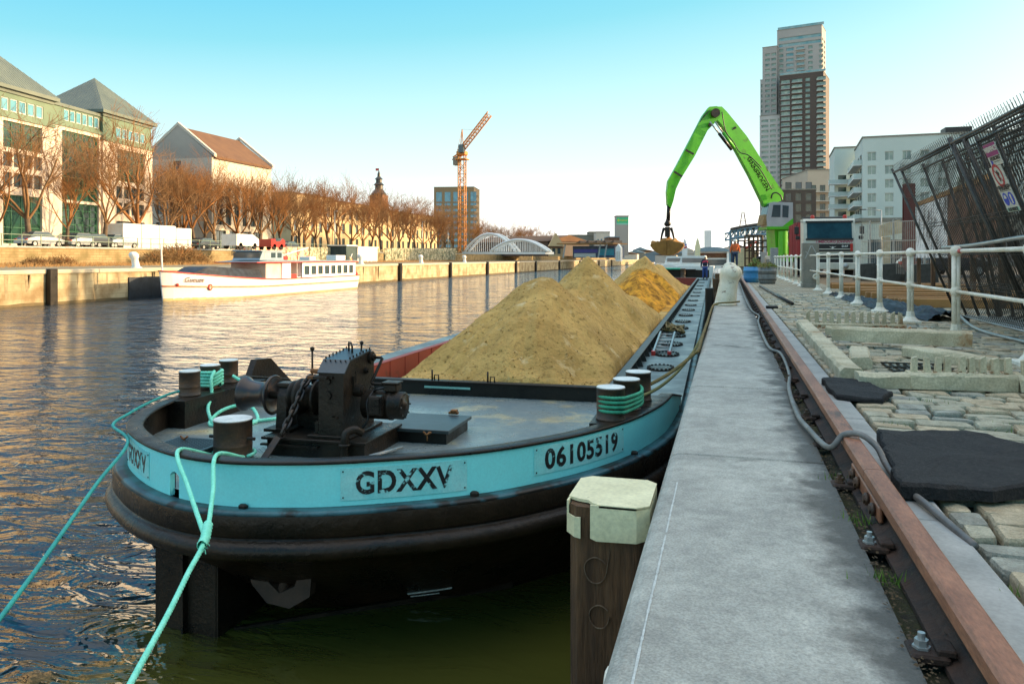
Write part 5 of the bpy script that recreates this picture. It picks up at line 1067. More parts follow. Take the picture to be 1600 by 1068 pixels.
def sign(yc, hc, wd, h_, kind, lab):
    c = onp(yc, hc); sb = MB(); sign_quad(sb, c, wd, h_); s_ = sb.build('sign', 'sign_white', fo_, label=lab)
    f = c+nrm_*.0065
    if kind == 1:
        m1 = MB(); sign_quad(m1, c+up*h_*.21, wd*.99, h_*.56, .0065, .001); m1.build('purple_field', 'sign_purple', s_)
        m1 = MB(); text_on(m1, 'WERFENCE', f+up*h_*.23+nrm_*.0025, along, up, wd*.20, ext=.0005, bold=.004); m1.build('lettering', 'sign_white', s_)
        m1 = MB(); text_on(m1, 'HYDROMAT', f-up*h_*.19+along*wd*.06+nrm_*.001, along, up, wd*.15, ext=.0005, bold=.003); m1.build('lettering', 'letter_plain', s_)
        m1 = MB()
        for dx, dz in ((-.34,-.27),(-.26,-.33),(-.34,-.38)): q = f+along*wd*dx+up*h_*dz+nrm_*.001; m1.add([q+along*.018*math.cos(a)+up*.018*math.sin(a) for a in np.linspace(0,6.283,13)[:-1]], [tuple(range(12))])
        m1.build('emblem', 'sign_blue', s_)
        m1 = MB(); sign_quad(m1, c-up*h_*.34+along*wd*.12, wd*.5, .006, .0065, .001); m1.build('line', 'letter_plain', s_)
    else:
        def disc(z, x, r, r2, mt, nm):
            m1 = MB(); q = f+up*z+along*x+nrm_*.001; n = 28; vs = [q+along*rr*math.cos(a)+up*rr*math.sin(a) for rr in (r, max(r2,.001)) for a in np.linspace(0,2*math.pi,n+1)[:-1]]
            m1.add(vs, [(i,(i+1)%n,n+(i+1)%n,n+i) for i in range(n)]); m1.build(nm, mt, s_, fix=False)
        disc(h_*.30, 0, wd*.36, wd*.27, 'sign_red', 'red_ring')
        m1 = MB(); q = f+up*h_*.30+nrm_*.0022; d = (up-along).normalized(); e_ = (up+along).normalized(); m1.add([q-d*wd*.3-e_*.008, q+d*wd*.3-e_*.008, q+d*wd*.3+e_*.008, q-d*wd*.3+e_*.008], [(0,1,2,3)]); m1.build('red_bar', 'sign_red', s_, fix=False)
        m1 = MB(); q = f+up*h_*.29+nrm_*.0012; fig = [(-.03,-.17),(.05,-.17),(.07,.0),(.14,.08),(.11,.12),(.06,.09),(.07,.16),(.04,.17),(.02,.10),(.0,.18),(-.03,.18),(-.03,.10),(-.07,.15),(-.10,.13),(-.08,.0)]; m1.add([q+along*wd*a+up*wd*b_ for a, b_ in fig], [tuple(range(len(fig)))]); m1.build('hand_symbol', 'letter_plain', s_, fix=False)
        for z, tx in ((.045,'TOEGANG VERBODEN'),(-.0,'ACCES INTERDIT')): m1 = MB(); text_on(m1, tx, f+up*h_*z+nrm_*.001, along, up, wd*.105, ext=.0004, bold=.002); m1.build('lettering', 'letter_plain', s_)
        m1 = MB(); sign_quad(m1, c+up*h_*.085, wd*.9, .005, .0065, .001); sign_quad(m1, c-up*h_*.045, wd*.9, .005, .0065, .001); m1.build('line', 'letter_plain', s_)
        for dx in (-.22, .22): disc(-h_*.22, wd*dx, wd*.20, 0, 'sign_blue', 'blue_disc')
        m1 = MB()
        q = f-up*h_*.22-along*wd*.22+nrm_*.0022; m1.add([q+along*wd*a+up*wd*b_ for a, b_ in ((-.10,.02),(.10,.02),(.09,.10),(.0,.15),(-.09,.10))], [(0,1,2,3,4)])
        q = f-up*h_*.22+along*wd*.22+nrm_*.0022; m1.add([q+along*wd*a+up*wd*b_ for a, b_ in ((-.05,-.15),(.05,-.15),(.06,.13),(-.06,.13))], [(0,1,2,3)]); m1.build('white_symbol', 'sign_white', s_, fix=False)
        m1 = MB(); sign_quad(m1, c-up*h_*.45, wd*.92, h_*.08, .0065, .001); m1.build('mint_strip', 'sign_mint', s_)
        m1 = MB(); text_on(m1, 'HUIS MEERTE', f-up*h_*.45+nrm_*.003, along, up, wd*.13, ext=.0004, bold=.003); m1.build('lettering', 'letter_plain', s_)
def y_for(px, X):
    u = (px-800)/FPX; return X*(sy_*u+cy_)/(cy_*u-sy_)
sign(9.03, .865, .36, .24, 1, 'purple and cream board')
sign(9.13, .715, .36, .50, 2, 'cream board with red ring and two blue discs')
mb = MB(); mb.tube(catmull([(3.0,12.6,1.12),(2.95,11.0,1.13),(2.88,9.0,1.18),(2.85,7.2,1.19)],5), .024, 8); tag(mb.build('pipe', 'galv_light'), 'loose grey steel tube along the top of the near railing', 'pipe')
mb = MB(); mb.tube(catmull([(3.42,13.5,.10),(3.2,11.6,.02),(3.25,9.5,.03),(3.3,7.0,.06)],5), .022, 8); tag(mb.build('pipe', 'galv_light'), 'bent pale tube on the ground under the mesh fence panels', 'pipe')
# ---------------------------------------------------------------- yard behind the railing
mat('brown_brick', (.22,.10,.05), (.13,.06,.035), scale=2, rough=.9, c3=(.5,.42,.3), s3=1.2, t3=.6)
c = at(1420, 395, 34); o = thing('steel_column', 'tall red brown steel column standing behind the fence panels', 'column', (c.x, c.y, 0)); mb = MB(); x, y = c.x, c.y; mb.box((x-.22,y-.2,0),(x+.22,y-.17,4.2)); mb.box((x-.22,y+.17,0),(x+.22,y+.2,4.2)); mb.box((x-.03,y-.17,0),(x+.03,y+.17,4.2)); mb.build('profile', mat('maroon', (.16,.03,.02), (.10,.02,.015), scale=2, rough=.5), o); mb = MB(); mb.box((x-.35,y-.35,0),(x+.35,y+.35,.03)); mb.build('base_plate', 'rust_steel', o)
c = at(1400, 400, 60); o = thing('site_gate', 'pale broken portal with a timber lintel left of the red brown column', 'portal', (c.x, c.y, 0)); mb = MB(); mb.box((c.x-.9,c.y,0),(c.x-.4,c.y+.5,2.6)); mb.build('jamb', mat('portal', (.55,.45,.30), (.40,.30,.18), scale=2, rough=.9), o); mb = MB(); mb.prism([(c.x-1.1,2.6),(c.x+.6,2.9),(c.x+.6,3.6),(c.x+.2,3.9),(c.x-1.1,3.5)], c.y-.1, c.y+.6, 'Y'); mb.build('lintel', 'portal', o)
# white patterned hoarding and the brick ruin
c0, c1 = at(1432, 395, 24), at(1560, 395, 15); d = (c1-c0); d.z = 0; ln = d.length; d.normalize(); n_ = Vector((d.y,-d.x,0)); c0.z = 0
o = thing('hoarding', 'white hoarding with dark leaf pattern behind the mesh fence panels', 'hoarding', (c0.x, c0.y, 0))
for k in range(4):
    a = c0+d*(ln*k/4+.02); b_ = c0+d*(ln*(k+1)/4-.02); mb = MB(); mb.bar(a+Vector((0,0,1.75)), b_+Vector((0,0,1.75)), .03, 1.55); mb.build('board', 'brown_brick' if k > 1 else mat('hoard', (.80,.77,.72), (.16,.14,.12), scale=4.5, rough=.8, lo=.50, hi=.58, stretch=(1,1,.5)), o)
for k in range(5): a = c0+d*ln*k/4-n_*.06; mb = MB(); mb.box((a.x-.05,a.y-.05,0),(a.x+.05,a.y+.05,2.7)); mb.build('post', 'timber_dark', o)
mb = MB(); mb.bar(c0+Vector((0,0,2.60)), c0+d*ln+Vector((0,0,2.60)), .06, .12); mb.build('top_beam', 'timber_orange', o)
for k, (px, t) in enumerate(((1357,34),(1394,33),(1443,31))):
    c = at(px, 400, t); o = thing('concrete_block', ['rough grey concrete block behind the railing, left of three', 'rough grey concrete block in the middle of three behind the railing', 'rough grey concrete block nearest the fence panels'][k], 'concrete block', (c.x, c.y, 0)); mb = MB(); mb.prism([(c.x-.55,0),(c.x+.55,0),(c.x+.5,.45),(c.x+.25,.75),(c.x-.35,.7),(c.x-.5,.4)], c.y, c.y+.7, 'Y'); mb.build('block', 'galv', o)
    mb = MB(); mb.cyl((c.x+.1,c.y+.3,.7),(c.x+.1,c.y+.3,2.6),.04,8); mb.build('post', 'galv_light', o)
a = at(1345,400,35); b_ = at(1460,400,31); mb = MB(); n = 40
for z in (1.0,1.7,2.5): mb.bar((a.x,a.y,z),(b_.x,b_.y,z),.02,.03)
for k in range(n): p = a.lerp(b_, k/(n-1)); mb.bar((p.x,p.y,.3),(p.x,p.y,2.5),.012,.012)
tag(mb.build('wire_fence', 'galv_light'), 'thin wire fence standing on the grey concrete blocks', 'fence')
c = at(1377, 400, 62); o = thing('street_lamp', 'thin grey street lamp with one arm in front of the white apartment block', 'street lamp', (c.x,c.y,0)); mb = MB(); mb.tube([(c.x,c.y,0),(c.x,c.y,4.8)], [.07,.04], 8); mb.build('pole', 'galv_light', o); mb = MB(); mb.tube([(c.x,c.y,4.75),(c.x-1.2,c.y,4.85)], .03, 6); mb.build('arm', 'galv_light', o); mb = MB(); mb.box((c.x-1.6,c.y-.1,4.8),(c.x-1.1,c.y+.1,4.88), bev=.03); mb.build('lamp_head', 'galv', o)
# cars
def car(loc, rz, paint, label, group=None):
    o = thing('parked_car', label, 'car', loc, rz, group); F = WM[o.name]; mb = MB(F)
    sec = [(-2.1,.35,.60,.80),(-2.0,.32,.80,.84),(-1.3,.30,.92,.86),(-1.0,.30,1.0,.86),(1.0,.30,.95,.86),(1.9,.32,.78,.84),(2.1,.35,.6,.78)]
    vs = []
    for x, z0, z1, w_ in sec:
        for yy, zz in ((-w_,z0),(-w_*1.02,(z0+z1)/2),(-w_*.93,z1),(w_*.93,z1),(w_*1.02,(z0+z1)/2),(w_,z0)): vs.append((x,yy,zz))
    n = 6; mb.add(vs, [(i*n+j,i*n+(j+1)%n,(i+1)*n+(j+1)%n,(i+1)*n+j) for i in range(len(sec)-1) for j in range(n)]+[tuple(range(6)),tuple(range(len(vs)-1,len(vs)-7,-1))]); mb.build('body', paint, o)
    mb = MB(F); vs = []
    for x, z, w_ in ((-1.75,.93,.78),(-1.15,1.42,.62),(.45,1.45,.62),(1.15,.95,.78)): vs += [(x,-w_,z),(x,w_,z)]
    vs += [(-1.75,-.8,.85),(-1.75,.8,.85),(1.15,-.8,.85),(1.15,.8,.85)]
    mb.add(vs, [(0,1,3,2),(2,3,5,4),(4,5,7,6),(0,2,4,6,10,8),(1,9,11,7,5,3),(8,10,11,9),(0,8,9,1),(6,7,11,10)]); mb.build('cabin_glass', 'glass_dark', o)
    mb = MB(F); mb.box((-1.1,-.6,1.425),(.42,.6,1.47), bev=.02); mb.build('roof', paint, o)
    for x in (-1.35, 1.35):
        for yy in (-.8, .8): mb = MB(F); mb.cyl((x,yy-.1,.32),(x,yy+.1,.32),.32,16); wt = mb.build('wheel', 'tyre', o); mb = MB(F); mb.cyl((x,yy-.11,.32),(x,yy+.11,.32),.19,10); mb.build('rim', 'galv_light', wt)
    for yy in (-.62, .62): mb = MB(F); mb.box((2.02,yy-.15,.58),(2.12,yy+.15,.70)); mb.build('headlight', 'white_gloss', o); mb = MB(F); mb.box((-2.12,yy-.15,.62),(-2.03,yy+.15,.78)); mb.build('taillight', 'red_paint', o)
    return o
mat('car_dark', (.03,.035,.04), rough=.25); mat('car_silver', (.45,.46,.46), rough=.25, metal=.3); mat('car_red', (.45,.03,.02), rough=.3)
c = at(1420, 400, 48); car((c.x+.6, c.y, 0), R(95), 'car_silver', 'silver car parked beyond the wire fence, behind the red brown column')
c = at(1475, 400, 42); car((c.x, c.y, 0), R(20), 'car_dark', 'dark car parked in the yard, seen through the fence panels')
# ---------------------------------------------------------------- tipper truck
c = at(1296, 400, 39.5); TXc, TY = c.x, c.y; o = thing('tipper_truck', 'white cabbed tipper truck with red body facing the camera behind the stone pillar', 'truck', (TXc, TY+3, 0)); W2 = 1.22
mb = MB(); mb.prism([(TY+.02,.75),(TY,1.75),(TY+.19,2.86),(TY+.35,2.98),(TY+1.9,3.0),(TY+1.9,.75)], TXc-W2, TXc+W2, 'X'); tb = mb.build('cab', mat('truck_white', (.62,.60,.50), (.52,.50,.40), scale=3, rough=.4), o)
mb = MB(); mb.prism([(TY-.02,1.95),(TY+.17,2.80),(TY+.2,2.80),(TY+.05,1.95)], TXc-1.06, TXc+1.06, 'X'); ws = mb.build('windscreen', mat('glass_truck', (.008,.02,.03), (.02,.06,.075), scale=1.6, rough=.12, spec=.25), o)
mb = MB(); mb.prism([(TY-.035,1.88),(TY-.03,1.97),(TY+.12,1.97),(TY+.12,1.88)], TXc-1.12, TXc+1.12, 'X'); mb.box((TXc-1.12,TY+.13,2.76),(TXc+1.12,TY+.28,2.86)); mb.build('visor', 'letter_plain', ws)
mb = MB(); mb.box((TXc-.9,TY-.03,1.30),(TXc+1.10,TY-.004,1.68)); mb.box((TXc-1.1,TY-.03,1.0),(TXc+1.1,TY-.004,1.16)); mb.box((TXc-1.1,TY-.04,.75),(TXc+1.1,TY+.0,.92)); gr = mb.build('grille', 'letter_plain', o)
mb = MB(); mb.box((TXc-1.1,TY-.045,1.19),(TXc+1.1,TY-.005,1.23)); mb.box((TXc-1.1,TY-.032,1.40),(TXc+1.1,TY-.006,1.44)); mb.build('grille_strip', 'truck_white', gr)
mb = MB(); mb.box((TXc+.97,TY-.045,1.32),(TXc+1.09,TY-.02,1.70)); mb.build('red_flash', 'red_paint', o)
mb = MB(); mb.box((TXc-1.22,TY-.12,.38),(TXc+1.22,TY+.3,.74), bev=.04); bp_ = mb.build('bumper', 'truck_white', o)
for x in (-.75, .75): mb = MB(); mb.lathe((TXc+x,TY-.12,.56), [(.13,0),(.13,-.02),(.02,-.03)], 14, 'Y'); mb.build('headlight', 'galv_light', o)
mb = MB(); text_on(mb, 'LIMBOURG JOHNNY', (TXc+.22,TY-.012,1.79), (1,0,0), (0,0,1), .19, bold=.004, shear=.15); mb.build('lettering', mat('letter_crimson', (.45,.02,.10), rough=.5), o)
mb = MB(); text_on(mb, 'DAF', (TXc+.72,TY-.036,1.56), (1,0,0), (0,0,1), .13, bold=.006, spacing=1.3); mb.build('lettering', 'frame_white', o)
mb = MB(); q = [(-.18,.05),(-.05,.0),(0,.04),(.05,0),(.18,.05),(.06,-.03),(0,-.08),(-.06,-.03)]; mb.add([(TXc+.15+a,TY-.036,1.52+b_) for a, b_ in q], [tuple(range(8))]); mb.build('emblem', 'frame_white', o)
mb = MB(); text_on(mb, 'CF', (TXc-.62,TY-.036,1.54), (1,0,0), (0,0,1), .12, bold=.004); mb.build('lettering', 'frame_white', o)
for s_ in (-1, 1):
    mb = MB(); mb.tube([(TXc+s_*1.15,TY+.35,2.80),(TXc+s_*1.5,TY+.25,2.82),(TXc+s_*1.55,TY+.2,2.6),(TXc+s_*1.55,TY+.2,1.9)], .018, 6); ma_ = mb.build('mirror_arm', 'letter_plain', o); mb = MB(); mb.box((TXc+s_*1.55-.11,TY+.12,2.18),(TXc+s_*1.55+.11,TY+.24,2.58), bev=.03); mb.box((TXc+s_*1.5-.11,TY+.12,1.92),(TXc+s_*1.5+.11,TY+.24,2.10), bev=.03); mb.build('mirror', 'letter_plain', ma_)
for x in (-.75, .80): mb = MB(); mb.lathe((TXc+x,TY+.6,2.98), [(.10,0),(.10,.14),(.05,.2)], 12); mb.build('beacon', 'red_paint', o)
mb = MB(); mb.box((TXc-1.2,TY+.9,2.98),(TXc+.9,TY+1.6,3.1), bev=.05); mb.build('roof_cowl', 'letter_plain', o)
mb = MB(); mb.prism([(TXc-1.25,1.1),(TXc+1.25,1.1),(TXc+1.3,2.9),(TXc-1.3,2.9)], TY+2.3, TY+8.5, 'Y')
for k in range(6): mb.box((TXc-1.36,TY+2.4+k*1.15,1.1),(TXc+1.36,TY+2.55+k*1.15,2.92))
mb.build('tipper_body', mat('tipper_red', (.42,.05,.05), (.30,.04,.04), scale=2, rough=.5), o)
mb = MB(); mb.box((TXc-.5,TY+.3,.55),(TXc+.5,TY+8.4,.95)); mb.build('chassis', 'black_paint', o)
for y_ in (.9,4.6,6.6):
    for s_ in (-1,1): mb = MB(); mb.cyl((TXc+s_*1.2,TY+y_,.5),(TXc+s_*.88,TY+y_,.5),.5,20); wt = mb.build('wheel', 'tyre', o); mb = MB(); mb.cyl((TXc+s_*1.21,TY+y_,.5),(TXc+s_*1.0,TY+y_,.5),.26,14); mb.build('rim', 'galv_light', wt)
mb = MB(); mb.ball((TXc+.5,TY+.55,2.2),.13,10,8); tag(mb.build('person', mat('skin', (.45,.26,.18), rough=.6)), 'truck driver, only the face visible behind the windscreen', 'person')
# ---------------------------------------------------------------- material handler
MH = thing('material_handler', 'bright green material handler with a bent boom holding a clamshell grab over the barge', 'crane', tuple(at(1222, 400, 52)[:2])+(0,))
def Q(px, py, t): return at(px, py, t)
TB = 52
def slabarm(pts, wd, t0, t1, name, mt, wd_i=7):
    """outline in picture-plane metres at the machine, with real thickness"""
    vs = []; n = len(pts)
    view = Vector((-sy_, cy_, 0))
    x0_, x1_ = pts[0][0], pts[wd_i][0]; ts = [1/(1/t0+(1/t1-1/t0)*(p[0]-x0_)/(x1_-x0_)) for p in pts]
    for s_ in (-1, 1):
        for (px, py, k), t in zip(pts, ts): vs.append(at(px, py, t)+view*wd*s_/2)
    mb = MB(); mb.add(vs, [tuple(range(n-1,-1,-1)), tuple(range(n,2*n))]+[(i,(i+1)%n,n+(i+1)%n,n+i) for i in range(n)]); return mb.build(name, mt, MH)
bm_ = slabarm([(1193,323,0),(1206,319,0),(1221,313,0),(1222,302,0),(1200,270,.3),(1165,214,.7),(1134,176,1),(1126,168,1),(1118,168,1),(1111,180,1),(1126,196,.95),(1150,238,.6),(1170,275,.3)], .62, 51.9, 51.0, 'boom', 'machine_green')
st_ = slabarm([(1119,167,0),(1107,168,0),(1097,181,0),(1080,214,.3),(1057,258,.6),(1043,283,.9),(1041,300,.95),(1042,320,1),(1047,326,1),(1051,314,1),(1055,296,.9),(1062,281,.8),(1084,245,.4),(1104,205,.15),(1122,186,0),(1128,176,0)], .50, 50.4, 49.6, 'stick', 'machine_green', 6)
for (xa, ya), (xb, yb), tt in (((1141,204),(1150,199),51.35),((1071,234),(1084,241),49.9),((1053,268),(1066,276),49.75)):
    mb = MB(); mb.bar(at(xa,ya,tt-.42), at(xb,yb,tt-.42), .05, .12); mb.build('weld_band', 'rust_steel', bm_ if xa > 1120 else st_)
mb = MB(); c = at(1116, 178, 50.2); vw = Vector((-sy_, cy_, 0)); mb.cyl(c-vw*.42, c+vw*.42, .28, 16); c = at(1108,196,50.2); mb.cyl(c-vw*.36, c+vw*.36, .12, 12); mb.build('pivot', 'rust_steel', MH)
for a, b_, n_ in ((at(1117,190,50.0), at(1147,231,50.6), 0), (at(1109,190,49.8), at(1143,234,50.4), 1)):
    mb = MB(); mb.tube([a, a.lerp(b_, .45)], .05, 8); rd = mb.build('piston_rod', 'galv_light', MH); mb = MB(); mb.tube([a.lerp(b_, .42), b_], .10, 10); mb.build('cylinder', 'black_paint' if n_ else 'machine_green', rd)
for pl_ in ([(1128,175),(1134,205),(1146,222),(1156,238),(1170,243),(1190,262)],[(1109,172),(1094,190),(1074,228),(1058,262),(1046,284),(1043,300)],[(1176,252),(1190,268),(1206,296)]):
    mb = MB(); mb.tube(catmull([at(x, y, 49.9) for x, y in pl_], 5), .035, 6); mb.build('hose', 'letter_plain', MH)
mb = MB(); mb.tube(catmull([at(1205,310,51.6),at(1207,303,51.6),at(1213,301,51.6),at(1220,306,51.6),at(1222,313,51.6)],5), .05, 6); mb.build('hose', 'letter_plain', MH)
# lettering along the boom
vs, fs = text_geo('SENNEBOGEN', 1.0, ext=.004, bold=.02, spacing=1.0); A, B_ = at(1165,248,51.53), at(1197,298,51.95)
x0 = min(v.x for v in vs); x1 = max(v.x for v in vs); Ud = (B_-A); ln = Ud.length; Ud.normalize(); fw = vw; Vd = -(Ud.cross(fw)).normalized(); 
if Vd.z < 0: Vd = -Vd
Vd = (Vd-Ud*Vd.dot(Ud)).normalized(); kx = ln/(x1-x0); face = -fw*.335
mb = MB(); mb.add([A+Ud*(v.x-x0)*kx+Vd*v.y*kx*1.25+face+Vector((0,0,0)) for v in vs], fs); mb.build('lettering', 'letter_plain', bm_)
# grab
G = at(1043, 384, 49.6); gx, gy, gz = G
mb = MB(); mb.tube([at(1045,322,49.6), at(1044,345,49.6)], .12, 8); mb.lathe((gx,gy,at(0,349,49.6).z), [(.10,-.2),(.2,-.12),(.22,.0),(.14,.12),(.08,.3)], 14); mb.box((gx-.16,gy-.16,gz+.55),(gx+.16,gy+.16,gz+1.2), bev=.03); mb.build('grab_head', 'black_steel', MH)
for s_ in (-1, 1):
    mb = MB(); mb.tube([(gx+s_*.22,gy,gz+1.15),(gx+s_*.34,gy,gz+.75),(gx+s_*.42,gy,gz+.35)], [.09,.07,.05], 8); mb.build('grab_cylinder', 'black_steel', MH)
    # shell: half barrel closed at both ends
    pr = [(0,-.62),(s_*.30,-.58),(s_*.62,-.44),(s_*.86,-.24),(s_*1.04,.02),(s_*1.0,.10),(s_*.66,.22),(s_*.30,.30),(0,.34)]
    mb = MB(); mb.prism([(gx+a+s_*.012, gz+b_) for a, b_ in pr], gy-.55, gy+.55, 'Y'); mb.box((gx+s_*.13,gy-.57,gz-.55),(gx+s_*.22,gy-.551,gz+.0)); mb.build('grab_shell', mat('grab_sand', (.36,.17,.03), (.24,.11,.02), scale=2.2, rough=.8, bump=.6, bscale=8, c3=(.50,.42,.24), s3=1.3, t3=.62), MH)
mb = MB(); xs = np.linspace(-1.02, 1.02, 26); ys = np.linspace(-.52, .52, 12); grid_sheet(mb, xs, ys, lambda x, y: gz+.12+.42*max(0, 1-abs(x)/1.05)*(1-(y/.62)**2)+.22*noise.noise(Vector((x*3, y*3, 4)))+.1*noise.noise(Vector((x*9, y*9, 4)))); mb.v = [Vector((p.x+gx, p.y+gy, p.z)) for p in mb.v]
mb.build('grab_load', 'grab_sand', MH)
# cab (raised), upper carriage, undercarriage
C0 = at(1200, 354, 51.0); C1 = at(1239, 354, 51.0); cabz = C0.z
Ub = Vector((cy_, sy_, 0)); Vb = vw
def obx(mb, a0, a1, b0, b1, z0, z1, bev=0): mb.box((a0,b0,z0),(a1,b1,z1), M=Matrix.Translation(Vector((C0.x,C0.y,0))) @ Matrix.Rotation(YAW, 4, 'Z'), bev=bev)
FM = Matrix.Translation(Vector((C0.x,C0.y,0))) @ Matrix.Rotation(YAW, 4, 'Z')
cw_ = (C1-C0).length
mb = MB(FM); mb.prism([(-.05,cabz),(cw_,cabz),(cw_,cabz+1.58),(.35,cabz+1.62),(.12,cabz+1.52),(-.10,cabz+.6)], 0, 1.4, 'Y'); cb = mb.build('cab', mat('cab_grey', (.42,.44,.44), (.34,.36,.36), scale=2, rough=.4), MH)
mb = MB(FM); mb.prism([(.22,cabz+.62),(.80,cabz+.62),(.82,cabz+1.42),(.34,cabz+1.42)], -.012, .01, 'Y'); mb.prism([(.93,cabz+.62),(1.32,cabz+.58),(1.36,cabz+1.36),(.95,cabz+1.40)], -.012, .01, 'Y'); mb.prism([(-.115,cabz+.62),(-.09,cabz+.6),(.12,cabz+1.48),(.10,cabz+1.5)], .1, 1.3, 'Y'); mb.build('cab_window', 'glass_dark', cb)
mb = MB(FM); mb.prism([(-.35,cabz+.1),(.1,cabz+.08),(.02,cabz+.75),(-.2,cabz+.8)], .05, 1.2, 'Y'); mb.build('front_guard', mat('straw', (.36,.24,.10), (.25,.16,.07), scale=8, rough=.8), cb)
mb = MB(FM); mb.prism([(.95,cabz+.02),(cw_+.01,cabz+.02),(cw_+.01,cabz+.55)], -.014, .005, 'Y'); mb.build('green_flash', 'machine_green', cb)
mb = MB(FM); obz = cabz
mb.box((-.1,-.1,cabz-.18),(cw_+.5,1.6,cabz-.0)); mb.build('cab_platform', 'machine_green', MH)
mb = MB(FM); mb.prism([(.6,.9),(1.0,.75),(2.0,.7),(2.2,1.2),(2.1,cabz-.18),(.5,cabz-.18)], .2, 1.9, 'Y'); mb.cyl((.95,-.05,1.1),(.95,-.05,cabz-.3),.3,14); mb.build('upper_carriage', 'machine_green', MH)
mb = MB(FM); mb.box((2.2,.4,1.3),(4.6,3.0,2.9), bev=.1); mb.box((2.0,.2,cabz-.0),(4.8,3.2,cabz+.12)); mb.build('engine_house', 'machine_green', MH)
mb = MB(FM); mb.tube([(1.0,-.1,cabz-.3),(1.5,-.15,1.2)], .05, 8); mb.tube([(1.3,-.1,cabz-.3),(1.8,-.15,1.4)], .05, 8); mb.build('strut', 'galv_light', MH)
mb = MB(FM); mb.box((.0,.3,.45),(3.8,2.6,.85)); mb.box((-.8,.1,.2),(-.3,.5,.8)); mb.box((4.0,.1,.2),(4.5,.5,.8)); mb.build('undercarriage', 'black_steel', MH)
for x in (.4,3.3):
    for yy in (.2,2.3): mb = MB(FM); mb.cyl((x,yy,.55),(x,yy+.4,.55),.55,18); mb.build('wheel', 'tyre', MH)
# ---------------------------------------------------------------- people
def person(label, loc, rz, H=1.76, shirt='navy', vest='vest_orange', trousers='trousers_blue', pose='stand', helmet=True):
    o = thing('person', label, 'person', loc, rz); F = WM[o.name]
    s_ = H/1.76
    J = {'pel': (0,0,.95), 'sp': (0,0.01,1.12), 'ch': (0,0,1.32), 'nk': (0,0,1.48), 'hd': (0,-.02,1.60), 'hd2': (0,-.02,1.70), 'ls': (.17,0,1.42), 'le': (.26,.02,1.16), 'lw': (.27,-.10,.93), 'lh': (.27,-.13,.85), 'rs': (-.17,0,1.42), 're': (-.27,.03,1.16), 'rw': (-.30,-.05,.92), 'rh': (-.31,-.07,.84),
         'lp': (.09,0,.88), 'lk': (.11,-.05,.50), 'la': (.12,.03,.09), 'lt': (.13,-.12,.04), 'rp': (-.09,0,.88), 'rk': (-.12,-.01,.50), 'ra': (-.13,.06,.09), 'rt': (-.15,-.10,.04)}
    E_ = ['pel-sp','sp-ch','ch-nk','nk-hd','hd-hd2','ch-ls','ls-le','le-lw','lw-lh','ch-rs','rs-re','re-rw','rw-rh','pel-lp','lp-lk','lk-la','la-lt','pel-rp','rp-rk','rk-ra','ra-rt']
    Rr = dict(pel=.14,sp=.135,ch=.15,nk=.06,hd=.095,hd2=.08,ls=.07,le=.052,lw=.038,lh=.045,rs=.07,re=.052,rw=.038,rh=.045,lp=.10,lk=.07,la=.05,lt=.045,rp=.10,rk=.07,ra=.05,rt=.045)
    def skin(name, joints, mt, grow=1.0):
        ks = [k for k in J if k in joints]; ed = [tuple(ks.index(q) for q in e.split('-')) for e in E_ if all(q in ks for q in e.split('-'))]
        me = bpy.data.meshes.new(name); me.from_pydata([Vector(J[k])*s_ for k in ks], ed, []); ob = bpy.data.objects.new(name, me); COL.objects.link(ob); ob.parent = o
        md = ob.modifiers.new('skin', 'SKIN'); md.use_smooth_shade = True
        for i, k in enumerate(ks): r = Rr[k]*grow*s_; me.skin_vertices[0].data[i].radius = (r*1.15 if k in ('ch','sp','pel') else r, r*.8 if k in ('ch','sp','pel') else r)
        me.skin_vertices[0].data[0].use_root = True; md2 = ob.modifiers.new('sub', 'SUBSURF'); md2.levels = 1; md2.render_levels = 2; me.materials.append(MATS[mt]); WM[ob.name] = F; return ob
    skin('body', set(J), 'skin'); skin('trousers', {'pel','lp','lk','la','rp','rk','ra'}, trousers, 1.3); skin('jacket', {'sp','ch','ls','le','lw','rs','re','rw','pel'}, shirt, 1.28)
    v = skin('vest', {'sp','ch','ls','rs'}, vest, 1.42)
    for k in 'lr':
        mb = MB(F); a = Vector(J[k+'a']); mb.box((a.x-.05,a.y-.24,0),(a.x+.05,a.y+.07,.11), bev=.03); mb.build('boot', 'letter_plain', o)
    mb = MB(F); mb.ball((0,-.02,1.665*s_), .125, 16, 10, (1,1.1,.95)); mb.cyl((0,-.06,1.64*s_),(0,-.06,1.65*s_),.15,16); mb.build('helmet', 'white_gloss', o)
    mb = MB(F); mb.ball((0,-.125,1.575*s_),.02,8,6); mb.build('nose', 'skin', o); return o
mat('navy', (.02,.03,.06), rough=.9); mat('vest_orange', (.85,.16,.04), rough=.8); mat('vest_pink', (.70,.07,.12), rough=.8); mat('trousers_blue', (.04,.09,.30), rough=.9); mat('trousers_dark', (.03,.06,.12), rough=.9); mat('shirt_orange', (.85,.18,.04), rough=.8)
p = bw(-.62, 61.5, DZ+.001); person('worker in white helmet, pink vest and blue trousers standing on the barge side deck', p, R(10), vest='vest_pink', H=1.78)
p = at(1148.5, 415, 50.5); p.z = .42; person('worker in orange jacket and white helmet standing on the quay beside the rail', p, R(5), shirt='shirt_orange', trousers='trousers_dark', H=1.75)
o = thing('quay_platform', 'low platform of planks under the worker in orange', 'platform', (p.x, p.y, 0)); mb = MB(); mb.box((p.x-.8,p.y-.7,0),(p.x+.9,p.y+.9,.38)); mb.build('base', 'concrete', o); mb = MB(); mb.box((p.x-.85,p.y-.75,.38),(p.x+.95,p.y+.95,.42)); mb.build('top', 'timber_dark', o)
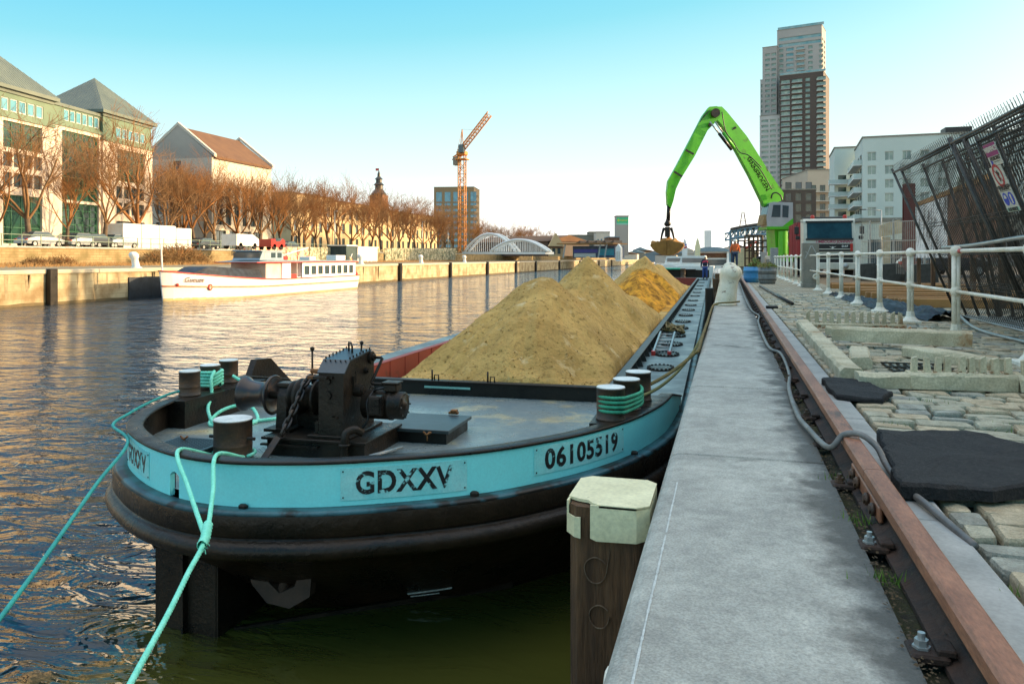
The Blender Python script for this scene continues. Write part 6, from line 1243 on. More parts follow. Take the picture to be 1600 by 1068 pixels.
# dredging/launch ramp truss roof behind
def lattice(par, pa, pb, h0, h1, n, mt, r=.05, off=Vector((0,0,0))):
    pts0 = [pa.lerp(pb, k/n)+off for k in range(n+1)]
    top = [p+Vector((0,0,h0[k])) for k, p in enumerate(pts0)]; bot = [p+Vector((0,0,h1[k])) for k, p in enumerate(pts0)]
    mb = MB(); mb.tube(top, r, 6); mb.tube(bot, r, 6)
    for k in range(n):
        mb.tube([bot[k], top[k+1]], r*.7, 5); mb.tube([bot[k], top[k]], r*.6, 5)
    return mb.build('truss', mt, par)
A = at(1141, 400, 75); B_ = at(1212, 400, 66); A.z = B_.z = 0; o = thing('canopy', 'open sided canopy with a pale blue curved truss behind the material handler', 'canopy', (A.x, A.y, 0)); n = 8
mat('truss_blue', (.22,.36,.44), (.18,.30,.38), scale=2, rough=.5)
hs = [at(0, 361-9*math.sin(k/n*1.5), 75-9*k/n).z for k in range(n+1)]; hb = [at(0, 372.5-7*math.sin(k/n*1.5), 75-9*k/n).z for k in range(n+1)]
for k, dv in enumerate((0, 8)): lattice(o, A, B_, hs, hb, n, 'truss_blue', .09, Vector((-.5*k, dv, 0)))
mb = MB(); vs = []
for dv in (-.5, 9):
    for k in range(n+1): q = A.lerp(B_, k/n); vs += [(q.x, q.y+dv, hs[k]+.10), (q.x, q.y+dv, hs[k]+.28)]
m_ = 2*(n+1); fs = []
for k in range(n): fs += [(2*k,2*k+2,m_+2*k+2,m_+2*k),(2*k+1,m_+2*k+1,m_+2*k+3,2*k+3),(2*k,2*k+1,2*k+3,2*k+2),(m_+2*k,m_+2*k+2,m_+2*k+3,m_+2*k+1)]
fs += [(0,m_,m_+1,1),(2*n,2*n+1,m_+2*n+1,m_+2*n)]; mb.add(vs, fs); mb.build('roof', mat('roof_dark', (.07,.05,.04), (.12,.09,.07), scale=1, rough=.7), o)
for p, top_ in ((A, hs[0]), (A.lerp(B_, .19), hs[1]), (B_, hs[-1])):
    mb = MB(); mb.box((p.x-.1,p.y-.1,0),(p.x+.1,p.y+.1,top_)); mb.build('column', 'truss_blue', o)
# small lattice derrick
c = at(1161, 395, 150); o = thing('derrick', 'dark lattice derrick top behind the canopy roof', 'derrick', (c.x,c.y,0)); mb = MB(); ht = at(0,331,150).z
for sx_, sy2 in ((-1,-1),(1,-1),(1,1),(-1,1)): mb.tube([(c.x+sx_*1.1,c.y+sy2,0),(c.x+sx_*.9,c.y+sy2,5.2),(c.x+sx_*.15,c.y+sy2*.2,ht)], .09, 5)
for z in (5.2,7.0,8.0): f = (ht-z)/(ht-5.2); mb.bar((c.x-f,c.y-1,z),(c.x+f,c.y-1,z),.1,.1)
mb.tube([(c.x-.9,c.y-1,5.2),(c.x+.55,c.y-.6,7.0)],.06,5); mb.build('mast', 'rust_steel', o)
# clutter beyond: tanks, bins
rg = random.Random(21)
c = at(1168, 400, 58); mb = MB(); mb.prism([(c.x-.9,.9),(c.x+.9,.9),(c.x+.5,1.6),(c.x-.1,1.8),(c.x-.8,1.4)], c.y, c.y+1.2, 'Y'); mb.box((c.x-.9,c.y,.3),(c.x+.9,c.y+1.2,.9)); tag(mb.build('machine_hood', 'cream_paint'), 'cream engine hood behind the worker in orange', 'machine')
mb = MB(); mb.tube([at(1164,388,58), at(1182,378,58)], .07, 6); tag(mb.build('red_beam', 'red_paint'), 'slanting red bar behind the worker in orange', 'bar')
for k, (px, t, wd, h_) in enumerate(((1178,56,1.2,2.6),(1192,55,1.4,2.2),(1163,64,2.0,2.4))):
    c = at(px,400,t); o = thing('storage_rack', ['rusty scaffold rack behind the parapet, left one', 'rusty scaffold rack under the green machine', 'dark container behind the worker in orange'][k], 'rack', (c.x,c.y,0)); mb = MB()
    for i in range(5): 
        for j in range(4): mb.bar((c.x-wd/2+wd*i/4, c.y+j*.5, 0),(c.x-wd/2+wd*i/4, c.y+j*.5, h_),.06,.06)
    for z in np.linspace(.4,h_,5): mb.box((c.x-wd/2,c.y,z-.04),(c.x+wd/2,c.y+1.5,z+.04))
    mb.build('frame', 'rust_steel' if k < 2 else 'black_paint', o)
# feather flags and white boats farther along
for k, (px, top, t, lab) in enumerate(((1070,372,120,'white pointed banner with a blue and red mark beyond the barge stern'),(1090,371,120,'plain cream pointed banner beyond the barge stern'))):
    c = at(px,400,t); zt = at(0,top,t).z; o = thing('feather_flag', lab, 'flag', (c.x,c.y,WZ)); mb = MB(); mb.tube([(c.x,c.y,WZ),(c.x,c.y,zt-.2)],.06,6); mb.build('pole','white_gloss',o); mb = MB(); mb.prism([(c.x-.35,-1.0),(c.x+.35,-1.0),(c.x+.42,zt-1.5),(c.x+.2,zt-.5),(c.x,zt),(c.x-.2,zt-.5),(c.x-.42,zt-1.5)], c.y-.08, c.y-.02, 'Y'); fl = mb.build('cloth', 'white_gloss' if k == 0 else 'cream_paint', o)
    if k == 0: mb = MB(); mb.prism([(c.x-.2,zt-1.3),(c.x+.35,zt-1.0),(c.x+.35,zt-.9),(c.x-.2,zt-1.0)], c.y-.10, c.y-.085, 'Y'); mb.build('blue_mark', 'sign_blue', fl); mb = MB(); mb.prism([(c.x-.1,zt-1.6),(c.x+.3,zt-1.5),(c.x+.3,zt-1.2),(c.x-.1,zt-1.4)], c.y-.10, c.y-.085, 'Y'); mb.build('red_mark', 'sign_red', fl)
c = at(1112,400,150); o = thing('boat_shed', 'pale boat shed with arched roof and brown band beyond the barge', 'shed', (c.x,c.y,-.5)); mb = MB(); w_ = 3.2; mb.box((c.x-w_,c.y,-1),(c.x-w_+.4,c.y+8,2.2)); mb.box((c.x+w_-.4,c.y,-1),(c.x+w_,c.y+8,2.2)); mb.box((c.x-w_+.4,c.y+1,-1),(c.x+w_-.4,c.y+8,2.2)); mb.build('wall', 'white_gloss', o)
mb = MB(); mb.prism([(c.x-w_-.2,2.2)]+[(c.x+w_*1.06*math.sin(a), 2.2+.9*math.cos(a)) for a in np.linspace(-1.4,1.4,12)]+[(c.x+w_+.2,2.2)], c.y-.3, c.y+8, 'Y'); mb.build('roof', 'grey_blue', o); mb = MB(); mb.box((c.x-w_+.4,c.y+.9,1.0),(c.x+w_-.4,c.y+.98,1.9)); mb.build('shutter', 'brown_brick', o); mb = MB(); mb.box((c.x-w_+.5,c.y+.92,-.4),(c.x+w_-.5,c.y+.98,.7)); mb.build('window', 'glass_dark', o)
for k, (px, t, ln_, lab) in enumerate(((1056,130,5,'small white motor boat moored beyond the sand grab'),(1083,105,5,'white cabin cruiser moored behind the barge stern'))):
    c = at(px,400,t); o = thing('motor_boat', lab, 'boat', (c.x,c.y,WZ)); mb = MB(); mb.prism([(c.x-2.4,WZ-.3),(c.x+2.4,WZ-.3),(c.x+2.7,WZ+1.6),(c.x-2.7,WZ+1.6)], c.y, c.y+7, 'Y'); mb.build('hull','white_gloss',o); mb = MB(); mb.prism([(c.x-2.0,WZ+1.6),(c.x+2.0,WZ+1.6),(c.x+1.6,WZ+3.0),(c.x-1.6,WZ+3.0)], c.y+1, c.y+5, 'Y'); mb.build('cabin','white_gloss',o); mb = MB(); mb.box((c.x-1.5,c.y+.9,WZ+2.1),(c.x+1.5,c.y+1.0,WZ+2.7)); mb.build('windscreen','glass_dark',o)
# ---------------------------------------------------------------- building helper
def bldg(name, label, cat, c, rz, sides, H, wallmt, D, W, z0=0.0, group=None, roof='concrete', win=None, pane=True, par_=True, depth=.25, stuff_after=100, cnt=None, parent=None, roofth=.35):
    """c: front-left ground corner (Vector), rz: direction of the front (left to right); depth D goes to the left-hand normal away from viewer
       sides: dict 'F','L','R' -> list of (ops, glassmat, framemat, nx, ny)"""
    U = Vector((math.cos(rz), math.sin(rz), 0)); V = Vector((-U.y, U.x, 0)); c = Vector((c[0], c[1], z0))
    o = parent or thing(name, label, cat, c+U*W/2+V*D/2, rz, group); cnt = cnt if cnt is not None else [0]
    faces = {'F': (c, U, -V, W), 'L': (c+V*D, -V, -U, D), 'R': (c+U*W, V, U, D), 'B': (c+U*W+V*D, -U, V, W)}
    mb = MB(); jobs = []
    for k, (O, A, Nn, wd) in faces.items():
        groups_ = sides.get(k, []); ops = [q for g_ in groups_ for q in g_[0]]; wall_grid(mb, O, A, Nn, wd, H, ops, depth)
        jobs += [(O, A, Nn, q, g_) for g_ in groups_ for q in g_[0]]
    mb.build('wall', wallmt, o, fix=False)
    mb = MB(); P = [c-U*.15-V*.15, c+U*(W+.15)-V*.15, c+U*(W+.15)+V*(D+.15), c-U*.15+V*(D+.15)]; mb.add([p+Vector((0,0,z)) for z in (H+.003, H+roofth) for p in P], [(3,2,1,0),(4,5,6,7),(0,1,5,4),(1,2,6,5),(2,3,7,6),(3,0,4,7)]); mb.build('roof', roof, o)
    jobs.sort(key=lambda j: -(j[3][1]-j[3][0])*(j[3][3]-j[3][2])); stuff = {}
    for O, A, Nn, q, g_ in jobs:
        if cnt[0] < stuff_after: window(o, O, A, Nn, q, depth, g_[2], g_[1], g_[3], g_[4], ft=g_[5] if len(g_) > 5 else .08, pane=pane); cnt[0] += 1
        else:
            s_ = stuff.setdefault(g_[1], MB()); s_.add([O+A*a+Vector((0,0,b_))-Nn*(depth-.02) for a, b_ in ((q[0],q[2]),(q[1],q[2]),(q[1],q[3]),(q[0],q[3]))], [(0,1,2,3)])
    if stuff:
        allb = MB()
        for g_, s_ in stuff.items():
            o_ = len(allb.v); allb.v += s_.v; allb.f += [tuple(i+o_ for i in f) for f in s_.f]; allb.sm += s_.sm
        r_ = allb.build('window_rows', 'glass_curtain', o, fix=False); r_['kind'] = 'stuff'
    return o, c, U, V
def grid_ops(u0, du, w_, nu, z0, dz, h_, nz_): return [(u0+i*du, u0+i*du+w_, z0+j*dz, z0+j*dz+h_) for j in range(nz_) for i in range(nu)]
def face_box(mb, O, U, Nn, u0, u1, z0, z1, d0, d1):
    O = Vector(O); Z = Vector((0,0,1)); vs = [O+U*a+Z*b_+Nn*d for d in (d0,d1) for a, b_ in ((u0,z0),(u1,z0),(u1,z1),(u0,z1))]; mb.add(vs, [(0,1,2,3),(7,6,5,4),(0,4,5,1),(1,5,6,2),(2,6,7,3),(3,7,4,0)])
# ---------------------------------------------------------------- skyscraper
mat('tower_beige', (.37,.35,.32), (.31,.295,.27), scale=.05, rough=.8); mat('tower_brown', (.085,.06,.045), (.065,.045,.035), scale=.05, rough=.7); mat('tower_light', (.47,.46,.43), (.41,.40,.37), scale=.05, rough=.8)
mat('tower_glass', (.10,.25,.28), (.30,.38,.36), scale=.25, rough=.15, spec=.8)
TT = 460; tl, tr = at(1182,400,TT+6), at(1290,400,TT-13); tl.z = 0; tr.z = 0; brz = math.atan2(tr.y-tl.y, tr.x-tl.x)
tw = thing('tower_block', 'very tall stepped apartment tower in beige and dark brown, behind the green crane cab', 'tower', (tl.lerp(tr,.5).x, tl.lerp(tr,.5).y, 0), brz); U = (tr-tl); U.z = 0; Wt = U.length; U.normalize(); V = Vector((-U.y,U.x,0)); cnt = [0]
px2m = Wt/108; fh = 3.06
def tz(py): return at(0,py,TT).z
def tvol(x0, x1, top, dfront, D, mt, ops_f, ops_r, gl='tower_glass'):
    c0 = tl+U*((x0-1182)*px2m)+V*dfront
    bldg('', '', '', c0, brz, {'F': [(ops_f, gl, 'frame_white', 2, 1)], 'R': [(ops_r, gl, 'frame_white', 2, 1)]}, tz(top), mt, D, (x1-x0)*px2m, 0, parent=tw, pane=False, cnt=cnt, stuff_after=90, depth=.5)
    return c0
def rows(top, frm, us, h_=1.7, step=fh):
    H = tz(top); o_ = []; z = H-3.0
    while z > 8:
        for a, b_ in us: o_.append((a, b_, z, z+h_))
        z -= step
    return o_
c_ = tvol(1212, 1282, 44, 6, 16, 'tower_beige', rows(70,0,[(1.2,3.6),(5.2,9.4),(11.0,15.4),(17.6,20),(23.6,25.6)])+[(1,25,tz(44)-6.5,tz(44)-4.6),(1,25,tz(44)-10,tz(44)-8.2)], rows(58,0,[(2,6),(9,13)]))
c_ = tvol(1190, 1213, 70, 3, 14, 'tower_beige', rows(76,0,[(1.6,4.2),(5.2,7.8)],1.5), [])
c_ = tvol(1183.5, 1191, 118, 8, 12, 'tower_light', rows(122,0,[(.4,2.3)],1.9), [])
c_ = tvol(1189, 1222, 181, -3, 10, 'tower_light', rows(183,0,[(1.0,5.0),(6.0,9.2),(10.3,12)],1.5), [])
c_ = tvol(1222.5, 1289, 123, -6, 24, 'tower_brown', rows(127,0,[(.6,5.6),(6.8,12.4),(14.0,16.6),(20.4,25.0)],1.9), [], 'glass_curtain')
# balconies and slab edges: bright slabs projecting on the brown volume
mb = MB(); O = tl+U*((1222.5-1182)*px2m)+V*(-6); z = tz(127)-3.35
k = 0
while z > 10:
    for a, b_ in ((.5,5.7),(6.7,12.5),(20.2,25.3)): face_box(mb, O, U, -V, a, b_, z, z+.28, .02, 1.0 if a > 1 else .06)
    z -= fh
r_ = mb.build('balcony_slabs', 'tower_light', tw, fix=False); r_['kind'] = 'stuff'
mb = MB(); z = tz(127)-3.07
while z > 10:
    face_box(mb, O, U, -V, 6.8, 12.4, z, z+.9, .92, .98); face_box(mb, O, U, -V, 20.3, 25.2, z, z+.9, .92, .98); z -= fh
r_ = mb.build('balcony_glass', 'glass_curtain', tw, fix=False); r_['kind'] = 'stuff'
mb = MB(); O2 = tl+U*((1212-1182)*px2m)+V*6; z = tz(70)-3.3
for k in range(6): face_box(mb, O2, U, -V, 10.6, 15.8, z-k*fh, z-k*fh+.3, .02, 1.2)
mb.split('upper_balcony', 'tower_light', tw, fix=False)
mb = MB(); face_box(mb, tl+U*((1213-1182)*px2m)+V*6, U, -V, 0, 25.8, tz(44)+.36, tz(44)+1.9, -.5, -.3); mb.build('parapet_glass', 'tower_glass', tw); mb = MB(); face_box(mb, tl+U*((1222.5-1182)*px2m)-V*6, U, -V, 0, 24.9, tz(123)+.3, tz(123)+1.5, -.3, -.1); mb.build('parapet_glass', 'tower_glass', tw)
mb = MB(); c0 = tl+U*((1224-1182)*px2m)+V*10; mb.box((0,0,tz(44)),(14,8,tz(44)+2.0), M=Matrix.Translation(Vector((c0.x,c0.y,0))) @ Matrix.Rotation(brz,4,'Z')); mb.build('penthouse', 'tower_brown', tw)
# ---------------------------------------------------------------- white apartment block, right
mat('white_render', (.56,.62,.56), (.50,.56,.50), scale=.08, rough=.85, c3=(.47,.53,.47), s3=.1, t3=.6); mat('plinth_light', (.60,.62,.52), rough=.8)
AT = 165; a0 = at(1348,400,AT); H0 = at(0,216,AT).z; rzA = R(-4); Ua = Vector((math.cos(rzA),math.sin(rzA),0)); Va = Vector((-Ua.y,Ua.x,0))
fl = 82/3.8156*AT/FPX; zt = at(0,238,AT).z
ops = [(.9+i*3.32, 2.6+i*3.32, zt-j*fl-1.9+0, zt-j*fl) for j in range(7) for i in range(8)]+[(2.2+i*3.32,4.6+i*3.32,.5,2.7) for i in range(7)]
ab, c_, U_, V_ = bldg('apartment_block', 'big white apartment block with green tinted windows on the right', 'apartment block', a0, rzA, {'F': [(ops,'glass_curtain','frame_white',2,1)], 'L': [([(2+i*6,6+i*6,zt-j*fl-2.3,zt-j*fl) for i in range(3) for j in range(7)],'glass_green','frame_dark',3,1)]}, H0, 'white_render', 21, 30)
mb = MB(); face_box(mb, c_, U_, -V_, 0, 30, 2.9, 4.6, .004, .05); mb.build('light_band', 'plinth_light', ab)
mb = MB(); p = c_+U_*16+V_*3; mb.box((p.x,p.y,H0+.35),(p.x+5,p.y+4,H0+1.9)); mb.build('roof_plant', 'letter_plain', ab)
for k in range(6):
    mb = MB(); O = c_+V_*21; z = zt-k*fl-2.55
    face_box(mb, O, -V_, -U_, 1, 19, z, z+.22, .01, 1.7); mb2 = MB(); face_box(mb2, O, -V_, -U_, 1, 19, z+.22, z+1.2, 1.60, 1.66); face_box(mb2, O, -V_, -U_, 18.95, 19, z+.22, z+1.2, .02, 1.6)
    b_ = mb.build('balcony', 'frame_white', ab, fix=False); mb2.build('balustrade', mat('glass_balcony', (.50,.60,.56), (.4,.5,.46), scale=1, rough=.2), b_, fix=False)
ab2, c_, U_, V_ = bldg('apartment_block', 'stepped white apartment block with deep balconies, left of the big white one', 'apartment block', at(1304,400,188), R(-3), {'F': [([(.8+i*2.6,2.6+i*2.6,1.2+j*fl,3.4+j*fl) for i in range(2) for j in range(7)],'glass_green','frame_dark',2,1)]}, at(0,232,188).z, 'white_render', 18, 6.6)
for k in range(7):
    mb = MB(); z = 1.0+k*fl; face_box(mb, c_, U_, -V_, -1.4, 6.4, z, z+.24, .01, 2.4); b_ = mb.build('balcony', 'frame_white', ab2, fix=False); mb = MB(); face_box(mb, c_, U_, -V_, -1.4, 6.4, z+.24, z+1.15, 2.3, 2.36); face_box(mb, c_, U_, -V_, -1.4, -1.34, z+.24, z+1.15, .0, 2.3); mb.build('balustrade', 'glass_balcony', b_, fix=False)
mat('mid_render', (.50,.42,.32), (.42,.35,.27), scale=.1, rough=.85); mat('warm_white', (.62,.56,.46), rough=.8)
mbk, c_, U_, V_ = bldg('apartment_block', 'beige apartment building with long rows of balconies in front of the tower', 'apartment block', at(1262,400,262), R(12), {'F': [([(1+i*3,2.8+i*3,1.5+j*3.1,3.7+j*3.1) for i in range(4) for j in range(8)],'glass_green','frame_dark',2,1)]}, at(0,266,262).z, 'mid_render', 30, 12.5)
for k in range(8):
    z = 1.2+k*3.1; mb = MB(); face_box(mb, c_+V_*30, -V_, -U_, 0, 31.5, z, z+.3, .01, 1.6); face_box(mb, c_, U_, -V_, -1.4, 12, z, z+.3, .01, 1.5); face_box(mb, c_+V_*30, -V_, -U_, 0, 31.5, z+.3, z+1.2, 1.5, 1.56); b_ = mb.build('balcony', 'warm_white', mbk, fix=False)
bldg('apartment_block', 'dark grey building squeezed below the tower behind the green machine', 'building', at(1222,400,240), R(8), {'F': [([(1+i*3,2.8+i*3,2+j*3.3,4.4+j*3.3) for i in range(3) for j in range(7)],'glass_dark','frame_white',2,1)]}, at(0,297,240).z, 'tower_brown', 14, 10, pane=False)
rg = random.Random(31)
FR_ = [(1345,70,9,4.2,'pale low site building with dark bays behind the railing','plinth_light'),(1452,95,16,6,'long pale building behind the fence panels','concrete')]
for px, t, wd, h_, lab, mm in FR_: bldg('site_building', lab, 'building', at(px,400,t), R(4), {'F': [([(.6+i*1.9,2.0+i*1.9,.4,h_-1.6) for i in range(int(wd/2))],'glass_dark','frame_dark',1,1)]}, h_, mm, 6, wd, pane=False)
# steam puff
m = bpy.data.materials.new('steam'); m.use_nodes = True; t = m.node_tree; t.nodes.clear(); oo = t.nodes.new('ShaderNodeOutputMaterial'); pv = t.nodes.new('ShaderNodeVolumePrincipled'); pv.inputs['Color'].default_value = (.95,.9,.86,1)
tcn = t.nodes.new('ShaderNodeTexCoord'); nn_ = t.nodes.new('ShaderNodeTexNoise'); nn_.inputs['Scale'].default_value = .16; nn_.inputs['Detail'].default_value = 6; t.links.new(tcn.outputs['Object'], nn_.inputs['Vector'])
mr = t.nodes.new('ShaderNodeMapRange'); mr.inputs[1].default_value = .48; mr.inputs[2].default_value = .66; mr.inputs[3].default_value = 0; mr.inputs[4].default_value = .32; t.links.new(nn_.outputs['Fac'], mr.inputs[0]); t.links.new(mr.outputs[0], pv.inputs['Density']); t.links.new(pv.outputs[0], oo.inputs['Volume'])
c = at(1249, 283, 330); mb = MB(); M_ = Matrix.Translation(c) @ Matrix.Rotation(R(22), 4, 'Y'); mb.ball((0,0,0), 1, 20, 12, (8.5,4,3.2)); mb.v = [M_ @ p for p in mb.v]; o = mb.build('steam', m, fix=False); o['kind'] = 'stuff'; origin(o, c)
# ---------------------------------------------------------------- LEFT BANK
brickmat('quay_block', (.50,.42,.26), (.42,.35,.21), (.26,.20,.11), 1.3, .42, .012, bump=.3, axes='YZ', stain=(.22,.15,.07))
mat('waterline', (.10,.08,.035), (.16,.11,.05), scale=1.5, rough=.8, bump=.4)
lw = thing('canal_wall', 'long pale stone canal wall on the far bank with dark streaks', 'canal wall', (LX, 60, WZ))
mb = MB(); mb.box((LX-.5,-40,-2.5),(LX,420,LQ-.22)); mb.build('wall_face', 'quay_block', lw)
mb = MB(); mb.box((LX-1.0,-40,LQ-.215),(LX+.10,420,LQ+.02), bev=.03); mb.build('coping', mat('coping_left', (.58,.50,.36), (.48,.40,.27), scale=1, rough=.8), lw)
mb = MB(); 
ys = np.arange(-40, 420, .9); 
for y0, y1 in zip(ys, ys[1:]): h_ = .12+.10*noise.noise(Vector((0,y0*.7,0))); mb.add([(LX+.012,y0,WZ-.3),(LX+.012,y1,WZ-.3),(LX+.012,y1,WZ+.10+.10*noise.noise(Vector((0,y1*.7,0)))+.05),(LX+.012,y0,WZ+.10+.10*noise.noise(Vector((0,y0*.7,0)))+.05)], [(0,1,2,3)])
mb.build('algae_line', 'waterline', lw, fix=False)
mb = MB(); rg = random.Random(14)
for k in range(150):
    y = rg.uniform(5, 200); w_ = rg.uniform(.08,.35); z1 = LQ-.25; z0_ = rg.uniform(-1.5,-.3); q = .014
    mb.add([(LX+q,y,z1),(LX+q,y+w_,z1),(LX+q,y+w_*.7,z0_),(LX+q,y+w_*.3,z0_-.1)], [(0,1,2,3)])
mb.build('damp_streaks', mat('streak', (.20,.15,.08), (.36,.29,.17), scale=2, rough=.8), lw, fix=False)
# a newer concrete stretch, darker, farther along
def yw(px):      # y on the canal wall for a pixel column
    u = (px-800)/FPX; return LX*(sy_*u+cy_)/(cy_*u-sy_)
for k, px in enumerate((77,623,702,760,805,836,873,905,935,955)):
    y = yw(px); lab = ['dark timber fender pile on the canal wall at the left edge of the photo','dark fender pile on the far canal wall, first beyond the white boat','dark fender pile on the far canal wall, left of the tower crane','dark fender pile below the white arches, left one','dark fender pile below the white arches, middle one','dark fender pile below the white arches, right one','dark fender pile right of the white arches','dark fender pile on the far canal wall behind the second sand peak','far dark fender pile on the canal wall, before the last one','farthest dark fender pile on the canal wall'][k]
    w_ = .28 if k < 3 else .35; o = thing('fender_pile', lab, 'timber pile', (LX+.2, y, WZ), group='fender piles on the far canal wall'); mb = MB(); mb.box((LX+.005,y-w_,WZ-1),(LX+.36,y+w_,LQ+.08), bev=.03); mb.build('post','black_paint',o)
mb = MB(); mb.box((LX+.004,yw(200),WZ-.5),(LX+.10,yw(252),-.30)); tag(mb.build('wall_slab', mat('slab_black', (.012,.016,.02), (.03,.04,.05), scale=2, rough=.5)), 'thin black slab on the far canal wall behind the bow of the white boat', 'steel sheet')  # thin black box set on the wall face behind the bow
for k, (px, lab) in enumerate(((223,'white leaning mooring bollard on the far quay, left of the white boat'),(571,'white mooring bollard on the far quay near the white shed'),(664,'white mooring bollard on the far quay before the tower crane'),(731,'white mooring bollard on the far quay beneath the white arch'))):
    y = yw(px); sc = 1.25; o = thing('quay_bollard', lab, 'bollard', (LX-.5,y,LQ), group='white mooring bollards on the far quay'); mb = MB(); mb.lathe((0,0,0), [(.30,0),(.28,.05),(.2,.1),(.18,.5),(.25,.62),(.26,.75),(.15,.88),(.02,.9)], 14); mb.v = [Vector((LX-.5+p.x*sc, y+p.y*sc-p.z*.35, LQ+p.z*sc)) for p in mb.v]; mb.build('bollard_body','white_gloss',o)
# upper retaining wall
brickmat('retaining', (.36,.26,.13), (.29,.20,.09), (.13,.09,.04), .8, .25, .015, bump=.4, axes='YZ', stain=(.17,.13,.05))
def yt(px, X=TX): u = (px-800)/FPX; return X*(sy_*u+cy_)/(cy_*u-sy_)
o = thing('retaining_wall', 'weathered ochre retaining wall above the far quay', 'wall', (TX,60,LQ)); mb = MB(); mb.box((TX-.5,-60,LQ-.3),(TX,900,TZ-.12)); mb.build('wall_face','retaining',o); mb = MB(); mb.box((TX-.6,-60,TZ-.118),(TX+.1,900,TZ+.04)); mb.build('coping','stone_edge',o)
# graffiti wall: colour panels further along
mat('graffiti', (.55,.50,.36), (.16,.16,.10), scale=2.6, rough=.9, lo=.44, hi=.54, c3=(.20,.34,.24), s3=2.4, t3=.58); mat('graffiti_red', (.55,.16,.12), (.55,.48,.36), scale=1.6, rough=.9, lo=.45, hi=.52, c3=(.50,.42,.12), s3=2.0, t3=.56)
g_ = thing('painted_wall', 'wall of painted and planted panels along the far quay, between boat and crane', 'wall', (TX+.5, yt(560), LQ))
PXs = list(range(378, 540, 18))+list(range(604, 722, 10)); 
for a, b_ in zip(PXs, PXs[1:]):
    if b_-a > 20: continue
    y0, y1 = yt(a, TX+.6), yt(b_, TX+.6); mb = MB(); top = at(0, 386 if a > 590 else 388, 1).z
    u = (a-800)/FPX; t_ = (TX+.6)/(cy_*u-sy_); zt_ = EYE+t_*(17 if a < 590 else 15.5)/FPX
    mb.box((TX+.12,y0+.1,LQ),(TX+.3,y1-.1,zt_)); mb.build('panel','graffiti_red' if a < 480 else 'graffiti',g_)
rg = random.Random(44)
mb = MB()
for k in range(2600):
    y = rg.uniform(yt(500), yt(722)); z = LQ+rg.random()*2.3; x = TX+.33; s_ = rg.uniform(.06,.22); a = rg.uniform(0,3.14); d = Vector((rg.uniform(0,.3),math.cos(a),math.sin(a)))*s_; e = Vector((.05,-math.sin(a),math.cos(a)))*s_*.35; p = Vector((x,y,z)); mb.add([p-d,p-e,p+d,p+e],[(0,1,2,3)])
r_ = mb.build('climbing_plants', mat('climb', (.42,.40,.25), (.05,.06,.03), scale=1.2, rough=.9, lo=.48, hi=.52), g_, fix=False); r_['kind'] = 'stuff'
# shed boxes
def box_thing(name, label, cat, c, w_, d_, h_, mt, roofmt=None, rz=0):
    o = thing(name, label, cat, c, rz); F = WM[o.name]; mb = MB(F); mb.box((-w_/2,-d_/2,0),(w_/2,d_/2,h_)); mb.build('walls', mt, o); mb = MB(F); mb.box((-w_/2-.15,-d_/2-.15,h_+.003),(w_/2+.15,d_/2+.15,h_+.2)); mb.build('roof', roofmt or mt, o); return o
X_ = TX+3
brickmat('slats_dark', (.05,.08,.08), (.04,.065,.065), (.01,.015,.015), .3, 8, .02, axes='XZ')
y0, y1 = yt(541, X_), yt(557, X_); box_thing('shed', 'dark grey slatted shed beside the white shed on the far quay', 'shed', (X_-1.5,(y0+y1)/2,LQ), 3, y1-y0, 2.55, 'slats_dark', 'white_gloss')
y0, y1 = yt(558, X_), yt(589, X_); s_ = box_thing('shed', 'bright white boxy shed on the far quay right of the boat stern', 'shed', (X_-1.5,(y0+y1)/2+.2,LQ), 3, y1-y0, 2.35, 'white_gloss')
# railing on the terrace
o = thing('terrace_railing', 'thin green railing along the terrace above the far bank', 'railing', (TX,60,TZ)); mb = MB(); 
y1r = yt(560)
for z in (TZ+.55, TZ+1.05): mb = MB(); mb.cyl((TX-.1,-10,z),(TX-.1,y1r,z),.035,5); mb.build('rail_tube', mat('rail_green', (.14,.22,.16), (.25,.28,.2), scale=1, rough=.6), o)
y = yt(-30); k = 0
while y < y1r and k < 99: mb = MB(); mb.cyl((TX-.1,y,TZ),(TX-.1,y,TZ+1.1),.05,5); mb.build('post','rail_green',o); y += 2.0; k += 1
# bushes
def bush(label, c, rx, ry, rz_, n, seed, mt='dry_plant', size=.5):
    rg = random.Random(seed); mb = MB(); c = Vector(c)
    for k in range(n):
        a = rg.uniform(0,6.28); p_ = math.acos(rg.uniform(0,1)); r_ = rg.uniform(.6,1.0)*(.8+.4*noise.noise(Vector((a*1.3, p_*2, seed)))); p = c+Vector((rx*math.sin(p_)*math.cos(a), ry*math.sin(p_)*math.sin(a), rz_*math.cos(p_)))*r_
        d = Vector((rg.gauss(0,1),rg.gauss(0,1),rg.gauss(.5,1))).normalized()*size*rg.uniform(.3,1); q = d.orthogonal().normalized()*size*.05; mb.add([p-q,p+q,p+d],[(0,1,2)])
    o = thing('bush', label, 'bush', c); st = MB(); 
    for k in range(30): a = rg.uniform(0,6.28); q = c+Vector((rx*.75*math.cos(a)*rg.random(), ry*.75*math.sin(a)*rg.random(), rz_*rg.uniform(.4,.9))); st.tube([c, q], [.06,.02], 4)
    st.build('stem','twig',o,fix=False); mb.build('foliage',mt,o,fix=False)
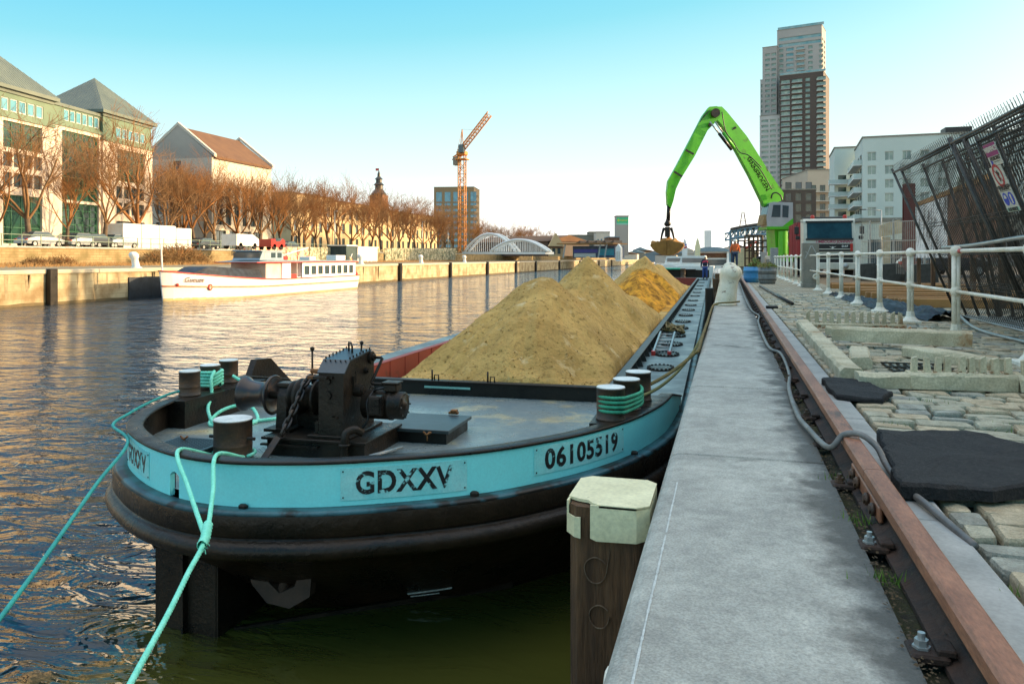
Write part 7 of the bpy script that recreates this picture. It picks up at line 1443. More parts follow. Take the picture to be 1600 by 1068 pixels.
for k, (px, w_, h_, lab) in enumerate(((275,5.0,2.6,'big brown dry bush hanging over the far wall above the boat bow'),(300,3.5,1.9,'dry bush right of the biggest one, above the boat'),(250,3.0,1.6,'small dry bush left of the biggest one'),(95,1.8,.9,'low dry shrub growing on the far wall near the left edge'),(55,1.4,.7,'lowest dry shrub near the left fender pile'))):
    X_ = TX+2.0; y = yt(px, X_); bush(lab, (X_,y,LQ), 1.6, w_, h_, 1500 if k < 3 else 500, 50+k, size=.7)
mb = MB(); rg = random.Random(5)
for k in range(9000):
    y = rg.uniform(25,165); x = TX+rg.random()**2*9+.1; h_ = rg.uniform(.1,.45); a = rg.uniform(-.15,.15); mb.add([(x,y-.05,LQ),(x,y+.05,LQ),(x+a,y+a,LQ+h_)],[(0,1,2)])
o = mb.build('dry_grass','dry_plant',fix=False); o['kind'] = 'stuff'
# ---------------------------------------------------------------- buildings of the left bank
mat('facade_pink', (.70,.60,.49), (.60,.50,.41), scale=.35, rough=.85); mat('copper', (.14,.20,.13), (.10,.155,.10), scale=.4, rough=.6); mat('copper_roof', (.15,.175,.135), (.11,.135,.11), scale=.4, rough=.5)
mat('green_metal', (.10,.30,.15), (.06,.20,.10), scale=.6, rough=.5)
def pyramid(par, c, U, V, w_, d_, z, h_, over=.5):
    mb = MB(); P = [c-U*over-V*over, c+U*(w_+over)-V*over, c+U*(w_+over)+V*(d_+over), c-U*over+V*(d_+over)]; P = [Vector((p.x,p.y,z)) for p in P]; ap = c+U*w_/2+V*d_/2; ap = Vector((ap.x,ap.y,z+h_))
    mb.add([p+Vector((0,0,-.35)) for p in P]+P+[ap], [(3,2,1,0),(0,1,5,4),(1,2,6,5),(2,3,7,6),(3,0,4,7),(4,5,8),(5,6,8),(6,7,8),(7,4,8)])
    for a, b_ in ((4,5),(5,6),(6,7),(7,4)):
        pa, pb = mb.v[a], mb.v[b_]
        for k in range(1, 26):
            p = pa.lerp(pb, k/26); q = p.lerp(ap, 1-abs(k/26-.5)*2*1.0) if False else ap.lerp((pa+pb)/2, 0)
            f_ = 1-abs(2*k/26-1); mid_ = (pa+pb)/2; end = p+(ap-mid_)*f_
            n_ = (pb-pa).cross(ap-pa).normalized()*.03; mb.bar(p+n_*.4, end+n_*.4, .03, .025, n_)
    r_ = mb.build('roof','copper_roof',par,fix=False); return ap
# building 1: three bays; facade direction towards VP 970
F1 = at(238, 400, 100); dirx = Vector((-.133,1.0,0)).normalized(); Wd = 27.0
c1 = F1-dirx*Wd; rz1 = math.atan2(dirx.y, dirx.x)      # front runs away from the viewer; outward normal = -V
zE = at(0,198,100).z-TZ
V1 = Vector((-dirx.y,dirx.x,0))
o1 = thing('office_building', 'pale stone office building with green copper pyramid roofs at the left edge', 'office building', F1-dirx*13+V1*8, rz1)
# bays measured along the facade: tower A (9.2) | middle (8.6) | tower B (9.2)
def bay(u0, w_, H, D, ops, mt, d0=0): return bldg('', '', '', c1+dirx*u0+V1*d0, rz1, {'F': ops, 'L': [([(3,6,3+j*3.2,5+j*3.2) for j in range(4)],'glass_dark','frame_dark',2,1)] if u0 == 0 else []}, H, mt, D, w_, TZ, parent=o1, depth=.3, roof='copper')
tall = lambda u, w_, z0_, z1_: (u, u+w_, z0_, z1_)
HA = zE+.0
bay(0, 9.4, 12.7, 14, [([tall(2.6,5.2,.4,5.2),tall(2.6,5.2,9.8,12.4)],'glass_green','frame_green',4,3,.12), ([(2.6+i*1.35,3.7+i*1.35,6.0+j*1.95,7.4+j*1.95) for i in range(4) for j in range(2)],'glass_dark','frame_dark',1,1)], 'facade_pink')
bay(9.4, 8.0, 13.2, 12, [([tall(1.6,6.0,.3,5.0),tall(1.6,6.0,5.3,12.8)],'glass_green','frame_green',5,6,.14)], 'facade_pink', .25)
bay(17.4, 9.6, 12.6, 14, [([tall(2.6,5.4,8.2,12.0)],'glass_green','frame_green',4,3,.12), ([(2.4+i*1.45,3.5+i*1.45,4.2+j*1.95,5.6+j*1.95) for i in range(4) for j in range(2)],'glass_dark','frame_dark',1,1), ([tall(2.4,5.6,.5,3.4)],'glass_dark','frame_dark',4,1)], 'facade_pink')
atop = MB()
def attic(u0, w_, z0_, h_, nw, D=13, d0=.1):
    bldg('', '', '', c1+dirx*u0+V1*d0, rz1, {'F': [([(w_*.26+i*w_*.125, w_*.26+i*w_*.125+w_*.105, .35, 1.6) for i in range(nw)],'glass_blue','frame_white',1,1)]}, h_, 'copper', D, w_, TZ+z0_, parent=o1, depth=.15, roof='copper_roof')
zA = at(0,139,84).z-TZ
attic(0.1, 9.2, 13.06, 2.1, 5); attic(9.45, 7.9, 13.56, 1.75, 6, 11, .4); attic(17.5, 9.4, 12.96, 2.5, 5)
pyramid(o1, c1+V1*.1, dirx, V1, 9.4, 9, TZ+15.85, 5.0); pyramid(o1, c1+dirx*17.4+V1*.1, dirx, V1, 9.6, 9, TZ+16.15, 4.9)
mb = MB(); q = c1+dirx*4.7+V1*6; mb.cyl((q.x,q.y,TZ+19),(q.x,q.y,TZ+24),.05,5); mb.build('flagpole','galv_light',o1)
# building 2: gabled
mat('gable_grey', (.42,.38,.33), (.36,.32,.28), scale=.3, rough=.85); mat('roof_brown', (.16,.08,.035), (.12,.06,.03), scale=.5, rough=.9)
t2 = 112; g0 = at(331,400,t2); g0.z = TZ; Ug = Vector((0,1,0)); L2 = 17.5
y_end = yt(424, g0.x); L2 = y_end-g0.y; gw = 11.5; zEv = at(0,246,t2).z; zRd = zEv+4.7
o2 = thing('gabled_building', 'gabled office building with brown roof and pale stone side, behind the brown trees', 'building', (g0.x-gw/2, g0.y+L2/2, TZ))
mb = MB(); ops = [(1.2+i*2.05, 2.5+i*2.05, 3.8, 9.6) for i in range(int((L2-1.5)/2.05))]+[(1.0+i*3.1,3.3+i*3.1,.3,3.0) for i in range(int((L2-1)/3.1))]
Hs = zEv-TZ; wall_grid(mb, g0, Ug, (1,0,0), L2, Hs, ops, .3); gops = [(2+i*2.3,3.2+i*2.3,2.0+j*3.4,4.2+j*3.4) for i in range(3) for j in range(3)]+[(4.9,6.3,Hs-2.2,Hs-.3)]
wall_grid(mb, (g0.x-gw,g0.y,TZ), (1,0,0), (0,-1,0), gw, Hs, gops, .3)
mb.build('wall','warm_white',o2,fix=False)
mb = MB(); mb.prism([(g0.x-gw,zEv),(g0.x,zEv),(g0.x,zEv+.3),(g0.x-gw/2,zRd+.2),(g0.x-gw,zEv+.3)], g0.y+.0, g0.y+.45, 'Y'); mb.prism([(g0.x-gw,zEv),(g0.x,zEv),(g0.x-gw/2,zRd)], g0.y+L2-.4, g0.y+L2, 'Y'); mb.split('gable','gable_grey',o2)
mb = MB(); mb.prism([(g0.x+.35,zEv-.1),(g0.x+.35,zEv+.25),(g0.x-gw/2,zRd+.05),(g0.x-gw-.3,zEv+.25),(g0.x-gw-.3,zEv-.1),(g0.x-gw/2,zRd-.4)], g0.y+.46, g0.y+L2-.41, 'Y'); mb.build('roof','roof_brown',o2)
for y_ in (g0.y-.05, g0.y+L2-.4): mb = MB(); mb.prism([(g0.x+.5,zEv+.1),(g0.x+.5,zEv+.55),(g0.x-gw/2,zRd+.65),(g0.x-gw-.4,zEv+.55),(g0.x-gw-.4,zEv+.1),(g0.x-gw/2,zRd+.2)], y_, y_+.5, 'Y'); mb.build('verge','warm_white',o2)
for q in ops: window(o2, g0, Ug, (1,0,0), q, .3, 'frame_dark','glass_dark',2,3 if q[3] > 5 else 1)
for q in gops: window(o2, (g0.x-gw,g0.y,TZ), (1,0,0), (0,-1,0), q, .3, 'frame_dark','glass_dark',2,1)
# long yellow facades
mat('yellow_stone', (.62,.45,.24), (.52,.36,.19), scale=.25, rough=.85)
XF = -88
for k, (pa, pb, H_, lab) in enumerate(((455,520,12.5,'first yellow stone building in the row behind the trees'),(520,592,12,'second yellow stone building in the row, left of the dark spire'),(592,683,11.5,'last yellow stone building in the row, nearest the tower crane'))):
    ya, yb = yt(pa, XF), yt(pb, XF); wd = yb-ya-.3; n = min(12, int(wd/3.2)); du = wd/n
    bldg('row_building', lab, 'building', (XF, ya), R(90), {'F': [([(du*i+du*.3, du*i+du*.7, 1.2+j*3.5, 3.6+j*3.5) for i in range(n) for j in range(3)],'glass_dark','frame_white',2,1)]}, H_, 'yellow_stone', 14, wd, TZ, roof='roof_brown', pane=False)
    if k == 2:
        pass
# side wall facing us at x=0 under roof of the first building is left to the trees
# spire with scaffolding
t3 = 260; c = at(592,400,t3); zt0, zt1, zt2 = at(0,305,t3).z, at(0,292,t3).z, at(0,262,t3).z
o = thing('church_spire', 'dark slated belfry with stacked lanterns and a flag above the tree tops', 'spire', (c.x,c.y,TZ)); mb = MB(); mb.box((c.x-2.3,c.y-2.3,TZ),(c.x+2.3,c.y+2.3,zt0)); mb.build('tower','brown_brick',o)
mb = MB(); z = zt0; mb.lathe((c.x,c.y,0), [(2.5,zt0),(2.6,zt0+.4),(1.3,zt0+2.0),(1.3,zt0+3.2),(1.8,zt0+3.4),(1.0,zt0+4.2),(1.0,zt0+5.2),(1.4,zt0+5.3),(.5,zt0+6.2),(.5,zt0+7),(.1,zt0+8.2),(.06,zt2-1.5),(.02,zt2)], 10, 'Z', False); mb.build('lantern','galv',o)
mb = MB(); mb.box((c.x-1.2,c.y,zt2-1),(c.x,c.y+.05,zt2-.2)); mb.build('flag','red_paint',o)
# office block behind the crane
t4 = 440; c = at(678,400,t4); a_ = math.atan2(at(741,400,t4).y-c.y, at(741,400,t4).x-c.x)+R(-6); W4 = (at(741,400,t4)-c).length+.0
mat('office_tan', (.30,.20,.10), (.25,.17,.09), scale=.06, rough=.8)
Ht = at(0,293,t4).z
bldg('office_block', 'tan office block with rows of blue windows behind the tower crane', 'office block', c, a_, {'F': [([(1.2+i*4.9,4.6+i*4.9,Ht-TZ-8,Ht-TZ-2.5) for i in range(5)],'glass_blue','frame_dark',2,1),([(1.2+i*4.9,4.6+i*4.9,Ht-TZ-10.2-3.35*j,Ht-TZ-8.7-3.35*j) for i in range(5) for j in range(8)],'glass_blue','frame_dark',2,1)], 'R': [([(1+i*3,2.4+i*3,Ht-TZ-5-3.4*j,Ht-TZ-3.4-3.4*j) for i in range(6) for j in range(9)],'glass_dark','frame_dark',1,1)]}, Ht-TZ, 'office_tan', 22, W4, TZ, pane=False)
# tower crane
t5 = 215; c = at(722,400,t5); o = thing('tower_crane', 'orange tower crane with raised jib standing on the far bank', 'tower crane', (c.x,c.y,TZ)); zc = at(0,243,t5).z; hw = .85
mb = MB(); 
for sx_ in (-1,1):
    for s2 in (-1,1): mb.tube([(c.x+sx_*hw,c.y+s2*hw,TZ),(c.x+sx_*hw,c.y+s2*hw,zc)], .17, 4)
z = TZ; k = 0
while z < zc-1.7:
    for (ax, ay), (bx, by) in ((( -1,-1),(1,-1)),((1,-1),(1,1)),((1,1),(-1,1)),((-1,1),(-1,-1))):
        s_ = 1 if k % 2 else -1
        mb.tube([(c.x+ax*hw,c.y+ay*hw,z if s_ > 0 else z+1.7),(c.x+bx*hw,c.y+by*hw,z+1.7 if s_ > 0 else z)], .08, 4); mb.tube([(c.x+ax*hw,c.y+ay*hw,z),(c.x+bx*hw,c.y+by*hw,z)], .07, 4)
    z += 1.7; k += 1
mb.build('mast','crane_orange',o,fix=False)
mb = MB(); mb.box((c.x-1.3,c.y-1.3,zc),(c.x+1.3,c.y+1.3,zc+1.2), bev=.2); mb.box((c.x-1.6,c.y-1.6,zc-1.2),(c.x+1.6,c.y+1.6,zc-.9)); mb.build('slewing_ring','crane_orange',o)
mb = MB(); mb.box((c.x-.4,c.y-2.2,zc+.5),(c.x+1.2,c.y-.9,zc+2.8), bev=.15); mb.build('cab','glass_dark',o)
J0, J1 = at(718,241,t5), at(765,181,t5-10); JB = at(713,243,t5); ap = at(722,202,t5)
def truss3(mb, A, B, n, w_, h_, r):
    d = (B-A).normalized(); s_ = Vector((0,0,1)).cross(d).normalized()*w_; u = d.cross(s_).normalized()*h_
    if u.z < 0: u = -u
    L_ = [A.lerp(B,k/n) for k in range(n+1)]; mb.tube([A-s_,B-s_],r,4); mb.tube([A+s_,B+s_],r,4); mb.tube([A+u,B+u],r*1.1,4)
    for k in range(n): a, b_ = L_[k], L_[k+1]; mb.tube([a-s_,a.lerp(b_,.5)+u,b_-s_],r*.6,4); mb.tube([a+s_,a.lerp(b_,.5)+u,b_+s_],r*.6,4); mb.tube([a-s_,b_+s_],r*.6,4)
mb = MB(); truss3(mb, J0, J1, 13, .6, 1.4, .16); mb.build('jib','crane_orange',o,fix=False)
mb = MB(); truss3(mb, at(727,238,t5), at(709,250,t5+3), 3, .6, .9, .16); mb.build('counter_jib','crane_orange',o,fix=False); q = at(716,248,t5+1); mb = MB(); mb.box((q.x-1.2,q.y-1,q.z-1.8),(q.x+.6,q.y+1,q.z+.4)); mb.build('counterweight','concrete',o)
mb = MB(); b0 = at(719,240,t5); mb.tube([b0,ap],.14,4); mb.tube([at(725,240,t5),ap],.14,4); mb.tube([ap,at(748,203,t5-6)],.04,4); mb.tube([ap,at(712,246,t5+2)],.05,4); mb.build('apex','crane_orange',o,fix=False)
# white arches
def arch(name, label, pa, pb, ptop, t, base=393, peakx=None):
    A, B = at(pa,base,t), at(pb,base,t-8); o = thing(name, label, 'bridge arch', A.lerp(B,.5)); h_ = at(0,ptop,t).z-A.z; n = 24
    P = [A.lerp(B,k/n)+Vector((0,0,h_*(1-(2*k/n-1)**2))) for k in range(n+1)]; mb = MB()
    for off in (0, 3.2): mb.tube([p+Vector((0,off,0)) for p in P], .28, 8)
    mb.build('arch_rib','white_gloss',o)
    mb = MB()
    for k in range(2, n-1): 
        for off in (0,3.2): mb.bar(P[k]+Vector((0,off,0)), Vector((P[k].x,P[k].y+off,A.z)), .09, .09, (0,1,0))
    mb.split('hanger','white_gloss',o); mb = MB(); mb.bar(A+Vector((0,1.6,-.3)), B+Vector((0,1.6,-.3)), 3.6, .5); mb.build('deck','white_gloss',o); return o
arch('arch_bridge','white tied arch stored on the far bank, the taller left one',726,806,366,176)
arch('arch_bridge','white tied arch stored on the far bank, the lower right one',766,856,375,168)
# warehouse with gable
c0 = at(735,400,225); c1_ = at(868,400,200); o = thing('warehouse', 'long brown roofed warehouse with a pale gable behind the white arches', 'warehouse', c0.lerp(c1_,.5)); d = (c1_-c0); d.z = 0; ln = d.length; d.normalize(); nrm2 = Vector((-d.y,d.x,0)); F = Matrix.Translation(Vector((c0.x,c0.y,TZ))) @ Matrix(((d.x,nrm2.x,0,0),(d.y,nrm2.y,0,0),(0,0,1,0),(0,0,0,1)))
zr = at(0,368,212).z-TZ; ze = at(0,378,212).z-TZ; Lr = ln*.86
mb = MB(F); mb.box((0,0,-.5),(ln*.92,16,ze)); mb.build('wall','tower_brown',o)
mb = MB(F); mb.add([(-.5,-.4,ze),(ln*.93,-.4,ze),(ln*.93,8,zr),(-.5,8,zr),(-.5,16.4,ze),(ln*.93,16.4,ze)],[(0,1,2,3),(3,2,5,4),(0,3,4),(1,5,2)]); mb.build('roof','roof_brown',o)
g1 = at(858,400,198); g2 = at(880,400,198); bldg('warehouse', 'pale gabled warehouse front right of the white arches', 'warehouse', g1, math.atan2((g2-g1).y,(g2-g1).x), {'F': [([(.8+i*1.3,1.6+i*1.3,.6,2.4) for i in range(2)],'glass_dark','frame_dark',1,1)]}, at(0,384,198).z-TZ, 'yellow_stone', 10, (g2-g1).length, TZ-.6, pane=False, roof='roof_brown')
mb = MB(); z_ = at(0,384,198).z+.3; a_ = math.atan2((g2-g1).y,(g2-g1).x); Fg = Matrix.Translation(Vector((g1.x,g1.y,0))) @ Matrix.Rotation(a_,4,'Z'); wg = (g2-g1).length; mb2 = MB(Fg); mb2.prism([(-.2,z_-.4),(wg+.2,z_-.4),(wg/2,z_+3.0)], 0, 10, 'Y'); o = mb2.build('gable_roof','yellow_stone'); tag(o, 'pale triangular gable on top of the warehouse front', 'gable')
# low buildings towards the centre
BL = [(872,905,373,250,'dark red low building right of the pale gable','brown_brick'),(889,930,368,300,'long beige low building with flat roof in the centre distance','concrete'),(921,936,363,310,'beige stair block of the long low building','concrete'),(932,953,363,290,'pinkish three storey building left of the grey tower','facade_pink'),(950,968,371,260,'small building with pale roof in front of the grey tower','brown_brick')]
for pa, pb, pt, t, lab, mm in BL:
    a, b_ = at(pa,400,t), at(pb,400,t); wd = (b_-a).length; Hh = at(0,pt,t).z-TZ; nfl = max(1,int(Hh/3.4)); bldg('low_building', lab, 'building', a, math.atan2((b_-a).y,(b_-a).x), {'F': [([(wd*(i+.25)/4,wd*(i+.75)/4,1+j*3.4,2.6+j*3.4) for i in range(4) for j in range(nfl)],'glass_blue','frame_white',1,1)]}, Hh, mm, 10, wd, TZ, pane=False, roof='grey_blue' if pt == 371 else 'concrete')
a, b_ = at(963,400,330), at(982,400,330); o_, c_, U_, V_ = bldg('silo_tower', 'plain grey brown tower with a green sign at its top in the centre distance', 'tower', a, math.atan2((b_-a).y,(b_-a).x), {}, at(0,338,330).z-TZ, 'tower_beige', 6, (b_-a).length, TZ)
mb = MB(); ww = (b_-a).length; zz = at(0,348.5,330).z-TZ; face_box(mb, c_, U_, -V_, .1, ww-.1, zz, zz+2.4, .02, .1); sg = mb.build('sign', mat('sign_green', (.05,.55,.25), rough=.5), o_); mb = MB(); face_box(mb, c_, U_, -V_, .1, ww-.1, zz-.7, zz-.02, .02, .1); mb.build('sign_strip','sign_mint',sg)
mb = MB(); q = c_+U_*.9+Vector((0,0,zz+1.2))-V_*.12; mb.add([q+U_*a+Vector((0,0,b_)) for a, b_ in ((-.6,0),(0,-.7),(.6,0),(0,.7))],[(0,1,2,3)]); text_on(mb, 'natur', c_+U_*(ww*.62)+Vector((0,0,zz+1.25))-V_*.12, U_, (0,0,1), 1.5, ext=.01, bold=.02); mb.build('sign_mark', mat('sign_yellow', (.55,.62,.08), rough=.5), sg)
# blue wrapped hall with sawtooth canopy
a, b_ = at(890,400,190), at(956,400,185); d = (b_-a).normalized(); rzh = math.atan2(d.y,d.x); o = thing('market_hall', 'hall with blue banners under a flat brown canopy on slanting columns', 'hall', a.lerp(b_,.5), rzh); F = Matrix.Translation(Vector((a.x,a.y,TZ-1))) @ Matrix.Rotation(rzh,4,'Z'); wd = (b_-a).length
mb = MB(F); mb.box((0,2,0),(wd,9,2.9)); mb.build('wall', mat('hall_dark', (.06,.09,.15), (.10,.14,.20), scale=.8, rough=.6), o); mb = MB(F); mb.box((.3,1.9,1.3),(wd*.6,1.99,2.1)); mb.build('banner', mat('banner_blue', (.06,.09,.45), (.12,.10,.40), scale=.5, rough=.6), o); mb = MB(F); mb.box((wd*.62,1.9,.6),(wd-.2,1.99,2.2)); mb.build('banner', mat('banner_cyan', (.08,.40,.52), rough=.6), o)
mb = MB(F); mb.box((.4,1.88,.2),(wd*.55,1.985,1.1)); mb.build('awning','frame_white',o)
mb = MB(F); mb.box((-3,-1,3.3),(wd+.6,9.5,3.55)); mb.build('canopy', 'timber_orange', o); mb = MB(F)
for k in range(5): mb.prism([(wd*(k+.1)/5,3.56),(wd*(k+.75)/5,3.56),(wd*(k+.7)/5,4.3)], 3, 9, 'Y')
mb.build('roof_lights','tower_brown',o)
for x in (-1.5, wd*.7, wd*.85): mb = MB(F); mb.bar((x,-.5,0),(x+.5,-.3,3.3),.35,.35); mb.build('column','stone_edge',o)
# white gabled chapel like kiosk
a, b_ = at(962,400,178), at(970,400,178); o = thing('kiosk', 'narrow white gabled kiosk with two tall openings by the far quay', 'kiosk', a.lerp(b_,.5)); x0, x1, y_ = a.x, b_.x, a.y; mb = MB(); mb.prism([(x0,LQ),(x1,LQ),(x1,at(0,387,178).z),((x0+x1)/2,at(0,381,178).z),(x0,at(0,387,178).z)], y_, y_+3, 'Y'); mb.build('walls','white_gloss',o)
for f in (.3,.7): mb = MB(); x = x0+(x1-x0)*f; mb.box((x-.14,y_-.03,LQ+.3),(x+.14,y_-.005,LQ+2.2)); mb.build('opening','warm_white',o)
# small stuff in the hazy distance: houses
rg = random.Random(77); pal = ['facade_pink','concrete','warm_white','yellow_stone','grey_blue','white_gloss']
spots = [(984,394,380,7),(993,391,400,9),(1003,395,420,8),(1012,390,430,10),(1022,393,360,9),(1030,388,500,8),(1040,396,300,8),(1060,392,480,9),(1072,386,560,10),(1100,391,520,10),(1122,389,460,10),(1134,386,430,8),(1150,380,400,9),(1000,386,640,12),(1085,392,330,6)]
for k, (px, pt, t, w_) in enumerate(spots):
    c = at(px,400,t); Hh = at(0,pt,t).z-0; o = thing('far_house', 'tiny hazy house on the horizon, number %s from the left beyond the sand' % ['one','two','three','four','five','six','seven','eight','nine','ten','eleven','twelve','thirteen','fourteen','fifteen'][k], 'house', (c.x,c.y,0), 0, 'hazy houses on the horizon'); mb = MB(); mb.box((c.x-w_/2,c.y,-1),(c.x+w_/2,c.y+8,Hh*.75)); mb.build('wall', pal[k % 6], o); mb = MB(); mb.prism([(c.x-w_/2-.3,Hh*.75+.003),(c.x+w_/2+.3,Hh*.75+.003),(c.x,Hh)], c.y-.2, c.y+8.2, 'Y'); mb.build('roof', ['roof_brown','grey_blue','facade_pink'][k % 3], o)
mb = MB(); c = at(1106,400,900); mb.box((c.x-4,c.y,0),(c.x+4,c.y+8,at(0,360,900).z)); o = tag(mb.build('far_tower','white_gloss'), 'faint pale slender tower on the horizon left of the orange worker', 'tower')
# ---------------------------------------------------------------- vehicles on the terrace
def van(px, t, w_, h_, lab, mt='white_gloss', name='van'):
    c = at(px,385,t); o = thing(name, lab, 'van', (c.x,c.y,TZ), R(90)); F = WM[o.name]; mb = MB(F); mb.prism([(-w_/2,.4),(w_/2,.4),(w_/2,1.2),(w_/2-.6,1.5),(w_/2-1.2,h_),(-w_/2,h_)], -1,1,'Y'); mb.build('body', mt, o); mb = MB(F); mb.prism([(w_/2-.6,1.5),(w_/2-1.15,h_-.25),(w_/2-2.2,h_-.25),(w_/2-2.2,1.5)], -1.01,-.95,'Y'); mb.build('side_window','glass_dark',o)
    for x in (-w_/2+.8,w_/2-.8):
        for yy in (-.9,.9): mb = MB(F); mb.cyl((x,yy-.1,.38),(x,yy+.1,.38),.38,14); mb.build('wheel','tyre',o)
van(376,92,4.4,1.75,'white box van parked under the trees in front of the gabled building')
van(424,100,3.2,1.35,'dark red van parked among the trees right of the white box van','car_red')
o = thing('site_cabin', 'long white container wall standing between the trees left of the gabled building', 'container', tuple(at(240,385,88)[:2])+(TZ,)); X_ = at(240,385,88).x; ya, yb = yt(192,X_), yt(300,X_)
for k in range(4): mb = MB(); mb.box((X_-2.4,ya+(yb-ya)*k/4+.05,TZ+.05),(X_,ya+(yb-ya)*(k+1)/4-.05,TZ+2.7-.2*(k > 2)), bev=.05); mb.build('module','white_gloss',o)
for k, (px, col_, lab) in enumerate(((62,'car_silver','silver car parked on the terrace behind the leftmost tree'),(128,'car_silver','pale car parked on the terrace before the middle bay of the office building'),(150,'car_dark','dark car parked next to the pale one on the terrace'),(185,'car_silver','silver car parked on the terrace at the white container'),(320,'car_dark','dark car parked beneath the trees by the gabled building'),(452,'car_dark','dark car parked on the terrace beyond the red van'))):
    Xc = -63.2; car((Xc, yt(px,Xc), TZ), R(90), col_, lab)
# ---------------------------------------------------------------- passenger boat
pb_ = thing('passenger_boat', 'white passenger boat with red trim and a grey wheelhouse moored at the far wall', 'boat', (-34.2, 53, WZ))
BX = -34.3; YB0, YB1 = 41.2, 64.9; HWb = 2.15
def bsec(v):   # v 0 bow .. 1 stern -> half width, sheer height
    wd = HWb*min(1, (math.sin(min(1, v/.32)*math.pi/2))**.75) if v < .32 else HWb*(1-.12*max(0, v-.8)/.2)
    sh = WZ+1.12+.75*max(0, 1-v/.45)**1.7; return max(wd, .04), sh
mb = MB(); vs = []; NV = 40; lev = (0, .18, .5, .8, 1.0)
for i in range(NV+1):
    v = i/NV; wd, sh = bsec(v); y = YB0+(YB1-YB0)*v
    for s_ in (-1, 1):
        for l in (lev if s_ == -1 else lev[::-1]):
            z = WZ-.4+(sh-WZ+.4)*l; rk = (1-l)*.35*max(0, 1-v/.1); vs.append((BX+s_*wd*(.80+.2*l**.6), y+rk, z))
n = 10; mb.add(vs, [(i*n+j,i*n+j+1,(i+1)*n+j+1,(i+1)*n+j) for i in range(NV) for j in range(n-1)]+[tuple(range(n)),tuple(range((NV+1)*n-1,NV*n-1,-1))], False); mb.build('hull', mat('boat_white', (.82,.80,.76), (.78,.74,.68), scale=1, rough=.35), pb_)
def strip(name, z_of, th, mt, off, v0=0, v1=1, side=(1,)):
    for s_ in side:
        mb = MB(); vs = []; m_ = 50
        for i in range(m_+1):
            v = v0+(v1-v0)*i/m_; wd, sh = bsec(v); y = YB0+(YB1-YB0)*v; z = z_of(v, sh); l = (z-WZ+.4)/(sh-WZ+.4); x = BX+s_*(wd*(.80+.2*max(0,min(1,l))**.6)); yy = y+(1-min(1,l))*.35*max(0,1-v/.1)
            for dx, dz in ((-.02,0),(off,0),(off,th),(-.02,th)): vs.append((x+s_*dx, yy-(.04 if v < .02 else 0), z+dz))
        mb.add(vs, [(i*4+j,i*4+(j+1)%4,(i+1)*4+(j+1)%4,(i+1)*4+j) for i in range(m_) for j in range(4)]); mb.build(name, mt, pb_, fix=True)
strip('gunwale', lambda v, sh: sh-.01, .07, 'red_paint', .06, side=(-1,1)); strip('rubbing_strake', lambda v, sh: WZ+.62+.28*max(0,1-v/.4)**1.5, .09, mat('strake', (.60,.14,.07), (.65,.30,.12), scale=3, rough=.6), .07); strip('boot_stripe', lambda v, sh: WZ-.05, .2, mat('boot', (.50,.34,.12), (.62,.48,.22), scale=2, rough=.6), .02)
ZD = WZ+1.1
def cabw(y0, y1, z0, z1, mt, name='deckhouse', par=None, wx=1.55): mb = MB(); mb.box((BX-wx,y0,z0),(BX+wx,y1,z1), bev=.04); return mb.build(name, mt, par or pb_)
Ysal0, Ysal1 = YB0+(YB1-YB0)*.60, YB1-.25
cx_ = BX+1.62
ops = [(.35+i*(Ysal1-Ysal0-.5)/8, .35+i*(Ysal1-Ysal0-.5)/8+.72, .42, 1.12) for i in range(8)]
mb = MB(); wall_grid(mb, (cx_,Ysal0,ZD-.15), (0,1,0), (1,0,0), Ysal1-Ysal0, 1.42, ops, .06); mb.box((BX-1.6,Ysal0,ZD-.15),(BX+1.50,Ysal1,ZD+1.25)); sal = mb.build('saloon','boat_white',pb_,fix=False)
for q in ops: window(pb_, (cx_,Ysal0,ZD-.15), (0,1,0), (1,0,0), q, .06, 'frame_dark','glass_dark',1,1,.03)
ym0 = YB0+(YB1-YB0)*.395; cabw(ym0, ym0+3.1, ZD-.1, ZD+1.27, mat('cabin_pink', (.62,.36,.30), (.70,.60,.50), scale=.5, rough=.5), wx=1.5)
mb = MB(); mb.box((BX+1.3,ym0+2.0,ZD-.1),(BX+1.62,ym0+3.2,ZD+1.22)); mb.build('cabin_door','boat_white',pb_)
cabw(ym0+3.2, Ysal0-.02, ZD-.1, ZD+.12, 'boat_white', 'well_deck'); mb = MB(); mb.box((BX-1.5,ym0+3.2,ZD+.1),(BX-1.4,Ysal0,ZD+1.27)); mb.build('back_panel', 'warm_white', pb_)
mb = MB(); mb.box((BX+1.5,Ysal0-1.6,ZD+.05),(BX+1.56,Ysal0-.6,ZD+.35)); mb.build('red_gate','red_paint',pb_)
for y in (ym0+4.2, ym0+5.6): mb = MB(); mb.cyl((BX+1.55,y,ZD),(BX+1.55,y,ZD+1.3),.03,6); mb.build('stanchion','white_gloss',pb_)
yr0 = ym0-1.6
mb = MB(); mb.prism([(yr0,ZD+1.30),(yr0+2.5,ZD+1.28),(Ysal1+.2,ZD+1.28),(Ysal1+.2,ZD+1.40),(yr0+2.5,ZD+1.46)], BX-1.75, BX+1.75, 'X'); mb.build('cabin_roof','grey_blue',pb_); mb = MB(); mb.box((BX-1.8,yr0,ZD+1.25),(BX+1.8,Ysal1+.25,ZD+1.31)); mb.build('roof_trim','red_paint',pb_)
mb = MB(); mb.prism([(ym0-.3,ZD+1.45),(ym0+3.0,ZD+1.45),(ym0+2.7,ZD+2.1),(ym0+.1,ZD+2.1)], BX-1.15, BX+1.15, 'X'); mb.box((BX-1.2,ym0-.15,ZD+2.1),(BX+1.2,ym0+2.8,ZD+2.17)); wh = mb.build('wheelhouse', mat('wheelh', (.28,.36,.42), (.24,.32,.38), scale=2, rough=.5), pb_)
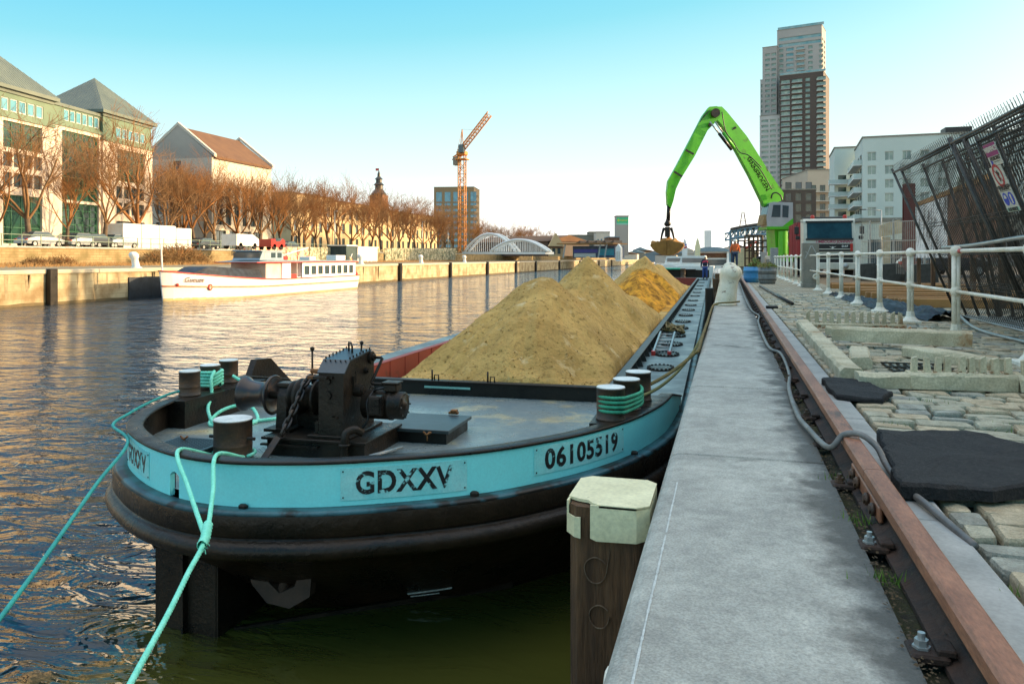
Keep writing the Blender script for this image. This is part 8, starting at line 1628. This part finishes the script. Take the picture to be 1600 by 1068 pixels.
for k in range(3): mb = MB(); y = ym0+.35+k*.85; mb.box((BX+1.14,y,ZD+1.62),(BX+1.165,y+.6,ZD+2.0), bev=.01); mb.build('wheelhouse_window','glass_dark' if k else 'warm_white',wh)
mb = MB(); mb.box((BX-1.12,ym0-.22,ZD+1.6),(BX+1.12,ym0-.10,ZD+2.0)); mb.build('wheelhouse_window','glass_dark',wh)
mb = MB(); vs = []
for i in range(12): v = .10+.27*i/11; wd, sh = bsec(v); y = YB0+(YB1-YB0)*v; h_ = .78*math.sin(min(1, (i+.8)/4)*math.pi/2); vs += [(BX-wd*.8,y,sh-.05),(BX-wd*.6,y,sh-.1+h_),(BX+wd*.6,y,sh-.1+h_),(BX+wd*.8,y,sh-.05)]
mb.add(vs, [(i*4+j,i*4+j+1,(i+1)*4+j+1,(i+1)*4+j) for i in range(11) for j in range(3)]+[(0,1,2,3),(47,46,45,44)]); mb.build('dark_cover', 'tarp_dark', pb_)
mb = MB(); mb.cyl((BX,YB0+.25,WZ+1.8),(BX-.1,YB0+.25,WZ+3.6),.05,6); mb.build('bow_pole','white_gloss',pb_)
mb = MB(); mb.tube([(BX+.8,ym0+3.0,ZD+1.75),(BX+.8,ym0+7.2,ZD+2.45)],.05,6); mb.build('lowered_mast','white_gloss',pb_)
mb = MB(); mb.box((BX+.3,ym0+6.6,ZD+1.41),(BX+1.3,ym0+7.6,ZD+1.72), bev=.03); mb.box((BX+.3,Ysal1-3,ZD+1.41),(BX+1.3,Ysal1-1.3,ZD+1.85), bev=.03); mb.build('locker','white_gloss',pb_)
mb = MB(); mb.box((BX+.9,ym0+2.9,ZD+1.45),(BX+1.2,ym0+3.5,ZD+1.75), bev=.05); mb.build('lamp_housing','red_paint',pb_)
mb = MB(); mb.tube([(BX+.5,YB1,ZD+.3),(BX+.7,YB1+.9,ZD+2.0)],.035,6); sp_ = mb.build('flagstaff','white_gloss',pb_)
for k, mt_ in enumerate(('letter_plain','sign_yellow','sign_red')): mb = MB(); a = .25*k; mb.add([(BX+.55,YB1+.25+a,ZD+.75),(BX+.62,YB1+.45+a,ZD+.6),(BX+.70,YB1+.65+a*.6,ZD+1.5),(BX+.62,YB1+.5+a*.3,ZD+1.75)],[(0,1,2,3)]); mb.build('flag', mt_, sp_)
o = thing('dinghy', 'small red dinghy hanging behind the passenger boat stern', 'dinghy', (BX+.5,YB1+1,ZD)); mb = MB(); mb.ball((BX+.6,YB1+1.2,ZD+.15), .45, 14, 8, (.8,1.8,.5)); mb.build('hull','red_paint',o)
vs, fs = text_geo('Gueuze', .42, ext=.002, bold=.004, shear=.35); mb = MB(); vv = []
for v_ in vs:
    yy = YB0+1.9+(v_.x); v = (yy-YB0)/(YB1-YB0); z = WZ+1.28+v_.y-.03*v_.x; wd, sh = bsec(v); l = (z-WZ+.4)/(sh-WZ+.4); vv.append((BX+wd*(.80+.2*max(0,min(1,l))**.6)+.03+(1-v/.3)*.03, yy, z))
mb.add(vv, fs); mb.build('boat_name', mat('name_brown', (.18,.06,.03), rough=.5), pb_, fix=False)
mb = MB(); q = bsec(.13); mb.tube([(BX+q[0]*.93+.05+.16*math.cos(a)*0, YB0+.13*(YB1-YB0)+.17*math.cos(a), WZ+.78+.17*math.sin(a)) for a in np.linspace(0,6.28,15)[:-1]], .05, 6, closed=True); mb.build('life_ring','red_paint',pb_)
mb = MB(); q = bsec(.04); mb.ball((BX+q[0]*.9+.03, YB0+.9, WZ+1.0), .1, 8, 6); mb.build('red_lamp','red_paint',pb_)
# ---------------------------------------------------------------- trees
def make_tree(seed, H=11.5, spread=5.2, name='plane_tree', dens=1.35, base=.20):
    rg = random.Random(seed); tk = MB(); cr = MB()
    def seg(mb, p, q, r0, r1, n): 
        mb.tube([p,q],[r0,r1],n,False,True)
    def grow(p, d, ln, r, lvl):
        n = 4 if lvl < 2 else 3; pts = [p]; dd = d.copy()
        for i in range(n):
            dd = (dd+Vector((rg.gauss(0,.16),rg.gauss(0,.16),rg.gauss(.04,.10)))).normalized(); pts.append(pts[-1]+dd*ln/n)
        rr = [max(.012, r*(1-.5*i/n)) for i in range(n+1)]; mb = cr
        mb.tube(pts, rr, 6 if lvl == 0 else (4 if lvl < 3 else 3), False, True)
        if lvl >= 5 or r < .014: return
        k = {0: 4, 1: 5, 2: 5, 3: 5, 4: 4}[lvl]
        if lvl >= 3: k = int(round(k*dens))
        for j in range(k):
            f = rg.uniform(.35,1.0) if lvl else rg.uniform(.45,1.0); i = min(n-1, int(f*n)); pp = pts[i].lerp(pts[i+1], f*n-i); a = rg.uniform(0,6.28); tilt = rg.uniform(.35,.95); o_ = dd.orthogonal().normalized(); s_ = dd.cross(o_); nd = (dd*math.cos(tilt)+(o_*math.cos(a)+s_*math.sin(a))*math.sin(tilt)); nd = (nd+Vector((0,0,.22))).normalized()
            grow(pp, nd, ln*rg.uniform(.52,.74), max(.012, rr[i]*rg.uniform(.42,.62)), lvl+1)
    th = H*base+rg.uniform(-.3,.5); top = Vector((rg.uniform(-.3,.3),rg.uniform(-.3,.3),th)); tk.tube([Vector((0,0,-.1)),Vector((0,0,.3)),top*.5+Vector((rg.uniform(-.1,.1),0,0)),top],[.34,.25,.21,.19],9,False,True)
    nb = rg.choice((4,5,5)); 
    for j in range(nb):
        a = j*6.28/nb+rg.uniform(-.4,.4); sl_ = rg.uniform(.35,.85) if j else .12; d = Vector((math.cos(a)*math.sin(sl_),math.sin(a)*math.sin(sl_),math.cos(sl_))); grow(top-Vector((0,0,.1*j)), d, (H-th)*rg.uniform(.52,.64), .13*rg.uniform(.8,1.1), 1)
    return tk, cr
TREES = []
for k, sd in enumerate((3, 11, 23, 42)):
    tk, cr = make_tree(sd); o = thing('plane_tree', 'x', 'tree', (-64,0,TZ), 0, 'bare plane trees along the far terrace')
    for b_ in (tk, cr): b_.v = [v+Vector((-64,0,TZ)) for v in b_.v]
    tk.build('trunk','bark',o,fix=False); cr.build('crown','twig' if k % 2 == 0 else 'twig_grey',o,fix=False); TREES.append(o)
txs = [-8,47,104,163,216,262,304,338,371,404,430,455,476,495,514,533,549,565,580,596,611,625,638,650,662,673,684,696,708]
words = 'first second third fourth fifth sixth seventh eighth ninth tenth eleventh twelfth thirteenth fourteenth fifteenth sixteenth seventeenth eighteenth nineteenth twentieth twenty-first twenty-second twenty-third twenty-fourth twenty-fifth twenty-sixth twenty-seventh twenty-eighth twenty-ninth'.split()
where = {0:'cut by the left edge of the photo',1:'before the left bay of the office building',2:'slender one between two bays of the office building',3:'before the middle of the office building',4:'before the right bay of the office building',5:'at the white container',6:'left of the gabled building',7:'at the corner of the gabled building',8:'before the gabled building, by the white van',9:'before the gabled building, right of the white van',10:'at the far end of the gabled building'}
rg = random.Random(60)
for k, px in enumerate(txs):
    Xt = -64+rg.uniform(-1.2,1.2); y = yt(px, Xt); lab = 'bare brown plane tree '+(where[k] if k in where else 'in the row before the yellow buildings, %s from the left' % words[k]); sc = rg.uniform(.82,1.14)*(.72 if k == 2 else 1)*(1.24 if k in (1,3,4) else 1.12 if k == 8 else 1); src = TREES[k % 4]
    if k < 4: src.location = (Xt,y,TZ); src.rotation_euler = (0,0,rg.uniform(0,6)); src.scale = (sc,sc,sc); src['label'] = lab
    else: dup(src, (Xt,y,TZ), rg.uniform(0,6), lab, scale=(sc*rg.uniform(.95,1.1),sc,sc))
# second row, denser and browner, behind (between the buildings)
bx = [278,292,255,356,318,440,468,390,412]
for k, px in enumerate(bx):
    Xt = -72 if k != 2 else -70; y = yt(px, Xt); dup(TREES[(k+1) % 4], (Xt,y,TZ), rg.uniform(0,6), 'bare tree of the back row, %s' % ['left of the gabled building, nearer its gable','before the gable of the gabled building','right behind the long white container','before the side of the gabled building','just left of the gabled corner','right after the gabled building','behind the front row past the gabled building','above the white van','above the dark red van'][k], 'bare trees in the back row', scale=1.08)
# far trees beyond the crane
for k, px in enumerate((735,752,768,783,798,812,826,840,852,690,905)):
    t = 300+(k % 3)*18; c = at(px,400,t); sc = (1.15 if k < 3 else 1.0 if k < 7 else .85)*1.1
    if px == 905: sc = .8
    dup(TREES[k % 4], (c.x,c.y,TZ), rg.uniform(0,6), 'far bare tree beyond the white arches, %s from the left' % ['second','third','fourth','fifth','sixth','seventh','eighth','ninth','tenth','first','eleventh'][k], 'far trees beyond the white arches', scale=(sc*1.25,sc*1.25,sc))
# lamp posts on the far bank
for k, px in enumerate((700,523,660)):
    Xl = -61.5; y = yt(px,Xl); o = thing('street_lamp', ['thin pale lamp post on the far terrace near the crane','thin pale lamp post on the far terrace between trees','thin pale lamp post at the end of the tree row'][k], 'street lamp', (Xl,y,TZ)); mb = MB(); mb.tube([(Xl,y,TZ),(Xl,y,TZ+6.5)],[.10,.06],6); mb.build('pole','galv_light',o); mb = MB(); mb.box((Xl-.1,y-.1,TZ+6.5),(Xl+.5,y+.1,TZ+6.6)); mb.build('lamp_head','galv_light',o)
